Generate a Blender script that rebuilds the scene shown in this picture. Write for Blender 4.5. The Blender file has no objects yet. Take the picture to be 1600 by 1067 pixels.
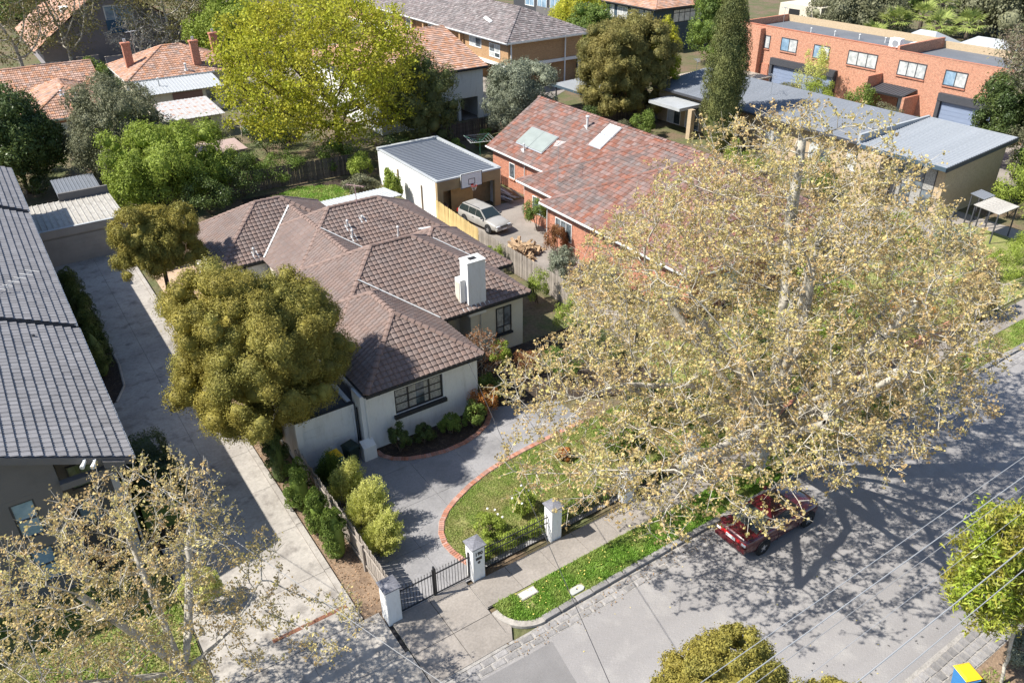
import bpy, bmesh, math, random
import numpy as np
from mathutils import Vector, Matrix

# ------------------------------------------------------------------ camera, sky, sun, exposure
scene = bpy.context.scene
COL = scene.collection
CAM_POS = Vector((0.0, 0.0, 23.5))
CAM_R = ((0.827237, -0.561804, -0.007433), (-0.292954, -0.419999, -0.85894), (0.479435, 0.712725, -0.512022))
cam_data = bpy.data.cameras.new('camera')
cam_data.sensor_width = 36.0
cam_data.lens = 28.0
cam_data.clip_start = 0.5
cam_data.clip_end = 2000.0
cam = bpy.data.objects.new('camera', cam_data)
COL.objects.link(cam)
r_, d_, f_ = (Vector(v) for v in CAM_R)
cam.matrix_world = Matrix(((r_.x, -d_.x, -f_.x, CAM_POS.x), (r_.y, -d_.y, -f_.y, CAM_POS.y),
                           (r_.z, -d_.z, -f_.z, CAM_POS.z), (0, 0, 0, 1)))
scene.camera = cam

SUN_DIR = Vector((0.78, -0.31, -1.0))          # the way the light travels
SUN_EL = math.atan2(1.0, math.hypot(0.78, 0.31))
world = bpy.data.worlds.new('World')
scene.world = world
world.use_nodes = True
wn = world.node_tree
sky = wn.nodes.new('ShaderNodeTexSky')
sky.sky_type = 'NISHITA'
sky.sun_disc = False
sky.sun_elevation = SUN_EL
sky.sun_rotation = math.radians(-68.3)
sky.air_density = 1.0
sky.dust_density = 0.8
sky.ozone_density = 3.0
bg = wn.nodes['Background']
bg.inputs['Strength'].default_value = 0.105
wn.links.new(sky.outputs['Color'], bg.inputs['Color'])

sun_data = bpy.data.lights.new('sun', 'SUN')
sun_data.energy = 5.0
sun_data.angle = math.radians(0.53)
sun_data.color = (1.0, 0.955, 0.88)
sun = bpy.data.objects.new('sun', sun_data)
COL.objects.link(sun)
sun.rotation_euler = SUN_DIR.to_track_quat('-Z', 'Y').to_euler()
sun.location = (-30, 12, 60)

scene.view_settings.view_transform = 'Standard'
scene.view_settings.look = 'None'
scene.view_settings.gamma = 1.0
scene.view_settings.use_curve_mapping = False
scene.view_settings.exposure = 0.75
scene.render.engine = 'CYCLES'
scene.cycles.max_bounces = 6
scene.cycles.diffuse_bounces = 3
scene.cycles.transparent_max_bounces = 4

# ------------------------------------------------------------------ helpers
ORG = {}
PI = math.pi


def link(o, parent=None):
    COL.objects.link(o)
    if parent is not None:
        o.parent = parent
    return o


def tag(o, label=None, cat=None, group=None, kind=None):
    if label: o['label'] = label
    if cat: o['category'] = cat
    if group: o['group'] = group
    if kind: o['kind'] = kind
    return o


def thing(name, label, cat, loc=(0, 0, 0), group=None, rz=0.0):
    o = bpy.data.objects.new(name, None)
    o.empty_display_size = 0.3
    o.location = loc
    o.rotation_euler = (0, 0, rz)
    link(o)
    ORG[o.name] = Vector(loc)
    return tag(o, label, cat, group)


def mesh_np(name, V, F, smooth=False):
    """V (n,3) array, F list of faces or (m,k) array."""
    me = bpy.data.meshes.new(name)
    V = np.asarray(V, dtype=np.float32)
    if isinstance(F, np.ndarray):
        m, k = F.shape
        me.vertices.add(len(V)); me.vertices.foreach_set('co', V.ravel())
        me.loops.add(m * k); me.loops.foreach_set('vertex_index', F.astype(np.int32).ravel())
        me.polygons.add(m)
        me.polygons.foreach_set('loop_start', np.arange(0, m * k, k, dtype=np.int32))
        if smooth: me.polygons.foreach_set('use_smooth', np.ones(m, dtype=bool))
        me.update(calc_edges=True)
    else:
        me.from_pydata([tuple(map(float, v)) for v in V], [], F)
        if smooth: me.polygons.foreach_set('use_smooth', np.ones(len(F), dtype=bool))
        me.update()
    return me


def put(name, me, mat, parent=None, loc=None, local=False):
    """mesh in world coordinates -> object whose origin is the parent's origin (or loc)."""
    if mat is not None and not me.materials:
        me.materials.append(mat)
    o = bpy.data.objects.new(name, me)
    if parent is not None:
        po = ORG[parent.name]
        so = po if loc is None else Vector(loc)
        if not local:
            me.transform(Matrix.Translation(-so))
        o.location = so - po
        ORG_val = so
    else:
        so = Vector(loc) if loc is not None else Vector((0, 0, 0))
        if not local:
            me.transform(Matrix.Translation(-so))
        o.location = so
        ORG_val = so
    link(o, parent)
    ORG[o.name] = ORG_val
    return o


class MB:
    def __init__(s):
        s.v = []; s.f = []

    def add(s, V, F):
        n = len(s.v)
        s.v += [tuple(p) for p in V]
        s.f += [[i + n for i in f] for f in F]
        return s

    def box(s, x0, y0, z0, x1, y1, z1):
        x0, x1 = min(x0, x1), max(x0, x1); y0, y1 = min(y0, y1), max(y0, y1); z0, z1 = min(z0, z1), max(z0, z1)
        V = [(x0, y0, z0), (x1, y0, z0), (x1, y1, z0), (x0, y1, z0), (x0, y0, z1), (x1, y0, z1), (x1, y1, z1), (x0, y1, z1)]
        return s.add(V, [[3, 2, 1, 0], [4, 5, 6, 7], [0, 1, 5, 4], [1, 2, 6, 5], [2, 3, 7, 6], [3, 0, 4, 7]])

    def fbox(s, face, plane, a0, a1, d0, d1, z0, z1):
        if face == 'y-': return s.box(a0, plane - d1, z0, a1, plane - d0, z1)
        if face == 'y+': return s.box(a0, plane + d0, z0, a1, plane + d1, z1)
        if face == 'x-': return s.box(plane - d1, a0, z0, plane - d0, a1, z1)
        return s.box(plane + d0, a0, z0, plane + d1, a1, z1)

    def poly(s, pts):
        return s.add(pts, [list(range(len(pts)))])

    def prism(s, pts, z0, z1):
        n = len(pts)
        V = [(x, y, z0) for x, y in pts] + [(x, y, z1) for x, y in pts]
        F = [list(range(n))[::-1], list(range(n, 2 * n))] + [[i, (i + 1) % n, n + (i + 1) % n, n + i] for i in range(n)]
        return s.add(V, F)

    def extr(s, pts, vec):
        n = len(pts); vec = Vector(vec)
        V = [Vector(p) for p in pts] + [Vector(p) + vec for p in pts]
        F = [list(range(n))[::-1], list(range(n, 2 * n))] + [[i, (i + 1) % n, n + (i + 1) % n, n + i] for i in range(n)]
        return s.add(V, F)

    def tube(s, pts, r, n=6, cap=True):
        pts = [Vector(p) for p in pts]
        rs = r if isinstance(r, (list, tuple)) else [r] * len(pts)
        V = []; F = []
        for i, p in enumerate(pts):
            t = (pts[min(i + 1, len(pts) - 1)] - pts[max(i - 1, 0)]).normalized()
            a = t.orthogonal().normalized() if abs(t.z) > .95 else t.cross(Vector((0, 0, 1))).normalized()
            b = t.cross(a)
            for k in range(n):
                q = 2 * PI * k / n
                V.append(p + (a * math.cos(q) + b * math.sin(q)) * rs[i])
        for i in range(len(pts) - 1):
            for k in range(n):
                F.append([i * n + k, i * n + (k + 1) % n, (i + 1) * n + (k + 1) % n, (i + 1) * n + k])
        if cap:
            F.append(list(range(n))[::-1]); F.append(list(range((len(pts) - 1) * n, len(pts) * n)))
        return s.add(V, F)

    def lathe(s, prof, c=(0, 0, 0), n=16, axis='z'):
        V = []; F = []
        for r, h in prof:
            for k in range(n):
                q = 2 * PI * k / n
                x, y = r * math.cos(q), r * math.sin(q)
                p = (x, y, h) if axis == 'z' else (x, h, y) if axis == 'y' else (h, x, y)
                V.append((p[0] + c[0], p[1] + c[1], p[2] + c[2]))
        for i in range(len(prof) - 1):
            for k in range(n):
                F.append([i * n + k, i * n + (k + 1) % n, (i + 1) * n + (k + 1) % n, (i + 1) * n + k])
        return s.add(V, F)

    def mesh(s, name, smooth=False):
        return mesh_np(name, np.array(s.v, dtype=np.float32), s.f, smooth)

    def build(s, name, mat, parent=None, loc=None, smooth=False, kind=None, bevel=0):
        o = put(name, s.mesh(name, smooth), mat, parent, loc)
        if kind: o['kind'] = kind
        if bevel:
            m = o.modifiers.new('bevel', 'BEVEL'); m.width = bevel; m.segments = 1; m.limit_method = 'ANGLE'
        return o


# ------------------------------------------------------------------ materials
MATS = {}


def M(name, col, rough=0.8, col2=None, n1=None, n2=None, island=0.0, bump=None, spec=0.3, metal=0.0, brick=None, coat=0.0,
      hue=0.0, col3=None, n3=None, stretch=None):
    """n = (scale, low, high): col2 / col3 mixed in where noise lies between low and high"""
    m = bpy.data.materials.new(name); m.use_nodes = True
    nt = m.node_tree; N = nt.nodes; L = nt.links
    b = N['Principled BSDF']
    b.inputs['Roughness'].default_value = rough
    b.inputs['Specular IOR Level'].default_value = spec
    b.inputs['Metallic'].default_value = metal
    if coat: b.inputs['Coat Weight'].default_value = coat
    tc = N.new('ShaderNodeTexCoord')
    vec = tc.outputs['Object']
    if stretch:
        mp = N.new('ShaderNodeMapping'); mp.inputs['Scale'].default_value = stretch
        L.new(vec, mp.inputs['Vector']); svec = mp.outputs['Vector']
    else:
        svec = vec

    def noise(scale, lo, hi, detail=6.0, v=None):
        t = N.new('ShaderNodeTexNoise'); t.inputs['Scale'].default_value = scale
        t.inputs['Detail'].default_value = detail; t.inputs['Roughness'].default_value = 0.62
        L.new(v if v is not None else svec, t.inputs['Vector'])
        r = N.new('ShaderNodeMapRange'); r.inputs['From Min'].default_value = lo; r.inputs['From Max'].default_value = hi
        L.new(t.outputs['Fac'], r.inputs['Value'])
        return r.outputs['Result']

    def mix(fac, a, bcol):
        x = N.new('ShaderNodeMix'); x.data_type = 'RGBA'
        if isinstance(fac, float): x.inputs[0].default_value = fac
        else: L.new(fac, x.inputs[0])
        for s, c in ((6, a), (7, bcol)):
            if isinstance(c, tuple): x.inputs[s].default_value = (*c, 1)
            else: L.new(c, x.inputs[s])
        return x.outputs[2]
    c = tuple(col)
    if brick:
        sx = N.new('ShaderNodeSeparateXYZ'); L.new(vec, sx.inputs[0])
        ad = N.new('ShaderNodeMath'); L.new(sx.outputs[0], ad.inputs[0]); L.new(sx.outputs[1], ad.inputs[1])
        cx = N.new('ShaderNodeCombineXYZ'); L.new(ad.outputs[0], cx.inputs[0]); L.new(sx.outputs[2], cx.inputs[1])
        bt = N.new('ShaderNodeTexBrick')
        bt.inputs['Scale'].default_value = 1.0
        bt.inputs['Brick Width'].default_value = brick[0]; bt.inputs['Row Height'].default_value = brick[1]
        bt.inputs['Mortar Size'].default_value = brick[2]
        bt.inputs['Color1'].default_value = (*col, 1); bt.inputs['Color2'].default_value = (*brick[3], 1)
        bt.inputs['Mortar'].default_value = (*brick[4], 1)
        L.new(cx.outputs[0], bt.inputs['Vector'])
        c = bt.outputs['Color']
    if col2 and n1: c = mix(noise(*n1), c, tuple(col2))
    if col3 and n3: c = mix(noise(*n3, v=vec), c, tuple(col3))
    if n2:
        f = noise(n2[0], 0.3, 0.7, 8.0)
        a = n2[1]
        r = N.new('ShaderNodeMapRange'); r.inputs['To Min'].default_value = 1 - a; r.inputs['To Max'].default_value = 1 + a
        L.new(f, r.inputs['Value'])
        h = N.new('ShaderNodeHueSaturation'); L.new(r.outputs[0], h.inputs['Value'])
        if isinstance(c, tuple): h.inputs['Color'].default_value = (*c, 1)
        else: L.new(c, h.inputs['Color'])
        c = h.outputs['Color']
    if island or hue:
        ge = N.new('ShaderNodeNewGeometry'); oi = N.new('ShaderNodeObjectInfo')
        s = N.new('ShaderNodeMath'); s.operation = 'ADD'
        L.new(ge.outputs['Random Per Island'], s.inputs[0]); L.new(oi.outputs['Random'], s.inputs[1])
        fr = N.new('ShaderNodeMath'); fr.operation = 'FRACT'; L.new(s.outputs[0], fr.inputs[0])
        r = N.new('ShaderNodeMapRange'); r.inputs['To Min'].default_value = 1 - island; r.inputs['To Max'].default_value = 1 + island
        L.new(fr.outputs[0], r.inputs['Value'])
        h = N.new('ShaderNodeHueSaturation'); L.new(r.outputs[0], h.inputs['Value'])
        if hue:
            k = N.new('ShaderNodeMath'); k.operation = 'MULTIPLY'; k.inputs[1].default_value = 7.31; L.new(fr.outputs[0], k.inputs[0])
            k2 = N.new('ShaderNodeMath'); k2.operation = 'FRACT'; L.new(k.outputs[0], k2.inputs[0])
            r2 = N.new('ShaderNodeMapRange'); r2.inputs['To Min'].default_value = 1 - hue; r2.inputs['To Max'].default_value = 1 + hue * .4
            L.new(k2.outputs[0], r2.inputs['Value']); L.new(r2.outputs[0], h.inputs['Saturation'])
        if isinstance(c, tuple): h.inputs['Color'].default_value = (*c, 1)
        else: L.new(c, h.inputs['Color'])
        c = h.outputs['Color']
    if isinstance(c, tuple): b.inputs['Base Color'].default_value = (*c, 1)
    else: L.new(c, b.inputs['Base Color'])
    if bump:
        t = N.new('ShaderNodeTexNoise'); t.inputs['Scale'].default_value = bump[0]; t.inputs['Detail'].default_value = 6
        L.new(vec, t.inputs['Vector'])
        bp = N.new('ShaderNodeBump'); bp.inputs['Strength'].default_value = bump[1]; bp.inputs['Distance'].default_value = bump[2] if len(bump) > 2 else .02
        L.new(t.outputs['Fac'], bp.inputs['Height']); L.new(bp.outputs['Normal'], b.inputs['Normal'])
    MATS[name] = m
    return m


def LEAF(name, c1, c2, c3=None, trans=0.35, big=0.5, rough=0.6):
    """leaf: two colours mixed leaf by leaf, a third in broad patches"""
    m = bpy.data.materials.new(name); m.use_nodes = True
    nt = m.node_tree; N = nt.nodes; L = nt.links
    N.remove(N['Principled BSDF']); out = N['Material Output']
    ge = N.new('ShaderNodeNewGeometry')
    x = N.new('ShaderNodeMix'); x.data_type = 'RGBA'
    x.inputs[6].default_value = (*c1, 1); x.inputs[7].default_value = (*c2, 1)
    L.new(ge.outputs['Random Per Island'], x.inputs[0])
    c = x.outputs[2]
    if c3:
        tc = N.new('ShaderNodeTexCoord'); t = N.new('ShaderNodeTexNoise'); t.inputs['Scale'].default_value = big
        t.inputs['Detail'].default_value = 3
        L.new(tc.outputs['Object'], t.inputs['Vector'])
        r = N.new('ShaderNodeMapRange'); r.inputs['From Min'].default_value = .42; r.inputs['From Max'].default_value = .62
        L.new(t.outputs['Fac'], r.inputs['Value'])
        y = N.new('ShaderNodeMix'); y.data_type = 'RGBA'; L.new(r.outputs[0], y.inputs[0]); L.new(c, y.inputs[6])
        y.inputs[7].default_value = (*c3, 1)
        c = y.outputs[2]
    k = N.new('ShaderNodeMath'); k.operation = 'MULTIPLY'; k.inputs[1].default_value = 13.7
    L.new(ge.outputs['Random Per Island'], k.inputs[0])
    fr = N.new('ShaderNodeMath'); fr.operation = 'FRACT'; L.new(k.outputs[0], fr.inputs[0])
    r = N.new('ShaderNodeMapRange'); r.inputs['To Min'].default_value = .65; r.inputs['To Max'].default_value = 1.3
    L.new(fr.outputs[0], r.inputs['Value'])
    h = N.new('ShaderNodeHueSaturation'); L.new(r.outputs[0], h.inputs['Value']); L.new(c, h.inputs['Color'])
    c = h.outputs['Color']
    d = N.new('ShaderNodeBsdfPrincipled'); d.inputs['Roughness'].default_value = rough
    d.inputs['Specular IOR Level'].default_value = .25
    L.new(c, d.inputs['Base Color'])
    tr = N.new('ShaderNodeBsdfTranslucent'); L.new(c, tr.inputs['Color'])
    mx = N.new('ShaderNodeMixShader'); mx.inputs[0].default_value = trans
    L.new(d.outputs[0], mx.inputs[1]); L.new(tr.outputs[0], mx.inputs[2]); L.new(mx.outputs[0], out.inputs['Surface'])
    MATS[name] = m
    return m


m_ground = M('garden soil', (.16, .115, .075), .95, (.10, .11, .045), (.35, .4, .6), (6, .35), bump=(9, .6, .05))
m_bed = M('dark mulch', (.045, .033, .025), .95, (.09, .065, .045), (5, .5, .7), (20, .5), bump=(18, .9, .05))
m_tansoil = M('dry leaf litter soil', (.255, .18, .12), .95, (.17, .118, .08), (1.4, .4, .65), (14, .35), bump=(18, .6, .04))
m_asphalt = M('old asphalt', (.275, .262, .255), .9, (.225, .214, .208), (.25, .4, .65), (70, .30), bump=(60, .35, .015), col3=(.32, .305, .29), n3=(.9, .50, .72), stretch=(.18, 1.3, 1))
m_patch = M('asphalt patch', (.205, .197, .193), .9, (.175, .168, .165), (.6, .4, .65), (70, .30), bump=(60, .35, .015))
m_conc = M('driveway concrete', (.385, .355, .315), .85, (.285, .26, .23), (.45, .42, .68), (9, .16), bump=(25, .15, .01), col3=(.20, .18, .16), n3=(1.3, .53, .70))
m_path = M('footpath concrete', (.285, .255, .225), .88, (.215, .192, .168), (.5, .42, .64), (12, .16), island=.05, bump=(25, .15, .01))
m_court = M('courtyard paving', (.27, .262, .262), .85, (.20, .195, .195), (.45, .42, .62), (14, .14), island=.05, bump=(25, .15, .01))
m_bluestone = M('bluestone', (.25, .238, .23), .85, (.205, .196, .19), (3, .4, .7), (10, .25), island=.22, bump=(20, .5, .03))
m_mortar = M('pale mortar', (.33, .31, .285), .95, (.25, .235, .215), (2.5, .45, .65), (14, .3), bump=(25, .5, .02))
m_edge = M('brick edging', (.40, .185, .125), .85, (.46, .27, .20), (4, .45, .7), (18, .2), island=.22, hue=.25, bump=(40, .4, .01))
m_lawnbase = M('lawn soil', (.19, .21, .06), .95, (.27, .235, .11), (.8, .45, .65), (12, .35))
m_white = M('white render', (.74, .735, .715), .85, (.60, .585, .55), (1.6, .5, .78), (12, .05), stretch=(2.2, 2.2, .5), bump=(60, .12, .01))
m_cream = M('cream render', (.62, .57, .46), .85, (.54, .49, .39), (.8, .45, .75), (30, .05), bump=(60, .12, .01))
m_paintwhite = M('white paint', (.80, .80, .78), .45)
m_greyrender = M('grey render', (.16, .152, .148), .9, (.135, .13, .126), (.8, .45, .7), (30, .07), bump=(50, .3, .01))
m_black = M('black metal', (.022, .022, .025), .4, spec=.5)
m_darkpaint = M('dark timber paint', (.035, .036, .038), .55, n2=(9, .2))
m_slate = M('slate cap', (.17, .17, .19), .7, (.27, .27, .29), (5, .5, .68), (16, .25), bump=(14, .3, .01))
m_tileB = M('brown roof tile', (.198, .142, .120), .72, (.155, .113, .098), (.35, .4, .68), (30, .12), island=.10, hue=.2, bump=(60, .15, .01))
m_capB = M('brown ridge cap', (.21, .145, .12), .75, (.26, .19, .16), (3, .45, .7), (20, .15), island=.10, bump=(40, .2, .01))
m_tileG = M('grey roof tile', (.255, .248, .252), .7, (.21, .205, .21), (.6, .4, .7), (30, .12), island=.12, bump=(60, .15, .01))
m_tileT = M('mottled terracotta tile', (.215, .10, .073), .8, (.165, .12, .106), (.7, .42, .62), (22, .2), island=.25, hue=.4, bump=(40, .3, .01))
m_tileA = M('terracotta tile', (.43, .235, .15), .8, (.31, .205, .155), (1.0, .5, .66), (22, .2), island=.22, hue=.3, bump=(40, .3, .01))
m_tileD = M('weathered dark tile', (.185, .155, .15), .85, (.30, .27, .25), (3.0, .52, .66), (22, .2), island=.35, hue=.4, bump=(40, .3, .01))
m_flash = M('white flashing', (.60, .60, .58), .5)
m_metal = M('grey roofing metal', (.165, .18, .205), .5, (.135, .15, .172), (.7, .45, .7), (5, .10), spec=.5, stretch=(1, 1, 1))
m_metal2 = M('weathered roofing metal', (.40, .38, .34), .6, (.27, .25, .22), (1.3, .45, .65), (7, .2))
m_zinc = M('pale roofing metal', (.40, .415, .42), .5, (.34, .355, .36), (1, .45, .7), (7, .1), spec=.5)
m_rust = M('rusty roofing metal', (.42, .40, .385), .6, (.36, .16, .075), (.8, .53, .6), (9, .15))
m_membrane = M('grey roof membrane', (.135, .145, .16), .8, (.17, .178, .19), (.3, .45, .7), (8, .15))
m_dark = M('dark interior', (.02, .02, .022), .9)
m_glass = M('window glass', (.05, .065, .075), .08, (.16, .19, .21), (1.3, .45, .6), spec=.8)
m_glassB = M('blue window glass', (.16, .26, .36), .08, (.30, .42, .52), (1.0, .4, .6), spec=.8)
m_blind = M('window with pale blind', (.55, .56, .54), .25, (.38, .40, .40), (2.2, .45, .6), spec=.8)
m_lace = M('window with lace curtain', (.40, .39, .36), .3, (.20, .20, .19), (9, .42, .6), spec=.6)
m_brickR = M('red brick', (.50, .185, .105), .85, n2=(8, .22), brick=(.24, .086, .008, (.36, .12, .07), (.47, .36, .28)), bump=(30, .2, .01))
m_brickT = M('terrace red brick', (.48, .19, .115), .85, n2=(5, .25), brick=(.24, .086, .008, (.37, .135, .08), (.62, .50, .36)), bump=(30, .2, .01))
m_brickO = M('orange brick', (.46, .27, .13), .85, n2=(8, .16), brick=(.24, .086, .008, (.38, .21, .10), (.42, .33, .22)), bump=(30, .2, .01))
m_brickC = M('tan brick', (.45, .34, .215), .85, n2=(8, .14), brick=(.24, .086, .008, (.44, .33, .20), (.48, .40, .30)), bump=(30, .2, .01))
m_tanrender = M('tan render', (.36, .26, .14), .85, (.28, .20, .11), (1, .45, .7), (30, .06))
m_beigerender = M('beige block wall', (.40, .35, .30), .88, (.34, .30, .255), (1, .45, .7), (20, .07))
m_bluewall = M('blue grey cladding', (.055, .085, .11), .7, n2=(2, .12))
m_rollerdoor = M('blue grey roller door', (.21, .26, .36), .55, n2=(1.0, .10), stretch=(1, 1, 8))
m_charcoal = M('charcoal fascia', (.06, .062, .07), .6, n2=(6, .15))
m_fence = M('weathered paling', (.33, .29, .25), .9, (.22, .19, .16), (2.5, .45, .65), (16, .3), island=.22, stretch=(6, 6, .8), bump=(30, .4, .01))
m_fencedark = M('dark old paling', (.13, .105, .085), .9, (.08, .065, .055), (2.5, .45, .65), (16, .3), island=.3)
m_fenceY = M('new treated pine paling', (.62, .47, .22), .85, (.54, .39, .17), (2.5, .45, .65), (16, .14), island=.12, stretch=(6, 6, .8))
m_firewood = M('split firewood', (.36, .25, .15), .9, (.24, .155, .09), (4, .45, .65), (20, .3), island=.3)
m_bark = M('plane tree bark', (.52, .48, .40), .9, (.27, .25, .21), (2.2, .46, .62), (14, .25), bump=(16, .5, .02))
m_barkdark = M('dark bark', (.11, .085, .065), .95, (.07, .055, .045), (3, .45, .65), (14, .3), bump=(14, .7, .03))
m_barkpale = M('pale gum bark', (.50, .44, .38), .85, (.34, .28, .23), (2, .45, .6), (10, .2))
m_redpaint = M('dark red car paint', (.065, .005, .009), .25, coat=1.0, spec=.5)
m_silver = M('faded silver car paint', (.36, .345, .315), .4, (.31, .295, .265), (1.5, .45, .65), coat=.5, spec=.5)
m_whitecar = M('white car paint', (.75, .76, .77), .3, coat=.7, spec=.5)
m_carglass = M('tinted car glass', (.025, .035, .035), .04, spec=.9)
m_tyre = M('tyre rubber', (.02, .02, .02), .85)
m_rim = M('alloy rim', (.55, .56, .58), .3, metal=.8)
m_tail = M('red tail lamp', (.45, .01, .015), .15, coat=1.0)
m_lamp = M('clear head lamp', (.65, .68, .7), .1, coat=1.0)
m_binblue = M('blue bin plastic', (.045, .20, .46), .45, n2=(5, .1))
m_binteal = M('teal bin plastic', (.03, .17, .24), .45, n2=(5, .1))
m_binyellow = M('yellow bin lid', (.85, .53, .02), .4, n2=(5, .06))
m_bingreen = M('dark green bin plastic', (.014, .028, .024), .45)
m_wire = M('overhead cable', (.32, .33, .34), .45, spec=.5)
m_wiredark = M('black service cable', (.05, .05, .052), .6)
m_cablew = M('pale service cable', (.26, .26, .26), .6)
m_alu = M('aluminium', (.62, .63, .64), .35, metal=.7)
m_greenline = M('green hoist paint', (.12, .36, .22), .5)
m_orangeplastic = M('orange paint', (.80, .16, .05), .5)
m_grass = LEAF('grass blades', (.20, .31, .055), (.27, .36, .075), (.34, .34, .12), trans=.3, big=.8)
m_grasslush = LEAF('lush grass blades', (.17, .33, .04), (.25, .40, .065), (.32, .40, .10), trans=.3, big=.9)
m_petal = M('fallen yellow leaf', (.72, .58, .16), .8, island=.3)
m_flower = M('white flower', (.82, .80, .72), .7)
m_palebrown = M('tan paving', (.46, .33, .23), .9, (.38, .27, .18), (1.2, .45, .65), (10, .15))

l_plane = LEAF('young plane leaf', (.64, .51, .22), (.58, .53, .21), (.62, .45, .22), trans=.42, big=.6)
l_olive = LEAF('olive green needle foliage', (.33, .29, .065), (.25, .24, .06), (.34, .285, .06), trans=.25, big=.5)
l_olive2 = LEAF('grey green melaleuca foliage', (.25, .225, .07), (.19, .185, .06), (.29, .245, .075), trans=.25, big=.4)
l_oak = LEAF('fresh oak leaf', (.50, .50, .05), (.40, .43, .04), (.47, .44, .05), trans=.42, big=.3)
l_dark = LEAF('dark glossy leaf', (.085, .125, .04), (.14, .18, .045), (.065, .10, .033), trans=.2, big=.5, rough=.4)
l_mid = LEAF('mid green leaf', (.15, .23, .045), (.22, .28, .055), (.125, .185, .042), trans=.3, big=.5)
l_bright = LEAF('bright green leaf', (.30, .38, .06), (.38, .45, .09), (.25, .32, .05), trans=.38, big=.5)
l_grey = LEAF('grey olive leaf', (.20, .205, .115), (.26, .26, .16), (.15, .155, .08), trans=.25, big=.5)
l_silver = LEAF('silver olive leaf', (.26, .29, .20), (.33, .35, .25), (.19, .21, .14), trans=.25, big=.6)
l_lime = LEAF('lime feathery leaf', (.62, .63, .19), (.70, .68, .24), (.52, .56, .13), trans=.38, big=.7)
l_cypress = LEAF('cypress foliage', (.165, .185, .06), (.215, .22, .075), (.125, .145, .05), trans=.2, big=.6)
l_red = LEAF('red brown maple leaf', (.30, .13, .06), (.36, .20, .08), (.22, .10, .05), trans=.35, big=.8)
l_bare = LEAF('sparse olive bud leaf', (.26, .26, .09), (.33, .27, .11), (.20, .19, .08), trans=.35, big=.5)
l_gum = LEAF('gum leaf', (.22, .22, .13), (.17, .19, .09), (.25, .19, .14), trans=.3, big=.6)
l_palm = LEAF('palm frond', (.24, .31, .07), (.34, .38, .11), None, trans=.3)
l_fore = LEAF('glossy street tree leaf', (.31, .43, .055), (.44, .50, .075), (.42, .38, .08), trans=.38, big=1.2, rough=.35)
l_rust = LEAF('rust red shrub leaf', (.45, .17, .05), (.52, .24, .06), None, trans=.3)

# ------------------------------------------------------------------ roofs
def rect_h(r, x, y):
    x0, x1, y0, y1, p, ze, gab = r
    if x < x0 - 1e-6 or x > x1 + 1e-6 or y < y0 - 1e-6 or y > y1 + 1e-6: return -99.0
    d = []
    if 'x0' not in gab: d.append(x - x0)
    if 'x1' not in gab: d.append(x1 - x)
    if 'y0' not in gab: d.append(y - y0)
    if 'y1' not in gab: d.append(y1 - y)
    return ze + p * min(d)


def rect_sides(r):
    """each sloping side: (origin fn(u,d)->xyz, umin(d), umax(d), dmax, length)"""
    x0, x1, y0, y1, p, ze, gab = r
    out = []
    W, D = x1 - x0, y1 - y0
    hip = lambda s: s not in gab
    for s in ('x0', 'x1', 'y0', 'y1'):
        if not hip(s): continue
        opp = {'x0': 'x1', 'x1': 'x0', 'y0': 'y1', 'y1': 'y0'}[s]
        if s[0] == 'y':
            lo_s, hi_s, a0, a1, span = 'x0', 'x1', x0, x1, D
        else:
            lo_s, hi_s, a0, a1, span = 'y0', 'y1', y0, y1, W
        dm = span / 2 if hip(opp) else span
        k = (1 if hip(lo_s) else 0) + (1 if hip(hi_s) else 0)
        if k: dm = min(dm, (a1 - a0) / k)
        lo = (lambda d, a0=a0, h=hip(lo_s): a0 + d if h else a0)
        hi = (lambda d, a1=a1, h=hip(hi_s): a1 - d if h else a1)
        if s == 'y0': f = lambda u, d, y0=y0: Vector((u, y0 + d, ze + p * d))
        elif s == 'y1': f = lambda u, d, y1=y1: Vector((u, y1 - d, ze + p * d))
        elif s == 'x0': f = lambda u, d, x0=x0: Vector((x0 + d, u, ze + p * d))
        else: f = lambda u, d, x1=x1: Vector((x1 - d, u, ze + p * d))
        sign = {'y0': 1, 'y1': -1, 'x0': -1, 'x1': 1}[s]
        out.append((s, f, lo, hi, dm, sign))
    return out


TILE_PROF = {'wave': ((0, .004), (.16, .034), (.34, .012), (.54, .010), (.72, .030), (.94, .004)),
             'deep': ((0, .002), (.2, .05), (.5, .058), (.8, .05), (1.0, .002)),
             'flat': ((0, .01), (.12, .03), (.5, .022), (.88, .03), (1.0, .01))}


def tile_geo(w, prof, th):
    """local tile: u across, s up the slope (0..1), n out of the roof; returns list of (u, front n, back n)"""
    return [(u * w, n + th, n * .8 + .004) for u, n in TILE_PROF[prof]]


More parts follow.
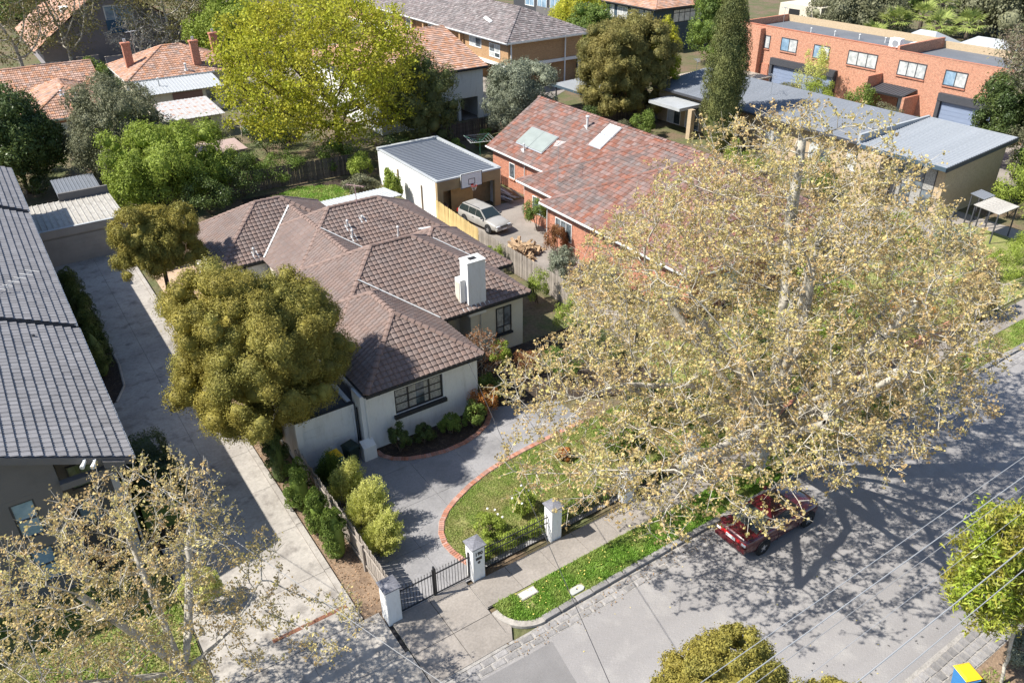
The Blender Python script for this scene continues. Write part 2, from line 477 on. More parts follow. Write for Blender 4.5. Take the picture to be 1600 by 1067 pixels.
def tiled_roof(house, rects, mat, w=.30, course=.33, prof='wave', th=.03, single=300, base_mat=None, gutter=None, fascia=None,
               cap_mat=None, cap_len=.36, cap_r=.125, caps_single=True, soffit=.35, seed=1):
    rnd = random.Random(seed)
    roof = MB()
    hid = lambda p, r, e=.05: any(q is not r and rect_h(q, p.x, p.y) > p.z + e for q in rects)
    whole = []; V = []; F = []
    for r in rects:
        p = r[4]; k = math.sqrt(1 + p * p)
        for s, f, lo, hi, dm, sign in rect_sides(r):
            top = hi(dm) - lo(dm)
            pts = [f(lo(0), 0), f(hi(0), 0), f(hi(dm), dm)] + ([f(lo(dm), dm)] if top > .02 else [])
            pts = [q - Vector((0, 0, .025)) for q in pts]
            roof.poly(pts if sign > 0 else pts[::-1])
            e0 = f(lo(0), 0); U = (f(lo(0) + 1, 0) - e0).normalized(); S = (f(lo(0), 1) - f(lo(0), 0)).normalized()
            Nn = U.cross(S);
            if Nn.z < 0: Nn = -Nn
            nrow = int(math.ceil(dm * k / course))
            L = hi(0) - lo(0); ncol = int(math.ceil(L / w))
            for i in range(nrow):
                s0, s1 = i * course - .04, min((i + 1) * course, dm * k)
                d0, d1 = max(s0, 0) / k, s1 / k
                dm_ = (d0 + d1) / 2
                for j in range(ncol):
                    u0 = lo(0) + j * w; u1 = u0 + w
                    a, b = lo(d0), hi(d0); a2, b2 = lo(d1), hi(d1)
                    if u1 <= min(a, a2) + .02 or u0 >= max(b, b2) - .02: continue
                    c = f(min(max(u0 + w / 2, lo(dm_)), hi(dm_)), dm_)
                    cn = [f(min(max(uu, lo(dd)), hi(dd)), dd) for uu in (u0, u1) for dd in (d0, d1)]
                    if all(hid(q, r, .05) for q in cn): continue
                    full = u0 >= max(a, a2) - .001 and u1 <= min(b, b2) + .001 and s1 - s0 > course * .9 and not any(hid(q, r, .0) for q in cn)
                    whole.append((full, (c - CAM_POS).length if full else 1e9, f, u0, s0, s1, k, lo, hi, U, S, Nn, rnd.uniform(-.006, .006)))
    whole.sort(key=lambda t: t[1])
    geo = tile_geo(w, prof, th)
    n = len(geo)
    roof_o = roof.build('roof', base_mat or mat, house)
    cnt = 0
    single_me = None
    drop_edge = -.015
    VV = []; FF = []
    for (full, dist, f, u0, s0, s1, k, lo, hi, U, S, Nn, jit) in whole:
        if full and cnt < single:
            if single_me is None:
                sv = []
                for (u, fn, bn) in geo: sv.append((u, 0, fn))
                for (u, fn, bn) in geo: sv.append((u, course + .04, bn))
                for (u, fn, bn) in geo: sv.append((u, 0, drop_edge))
                sf = [[i, i + 1, n + i + 1, n + i] for i in range(n - 1)] + [[2 * n + i, 2 * n + i + 1, i + 1, i] for i in range(n - 1)]
                single_me = mesh_np('roof_tile', sv, sf); single_me.materials.append(mat)
            o = bpy.data.objects.new('roof_tile', single_me)
            flip = U.cross(S).z < 0
            UU = -U if flip else U
            P = f(u0 + (w if flip else 0), s0 / k) + Nn * jit
            mw = Matrix((UU, S, Nn)).transposed().to_4x4(); mw.translation = P - ORG[roof_o.name]
            o.matrix_basis = mw
            link(o, roof_o)
            cnt += 1
        else:
            base = len(VV)
            for row, (s, sel) in enumerate(((s0, 1), (s1, 2))):
                d = s / k
                for g in geo:
                    u = min(max(u0 + g[0], lo(max(d, 0))), hi(max(d, 0)))
                    VV.append(f(u, d) + Nn * (g[sel] + jit))
            for g in geo:
                d = s0 / k
                u = min(max(u0 + g[0], lo(max(d, 0))), hi(max(d, 0)))
                VV.append(f(u, d) + Nn * drop_edge)
            for i in range(n - 1):
                q = [[base + i, base + i + 1, base + n + i + 1, base + n + i], [base + 2 * n + i, base + 2 * n + i + 1, base + i + 1, base + i]]
                if U.cross(S).z < 0: q = [x[::-1] for x in q]
                FF += q
    if FF:
        o = put('roof_tiles' if cnt else 'roof_tile_field', mesh_np('roof_tiles', [tuple(v) for v in VV], FF), mat, roof_o)
        o['kind'] = 'stuff'
    # ridge and hip caps
    capm = cap_mat or mat
    segs = []
    for r in rects:
        x0, x1, y0, y1, p, ze, gab = r
        hip = lambda s: s not in gab
        W, D = x1 - x0, y1 - y0
        if all(hip(s) for s in ('x0', 'x1', 'y0', 'y1')):
            h = min(W, D) / 2
            A, B = ((x0 + h, (y0 + y1) / 2), (x1 - h, (y0 + y1) / 2)) if W >= D else (((x0 + x1) / 2, y0 + h), ((x0 + x1) / 2, y1 - h))
            z = ze + p * h
            if W >= D: hips = [((x0, y0), A), ((x0, y1), A), ((x1, y0), B), ((x1, y1), B)]
            else: hips = [((x0, y0), A), ((x1, y0), A), ((x0, y1), B), ((x1, y1), B)]
            segs += [(Vector((*c, ze)), Vector((*a, z)), r) for c, a in hips]
            if (Vector(A) - Vector(B)).length > .1: segs.append((Vector((*A, z)), Vector((*B, z)), r))
        else:
            if 'y0' in gab or 'y1' in gab:
                h = W / 2; xm = (x0 + x1) / 2; z = ze + p * h
                A = Vector((xm, y0 if 'y0' in gab else y0 + h, z)); B = Vector((xm, y1 if 'y1' in gab else y1 - h, z))
                if 'y0' not in gab: segs += [(Vector((x0, y0, ze)), A, r), (Vector((x1, y0, ze)), A, r)]
                if 'y1' not in gab: segs += [(Vector((x0, y1, ze)), B, r), (Vector((x1, y1, ze)), B, r)]
            else:
                h = D / 2; ym = (y0 + y1) / 2; z = ze + p * h
                A = Vector((x0 if 'x0' in gab else x0 + h, ym, z)); B = Vector((x1 if 'x1' in gab else x1 - h, ym, z))
                if 'x0' not in gab: segs += [(Vector((x0, y0, ze)), A, r), (Vector((x0, y1, ze)), A, r)]
                if 'x1' not in gab: segs += [(Vector((x1, y0, ze)), B, r), (Vector((x1, y1, ze)), B, r)]
            segs.append((A, B, r))
    cv = []; cf = []
    nn = 5
    for e, (yy, rr, dz) in enumerate(((0, cap_r * 1.12, .02), (cap_len + .03, cap_r * .95, 0))):
        for i in range(nn):
            q = PI * i / (nn - 1)
            cv.append((math.cos(q) * rr * 1.15, yy, math.sin(q) * rr * .72 - cap_r * .25 + dz))
    cf = [[i + 1, i, nn + i, nn + i + 1] for i in range(nn - 1)] + [[0, 1, 2, 3, 4], [9, 8, 7, 6, 5]]
    cap_me = mesh_np('ridge_cap', cv, cf); cap_me.materials.append(capm)
    lst = []
    for A, B, r in segs:
        L = (B - A).length; m_ = max(1, round(L / cap_len)); t = (B - A).normalized()
        sx = t.cross(Vector((0, 0, 1))).normalized(); up = sx.cross(t)
        for i in range(m_):
            P = A + t * (L * i / m_)
            if hid(P + t * .18, r, .02): continue
            mw = Matrix((sx, t, up)).transposed().to_4x4()
            mw.translation = P + up * (.035 + rnd.uniform(-.006, .006))
            lst.append(((P - CAM_POS).length, mw))
    lst.sort(key=lambda t: t[0])
    rest = MB()
    for i, (dd, mw) in enumerate(lst):
        if caps_single and i < 299:
            o = bpy.data.objects.new('ridge_cap', cap_me)
            mw.translation -= ORG[roof_o.name]
            o.matrix_basis = mw; link(o, roof_o)
        else:
            rest.add([mw @ Vector(v) for v in cv], cf)
    if rest.f: rest.build('ridge_capping', capm, roof_o, kind='stuff')
    # gutters and fascias along the eaves
    if gutter or fascia:
        for r in rects:
            x0, x1, y0, y1, p, ze, gab = r
            for s in ('x0', 'x1', 'y0', 'y1'):
                if s in gab: continue
                a0, a1 = (x0, x1) if s[0] == 'y' else (y0, y1)
                plane = r[{'x0': 0, 'x1': 1, 'y0': 2, 'y1': 3}[s]]
                face = s[0] + ('-' if s[1] == '0' else '+')
                run = None; st = .2; t = a0
                while t < a1 + st:
                    tt = min(t, a1)
                    pt = (tt, plane) if s[0] == 'y' else (plane, tt)
                    free = all(q is r or rect_h(q, *pt) < ze - .2 or rect_h(q, *pt) < -50 for q in rects) and t <= a1
                    if free and run is None: run = tt
                    if not free and run is not None:
                        if t - run > .4:
                            if gutter: MB().fbox(face, plane, run - .03, min(t, a1) + .03, -.02, .11, ze - .10, ze + .005).build('gutter', gutter, house)
                            if fascia: MB().fbox(face, plane, run + .01, min(t, a1) - .01, -.06, -.021, ze - .24, ze - .02).build('fascia', fascia, house)
                        run = None
                    t += st
    return roof_o


def sheet_roof(parent, O, U, V, total, mat, pw=.76, rib=.035, ribs=3):
    """metal roof of sheets side by side: O corner, U unit vector along the eave, V full vector up the slope"""
    O, U, V = Vector(O), Vector(U).normalized(), Vector(V)
    n = max(1, round(total / pw)); pw = total / n
    Nn = U.cross(V).normalized()
    if Nn.z < 0: Nn = -Nn
    Ln = V.length; S = V.normalized()
    b = MB()
    b.add([(0, 0, 0), (pw, 0, 0), (pw, Ln, 0), (0, Ln, 0), (0, 0, -.03), (pw, 0, -.03), (pw, Ln, -.03), (0, Ln, -.03)],
          [[0, 1, 2, 3], [7, 6, 5, 4], [4, 5, 1, 0], [5, 6, 2, 1], [6, 7, 3, 2], [7, 4, 0, 3]])
    for i in range(ribs):
        x = pw * (i + .5) / ribs
        b.add([(x - .045, -.002, .001), (x - .02, -.002, rib), (x + .02, -.002, rib), (x + .045, -.002, .001), (x - .045, Ln, .001), (x - .02, Ln, rib), (x + .02, Ln, rib), (x + .045, Ln, .001)],
              [[0, 1, 5, 4], [1, 2, 6, 5], [2, 3, 7, 6], [3, 2, 1, 0]])
    me = b.mesh('roof_sheet'); me.materials.append(mat)
    flip = U.cross(S).dot(Nn) < 0
    for i in range(n):
        o = bpy.data.objects.new('roof_sheet', me)
        UU = -U if flip else U
        P = O + U * (pw * (i + (1 if flip else 0))) + Nn * (.003 * (i % 2))
        mw = Matrix((UU, S, Nn)).transposed().to_4x4(); mw.translation = P - ORG[parent.name]
        o.matrix_basis = mw; link(o, parent)


def window(parent, face, plane, a0, a1, z0, z1, nx=2, nz=1, frame=None, glass=None, sill=None, fr=.05, d=.05, rows=None, label=None):
    frame = frame or m_paintwhite; glass = glass or m_glass
    b = MB()
    b.fbox(face, plane, a0 - fr, a0, .0, d, z0 - fr, z1 + fr).fbox(face, plane, a1, a1 + fr, .0, d, z0 - fr, z1 + fr)
    b.fbox(face, plane, a0, a1, .0, d, z0 - fr, z0).fbox(face, plane, a0, a1, .0, d, z1, z1 + fr)
    mw = fr * .42
    for i in range(1, nx):
        a = a0 + (a1 - a0) * i / nx
        b.fbox(face, plane, a - mw, a + mw, .004, d * .9, z0, z1)
    zs = rows or [z0 + (z1 - z0) * i / nz for i in range(1, nz)]
    for z in zs:
        b.fbox(face, plane, a0, a1, .004, d * .85, z - mw, z + mw)
    w = b.build('window', frame, parent)
    if label: w['label'] = label
    ze = [z0] + list(zs) + [z1]
    for i in range(nx):
        for j in range(len(ze) - 1):
            x0, x1 = a0 + (a1 - a0) * i / nx, a0 + (a1 - a0) * (i + 1) / nx
            pb = MB().fbox(face, plane, x0 + .012, x1 - .012, .006, .014 + .002 * ((i + j) % 2), ze[j] + .012, ze[j + 1] - .012)
            gm = glass[(i + j) % len(glass)] if isinstance(glass, (list, tuple)) else glass
            pb.build('pane', gm, w)
    if sill:
        MB().fbox(face, plane, a0 - .12, a1 + .12, .0, .12, z0 - fr - .12, z0 - fr - .003).build('sill', sill, w)
    return w


def wall_open(face, plane, a0, a1, z0, z1, th, opens, b=None):
    """wall slab with real openings, thickness th inwards"""
    b = b or MB()
    cuts = sorted(opens)
    x = a0
    for (o0, o1, q0, q1) in cuts:
        if o0 > x: b.fbox(face, plane, x, o0, -th, 0, z0, z1)
        if q0 > z0: b.fbox(face, plane, o0, o1, -th, 0, z0, q0)
        if q1 < z1: b.fbox(face, plane, o0, o1, -th, 0, q1, z1)
        x = o1
    if x < a1: b.fbox(face, plane, x, a1, -th, 0, z0, z1)
    return b


def downpipe(parent, x, y, z0, z1, mat, r=.045):
    return MB().tube([(x, y, z0), (x, y, z1)], r, 8).build('downpipe', mat, parent)


def palings(name, label, x0, y0, x1, y1, h, mat, face_off=.03, pw=.095, gap=.012, base=0.0, group=None, seed=0, post_sp=2.5, rail_side=1, cat='fence', single=True):
    """timber paling fence between two ground points: posts, rails and each paling a part"""
    rnd = random.Random(seed)
    A, B = Vector((x0, y0, base)), Vector((x1, y1, base))
    t = (B - A).normalized(); nrm = Vector((-t.y, t.x, 0)) * rail_side; L = (B - A).length
    f = thing(name, label, cat, A, group)
    ang = math.atan2(t.y, t.x)
    me_list = []
    for k in range(4):
        hh = h + rnd.uniform(-.04, .03)
        b = MB().box(0, -.009, .03, pw, .009, hh)
        me = b.mesh('paling'); me.materials.append(mat); me_list.append(me)
    n = int(L / (pw + gap))
    rest = MB()
    for i in range(n):
        P = t * (i * (pw + gap))
        if i < 299 and single:
            o = bpy.data.objects.new('paling', me_list[rnd.randrange(4)])
            o.location = P + Vector((0, 0, rnd.uniform(-.015, .015))); o.rotation_euler = (rnd.uniform(-.012, .012), rnd.uniform(-.012, .012), ang)
            link(o, f)
        else:
            q = A + P
            mm = Matrix.Translation(q) @ Matrix.Rotation(ang, 4, 'Z')
            bb = MB().box(0, -.009, .03, pw, .009, h + rnd.uniform(-.05, .03))
            rest.add([mm @ Vector(v) for v in bb.v], bb.f)
    if rest.f: rest.build('palings', mat, f, kind='stuff')
    m = max(1, round(L / post_sp))
    for i in range(m + 1):
        P = A + t * (L * i / m) + nrm * .075
        MB().tube([P + Vector((0, 0, 0)), P + Vector((0, 0, h - .12))], .06, 4).build('post', mat, f)
    for z in (.3, h - .35):
        a = A + nrm * .03; c = B + nrm * .03
        MB().extr([a + Vector((0, 0, z)), a + Vector((0, 0, z + .08)), a + nrm * .035 + Vector((0, 0, z + .08)), a + nrm * .035 + Vector((0, 0, z))], c - a).build('rail', mat, f)
    return f


# ------------------------------------------------------------------ plants
def unit(rng, n):
    v = rng.normal(size=(n, 3)); return v / np.linalg.norm(v, axis=1)[:, None]


def leaf_mesh(rng, P, Nrm, size, aspect=.55, up=0.0, fold=.25, jitter=.35):
    """one folded diamond leaf (two triangles) per point"""
    n = len(P)
    Nrm = Nrm / (np.linalg.norm(Nrm, axis=1)[:, None] + 1e-9)
    T = rng.normal(size=(n, 3)); T[:, 2] += up
    T -= Nrm * (T * Nrm).sum(1)[:, None]; T /= np.linalg.norm(T, axis=1)[:, None] + 1e-9
    B = np.cross(Nrm, T)
    s = (size * (1 + jitter * rng.uniform(-1, 1, n)))[:, None]
    V = np.empty((n, 4, 3), dtype=np.float32)
    V[:, 0] = P - T * s * .5
    V[:, 1] = P + B * s * .5 * aspect + Nrm * s * fold * .4
    V[:, 2] = P + T * s * .5
    V[:, 3] = P - B * s * .5 * aspect + Nrm * s * fold * .4
    F = np.arange(n * 4, dtype=np.int32).reshape(n, 4)
    return V.reshape(-1, 3), F


def crown(name, rng, P, Nrm, size, mat, parent, **k):
    V, F = leaf_mesh(rng, P, Nrm, size, **k)
    return put(name, mesh_np(name, V, F), mat, parent)


def tubes_np(segA, segB, ra, rb, n=5):
    m = len(segA)
    T = segB - segA; T /= np.linalg.norm(T, axis=1)[:, None] + 1e-9
    ref = np.where(np.abs(T[:, 2:3]) > .9, np.array([[1., 0, 0]]), np.array([[0, 0, 1.]]))
    X = np.cross(T, ref); X /= np.linalg.norm(X, axis=1)[:, None] + 1e-9
    Y = np.cross(T, X)
    V = np.empty((m, 2, n, 3), dtype=np.float32)
    for k in range(n):
        q = 2 * PI * k / n
        o = X * math.cos(q) + Y * math.sin(q)
        V[:, 0, k] = segA + o * ra[:, None]
        V[:, 1, k] = segB + o * rb[:, None]
    idx = (np.arange(m) * 2 * n)[:, None]
    F = []
    for k in range(n):
        F.append(np.concatenate([idx + k, idx + (k + 1) % n, idx + n + (k + 1) % n, idx + n + k], axis=1))
    return V.reshape(-1, 3), np.concatenate(F, axis=0).astype(np.int32)


def colonize(rng, chains, attr, step=.45, di=3.0, dk=.7, maxit=90, up=.05, wob=.12, tip=.012, expo=2.3, base_r=None, limb_r=None):
    """space colonisation: chains are starting limbs (lists of points, first chain from the ground)"""
    P = []; par = []; lim = []
    for ch in chains:
        n_start = len(P)
        prev = ch[0] if isinstance(ch[0], int) else -1
        pts = ch[1:] if isinstance(ch[0], int) else ch
        last = Vector(P[prev]) if prev >= 0 else None
        for q in pts:
            q = Vector(q)
            if last is not None and (q - last).length > step * 1.3:
                m = int((q - last).length / step)
                for i in range(1, m):
                    P.append(np.array(last.lerp(q, i / m)) + rng.normal(size=3) * step * .07); par.append(len(P) - 2 if prev < 0 else prev); prev = -1
            P.append(np.array(q)); par.append((len(P) - 2 if prev < 0 else prev) if len(P) > 1 else -1); prev = -1
            last = q
        if limb_r and ch is not chains[0]:
            m_ = len(P) - n_start
            lim += [(n_start + i, limb_r[0] + (limb_r[1] - limb_r[0]) * i / max(1, m_ - 1)) for i in range(m_)]
    P = [np.asarray(p, float) for p in P]
    A = np.asarray(attr, float)
    arr = np.array(P)
    D = np.linalg.norm(A[:, None] - arr[None], axis=2)
    near = D.argmin(1); dist = D.min(1)
    alive = np.ones(len(A), bool)
    for it in range(maxit):
        alive &= dist > dk
        act = alive & (dist < di)
        if not act.any(): break
        ids = np.where(act)[0]
        nn = near[ids]
        vec = A[ids] - np.array(P)[nn]
        vec /= np.linalg.norm(vec, axis=1)[:, None] + 1e-9
        uq, inv = np.unique(nn, return_inverse=True)
        acc = np.zeros((len(uq), 3)); np.add.at(acc, inv, vec)
        acc += rng.normal(size=acc.shape) * wob; acc[:, 2] += up
        acc /= np.linalg.norm(acc, axis=1)[:, None] + 1e-9
        new = np.array(P)[uq] + acc * step
        n0 = len(P)
        for i in range(len(uq)):
            P.append(new[i]); par.append(int(uq[i]))
        Ai = np.where(alive)[0]
        D = np.linalg.norm(A[Ai][:, None] - new[None], axis=2)
        k = D.argmin(1); dmin = D.min(1)
        better = dmin < dist[Ai]
        near[Ai[better]] = n0 + k[better]; dist[Ai[better]] = dmin[better]
        # stuck attractors
        if it > 3 and len(uq) == 0: break
    P = np.array(P); par = np.array(par)
    acc = np.zeros(len(P)); kids = np.zeros(len(P), int)
    for i in range(len(P) - 1, 0, -1):
        if kids[i] == 0: acc[i] = tip ** expo
        j = par[i]
        if j >= 0:
            acc[j] += acc[i]; kids[j] += 1
    acc[0] = max(acc[0], tip ** expo)
    R = acc ** (1 / expo)
    for i, r_ in lim: R[i] = max(R[i], r_)
    if base_r: R *= 1; R = np.minimum(R, base_r)
    return P, par, R, kids


def branch_mesh(P, par, R, thick_n=7):
    idx = np.where(par >= 0)[0]
    A, B = P[par[idx]], P[idx]
    ra, rb = np.minimum(R[par[idx]], R[idx] * 1.35), R[idx]
    big = rb > .05
    V1, F1 = tubes_np(A[big], B[big], ra[big], rb[big], thick_n)
    V2, F2 = tubes_np(A[~big], B[~big], ra[~big], rb[~big], 3)
    return np.concatenate([V1, V2]), np.concatenate([F1, F2 + len(V1)])


def twigs_and_leaves(rng, P, par, R, thr, per, length, per_twig, leaves, lsize, spread, up=.35, keep=1.0, twig=.009):
    """short twigs on thin nodes with clusters of leaves along them"""
    ids = np.where((R < thr) & (par >= 0))[0]
    ids = np.repeat(ids, per)
    ids = ids[rng.random(len(ids)) < keep]
    S = P[ids]
    d = unit(rng, len(ids)) * .9 + (P[ids] - P[par[ids]]) / (np.linalg.norm(P[ids] - P[par[ids]], axis=1)[:, None] + 1e-9) * .6
    d[:, 2] += up
    d /= np.linalg.norm(d, axis=1)[:, None]
    L = length * rng.uniform(.5, 1.3, len(ids))
    E = S + d * L[:, None]
    tv, tf = tubes_np(S, E, np.full(len(S), twig), np.full(len(S), twig * .5), 3)
    t = rng.uniform(.25, 1.05, (len(ids), per_twig))
    C = S[:, None] + d[:, None] * (L[:, None] * t)[..., None] + rng.normal(size=(len(ids), per_twig, 3)) * spread * .5
    C = C.reshape(-1, 3)
    Lp = np.repeat(C, leaves, axis=0) + rng.normal(size=(len(C) * leaves, 3)) * spread
    Ln = unit(rng, len(Lp)); Ln[:, 2] += .25
    return tv, tf, Lp, Ln


def ellipsoid_pts(rng, n, c, r, shell=.0, zmin=None):
    v = unit(rng, n * 2) * (shell + (1 - shell) * rng.random(n * 2) ** (1 / 3))[:, None]
    p = np.array(c) + v * np.array(r)
    if zmin is not None: p = p[p[:, 2] > zmin]
    return p[:n]


def airy_tree(name, label, base, lobes, leaf, bark, seed, n_attr=900, step=.5, dk=.8, di=4.0, tip=.014, thr=.03, per=2, length=.45, per_twig=2,
              leaves=3, lsize=.12, spread=.12, group=None, chains=None, trunk_h=3.0, keep=1.0, zmin=1.5, up=.05, cat='tree', shell=.2, base_r=None, aspect=.7, twig=.009, expo=2.3, limb_r=None):
    rng = np.random.default_rng(seed)
    t = thing(name, label, cat, base, group)
    vol = np.array([a[1][0] * a[1][1] * a[1][2] for a in lobes]); vol = vol / vol.sum()
    A = np.concatenate([ellipsoid_pts(rng, int(n_attr * w) + 3, c, r, shell, zmin) for (c, r), w in zip(lobes, vol)])
    if chains is None:
        c0 = np.array(lobes[0][0], float)
        chains = [[base, (base[0] + (c0[0] - base[0]) * .2, base[1] + (c0[1] - base[1]) * .2, base[2] + trunk_h)]]
    P, par, R, kids = colonize(rng, chains, A, step, di, dk, up=up, tip=tip, base_r=base_r, expo=expo, limb_r=limb_r)
    bv, bf = branch_mesh(P, par, R)
    tv, tf, Lp, Ln = twigs_and_leaves(rng, P, par, R, thr, per, length, per_twig, leaves, lsize, spread, keep=keep, twig=twig)
    V = np.concatenate([bv, tv])
    F = np.concatenate([bf, tf + len(bv)])
    put('trunk', mesh_np('trunk', V, F, True), bark, t)
    crown('crown', rng, Lp, Ln, lsize, leaf, t, aspect=aspect)
    return t


def ico():
    t = (1 + 5 ** .5) / 2
    V = np.array([(-1, t, 0), (1, t, 0), (-1, -t, 0), (1, -t, 0), (0, -1, t), (0, 1, t), (0, -1, -t), (0, 1, -t), (t, 0, -1), (t, 0, 1), (-t, 0, -1), (-t, 0, 1)], float)
    V /= np.linalg.norm(V[0])
    F = [(0, 11, 5), (0, 5, 1), (0, 1, 7), (0, 7, 10), (0, 10, 11), (1, 5, 9), (5, 11, 4), (11, 10, 2), (10, 7, 6), (7, 1, 8), (3, 9, 4), (3, 4, 2), (3, 2, 6), (3, 6, 8), (3, 8, 9), (4, 9, 5), (2, 4, 11), (6, 2, 10), (8, 6, 7), (9, 8, 1)]
    V = list(V); mid = {}; F2 = []
    def m(a, b):
        k = (min(a, b), max(a, b))
        if k not in mid:
            q = V[a] + V[b]; V.append(q / np.linalg.norm(q)); mid[k] = len(V) - 1
        return mid[k]
    for a, b, c in F:
        ab, bc, ca = m(a, b), m(b, c), m(c, a)
        F2 += [(a, ab, ca), (b, bc, ab), (c, ca, bc), (ab, bc, ca)]
    return np.array(V), np.array(F2, dtype=np.int32)


ICO_V, ICO_F = ico()


def cores(rng, C, r):
    """lumpy inner masses of tightly packed foliage, one per clump"""
    n = len(C); k = len(ICO_V)
    V = C[:, None] + ICO_V[None] * (np.asarray(r)[..., None, None] if np.ndim(r) == 1 else np.asarray(r)[:, None, :]) * rng.uniform(.82, 1.1, (n, k, 1))
    F = (ICO_F[None] + (np.arange(n) * k)[:, None, None]).reshape(-1, 3)
    return V.reshape(-1, 3), F


def clumpy_tree(name, label, base, centre, R, leaf, bark, seed, clumps=110, cr=.24, n=30000, lsize=.08, trunk_r=.18, group=None, cat='tree', zcut=-.75,
                aspect=.5, limbs=7, inner=.12, squash=1.0, up=.6, core=.68, ragged=1.0, spray=.12):
    """dense crown: many small domes of foliage over a rounded mass, with trunk and limbs"""
    rng = np.random.default_rng(seed)
    t = thing(name, label, cat, base, group)
    c = np.array(centre, float); R = np.array(R, float)
    i = np.arange(clumps) + .5
    ph = np.arccos(1 - 2 * i / clumps); th = PI * (1 + 5 ** .5) * i
    d = np.stack([np.cos(th) * np.sin(ph), np.sin(th) * np.sin(ph), np.cos(ph)], 1)
    d += rng.normal(size=d.shape) * .13; d /= np.linalg.norm(d, axis=1)[:, None]
    lump = 1 + ragged * (.14 * np.sin(d[:, 0] * 4.1 + seed) + .12 * np.sin(d[:, 1] * 5.3 + seed * 2) + .10 * np.sin(d[:, 2] * 6 + seed) + .07 * np.sin(d[:, 0] * 11 + seed * 3) * np.sin(d[:, 1] * 12 + seed))
    rad = rng.uniform(.74, .93, clumps) * lump
    keep = d[:, 2] > zcut
    d, rad = d[keep], rad[keep]
    cc = c + d * R * rad[:, None]
    crs = cr * R.mean() * rng.uniform(.65, 1.35, len(cc))
    w = crs ** 2; w /= w.sum()
    k = rng.choice(len(cc), n, p=w)
    v = unit(rng, n) + d[k] * .75; v[:, 2] += .2
    v /= np.linalg.norm(v, axis=1)[:, None]
    rr = crs[k] * (rng.uniform(.55, 1.0, n) ** .45) * (1 + .18 * np.sin(v[:, 0] * 9 + k) * np.sin(v[:, 1] * 8 + k * 1.7) )
    P = cc[k] + v * rr[:, None] * np.array([1, 1, squash])
    out = rng.random(n) < spray
    P[out] += v[out] * (crs[k][out] * rng.uniform(.0, .38, out.sum()))[:, None]
    Nn = v * 1.0 + rng.normal(size=v.shape) * .6
    if inner:
        m = int(n * inner)
        P2 = c + unit(rng, m) * R * (rng.uniform(.3, .72, m))[:, None]
        P2 = P2[(P2[:, 2] - c[2]) / R[2] > zcut]
        P = np.concatenate([P, P2]); Nn = np.concatenate([Nn, unit(rng, len(P2))])
    crown('crown', rng, P, Nn, lsize, leaf, t, aspect=aspect, up=up)
    if core:
        cV, cF = cores(rng, cc, crs * core)
        c2 = c + (cc - c) * .5
        cV2, cF2 = cores(rng, c2, crs * core * 1.35)
        put('inner_foliage', mesh_np('inner_foliage', np.concatenate([cV, cV2]), np.concatenate([cF, cF2 + len(cV)])), leaf, t)
    b = Vector(base); cv = Vector(centre)
    fork = b.lerp(Vector((b.x * .6 + cv.x * .4, b.y * .6 + cv.y * .4, max(b.z + .5, cv.z - R[2] * .75))), 1.0)
    mb = MB()
    mid = b.lerp(fork, .5) + Vector((rng.normal() * .06, rng.normal() * .06, 0))
    mb.tube([b, b + Vector((0, 0, .15)), mid, fork], [trunk_r * 1.5, trunk_r * 1.15, trunk_r, trunk_r * .9], 9)
    for q in range(limbs):
        e = Vector(cc[rng.integers(len(cc))]); e = fork.lerp(e, .8)
        m = fork.lerp(e, .5) + Vector((rng.normal() * .2, rng.normal() * .2, .15))
        mb.tube([fork, m, e], [trunk_r * .6, trunk_r * .4, trunk_r * .15], 5)
    mb.build('trunk', bark, t, smooth=True)
    return t


def bush(name, label, base, R, leaf, seed, n=4000, lsize=.09, clumps=18, cr=.36, group=None, cat='shrub', aspect=.5, bark=None, up=.4, stems=4, lift=.9, openness=.0):
    rng = np.random.default_rng(seed)
    t = thing(name, label, cat, base, group)
    R = np.array(R, float); c = np.array(base, float) + np.array([0, 0, R[2] * lift])
    d = unit(rng, clumps); d[:, 2] = np.abs(d[:, 2]) * 1.2 - .45
    d /= np.linalg.norm(d, axis=1)[:, None]
    cc = c + d * R * rng.uniform(.45, .85, clumps)[:, None]
    crs = cr * rng.uniform(.6, 1.3, clumps)
    k = rng.integers(clumps, size=n)
    v = unit(rng, n) + d[k] * .5
    v /= np.linalg.norm(v, axis=1)[:, None]
    rr = crs[k] * (rng.uniform(.4 if not openness else .1, 1.0, n) ** .5)
    P = cc[k] + v * rr[:, None] * R
    Nn = v + rng.normal(size=v.shape) * .6
    ok = P[:, 2] > base[2] + .03
    crown('foliage', rng, P[ok], Nn[ok], lsize, leaf, t, aspect=aspect, up=up)
    if not openness:
        cV, cF = cores(rng, cc, crs[:, None] * R[None] * .55)
        put('inner_foliage', mesh_np('inner_foliage', cV, cF), leaf, t)
    mb = MB()
    for q in range(stems):
        e = Vector(cc[rng.integers(clumps)])
        b = Vector(base) + Vector((rng.normal() * .06, rng.normal() * .06, 0))
        mb.tube([b, b.lerp(e, .55) + Vector((rng.normal() * .06, rng.normal() * .06, .05)), e], [.035, .025, .01], 5)
    mb.build('stem', bark or m_barkdark, t)
    return t


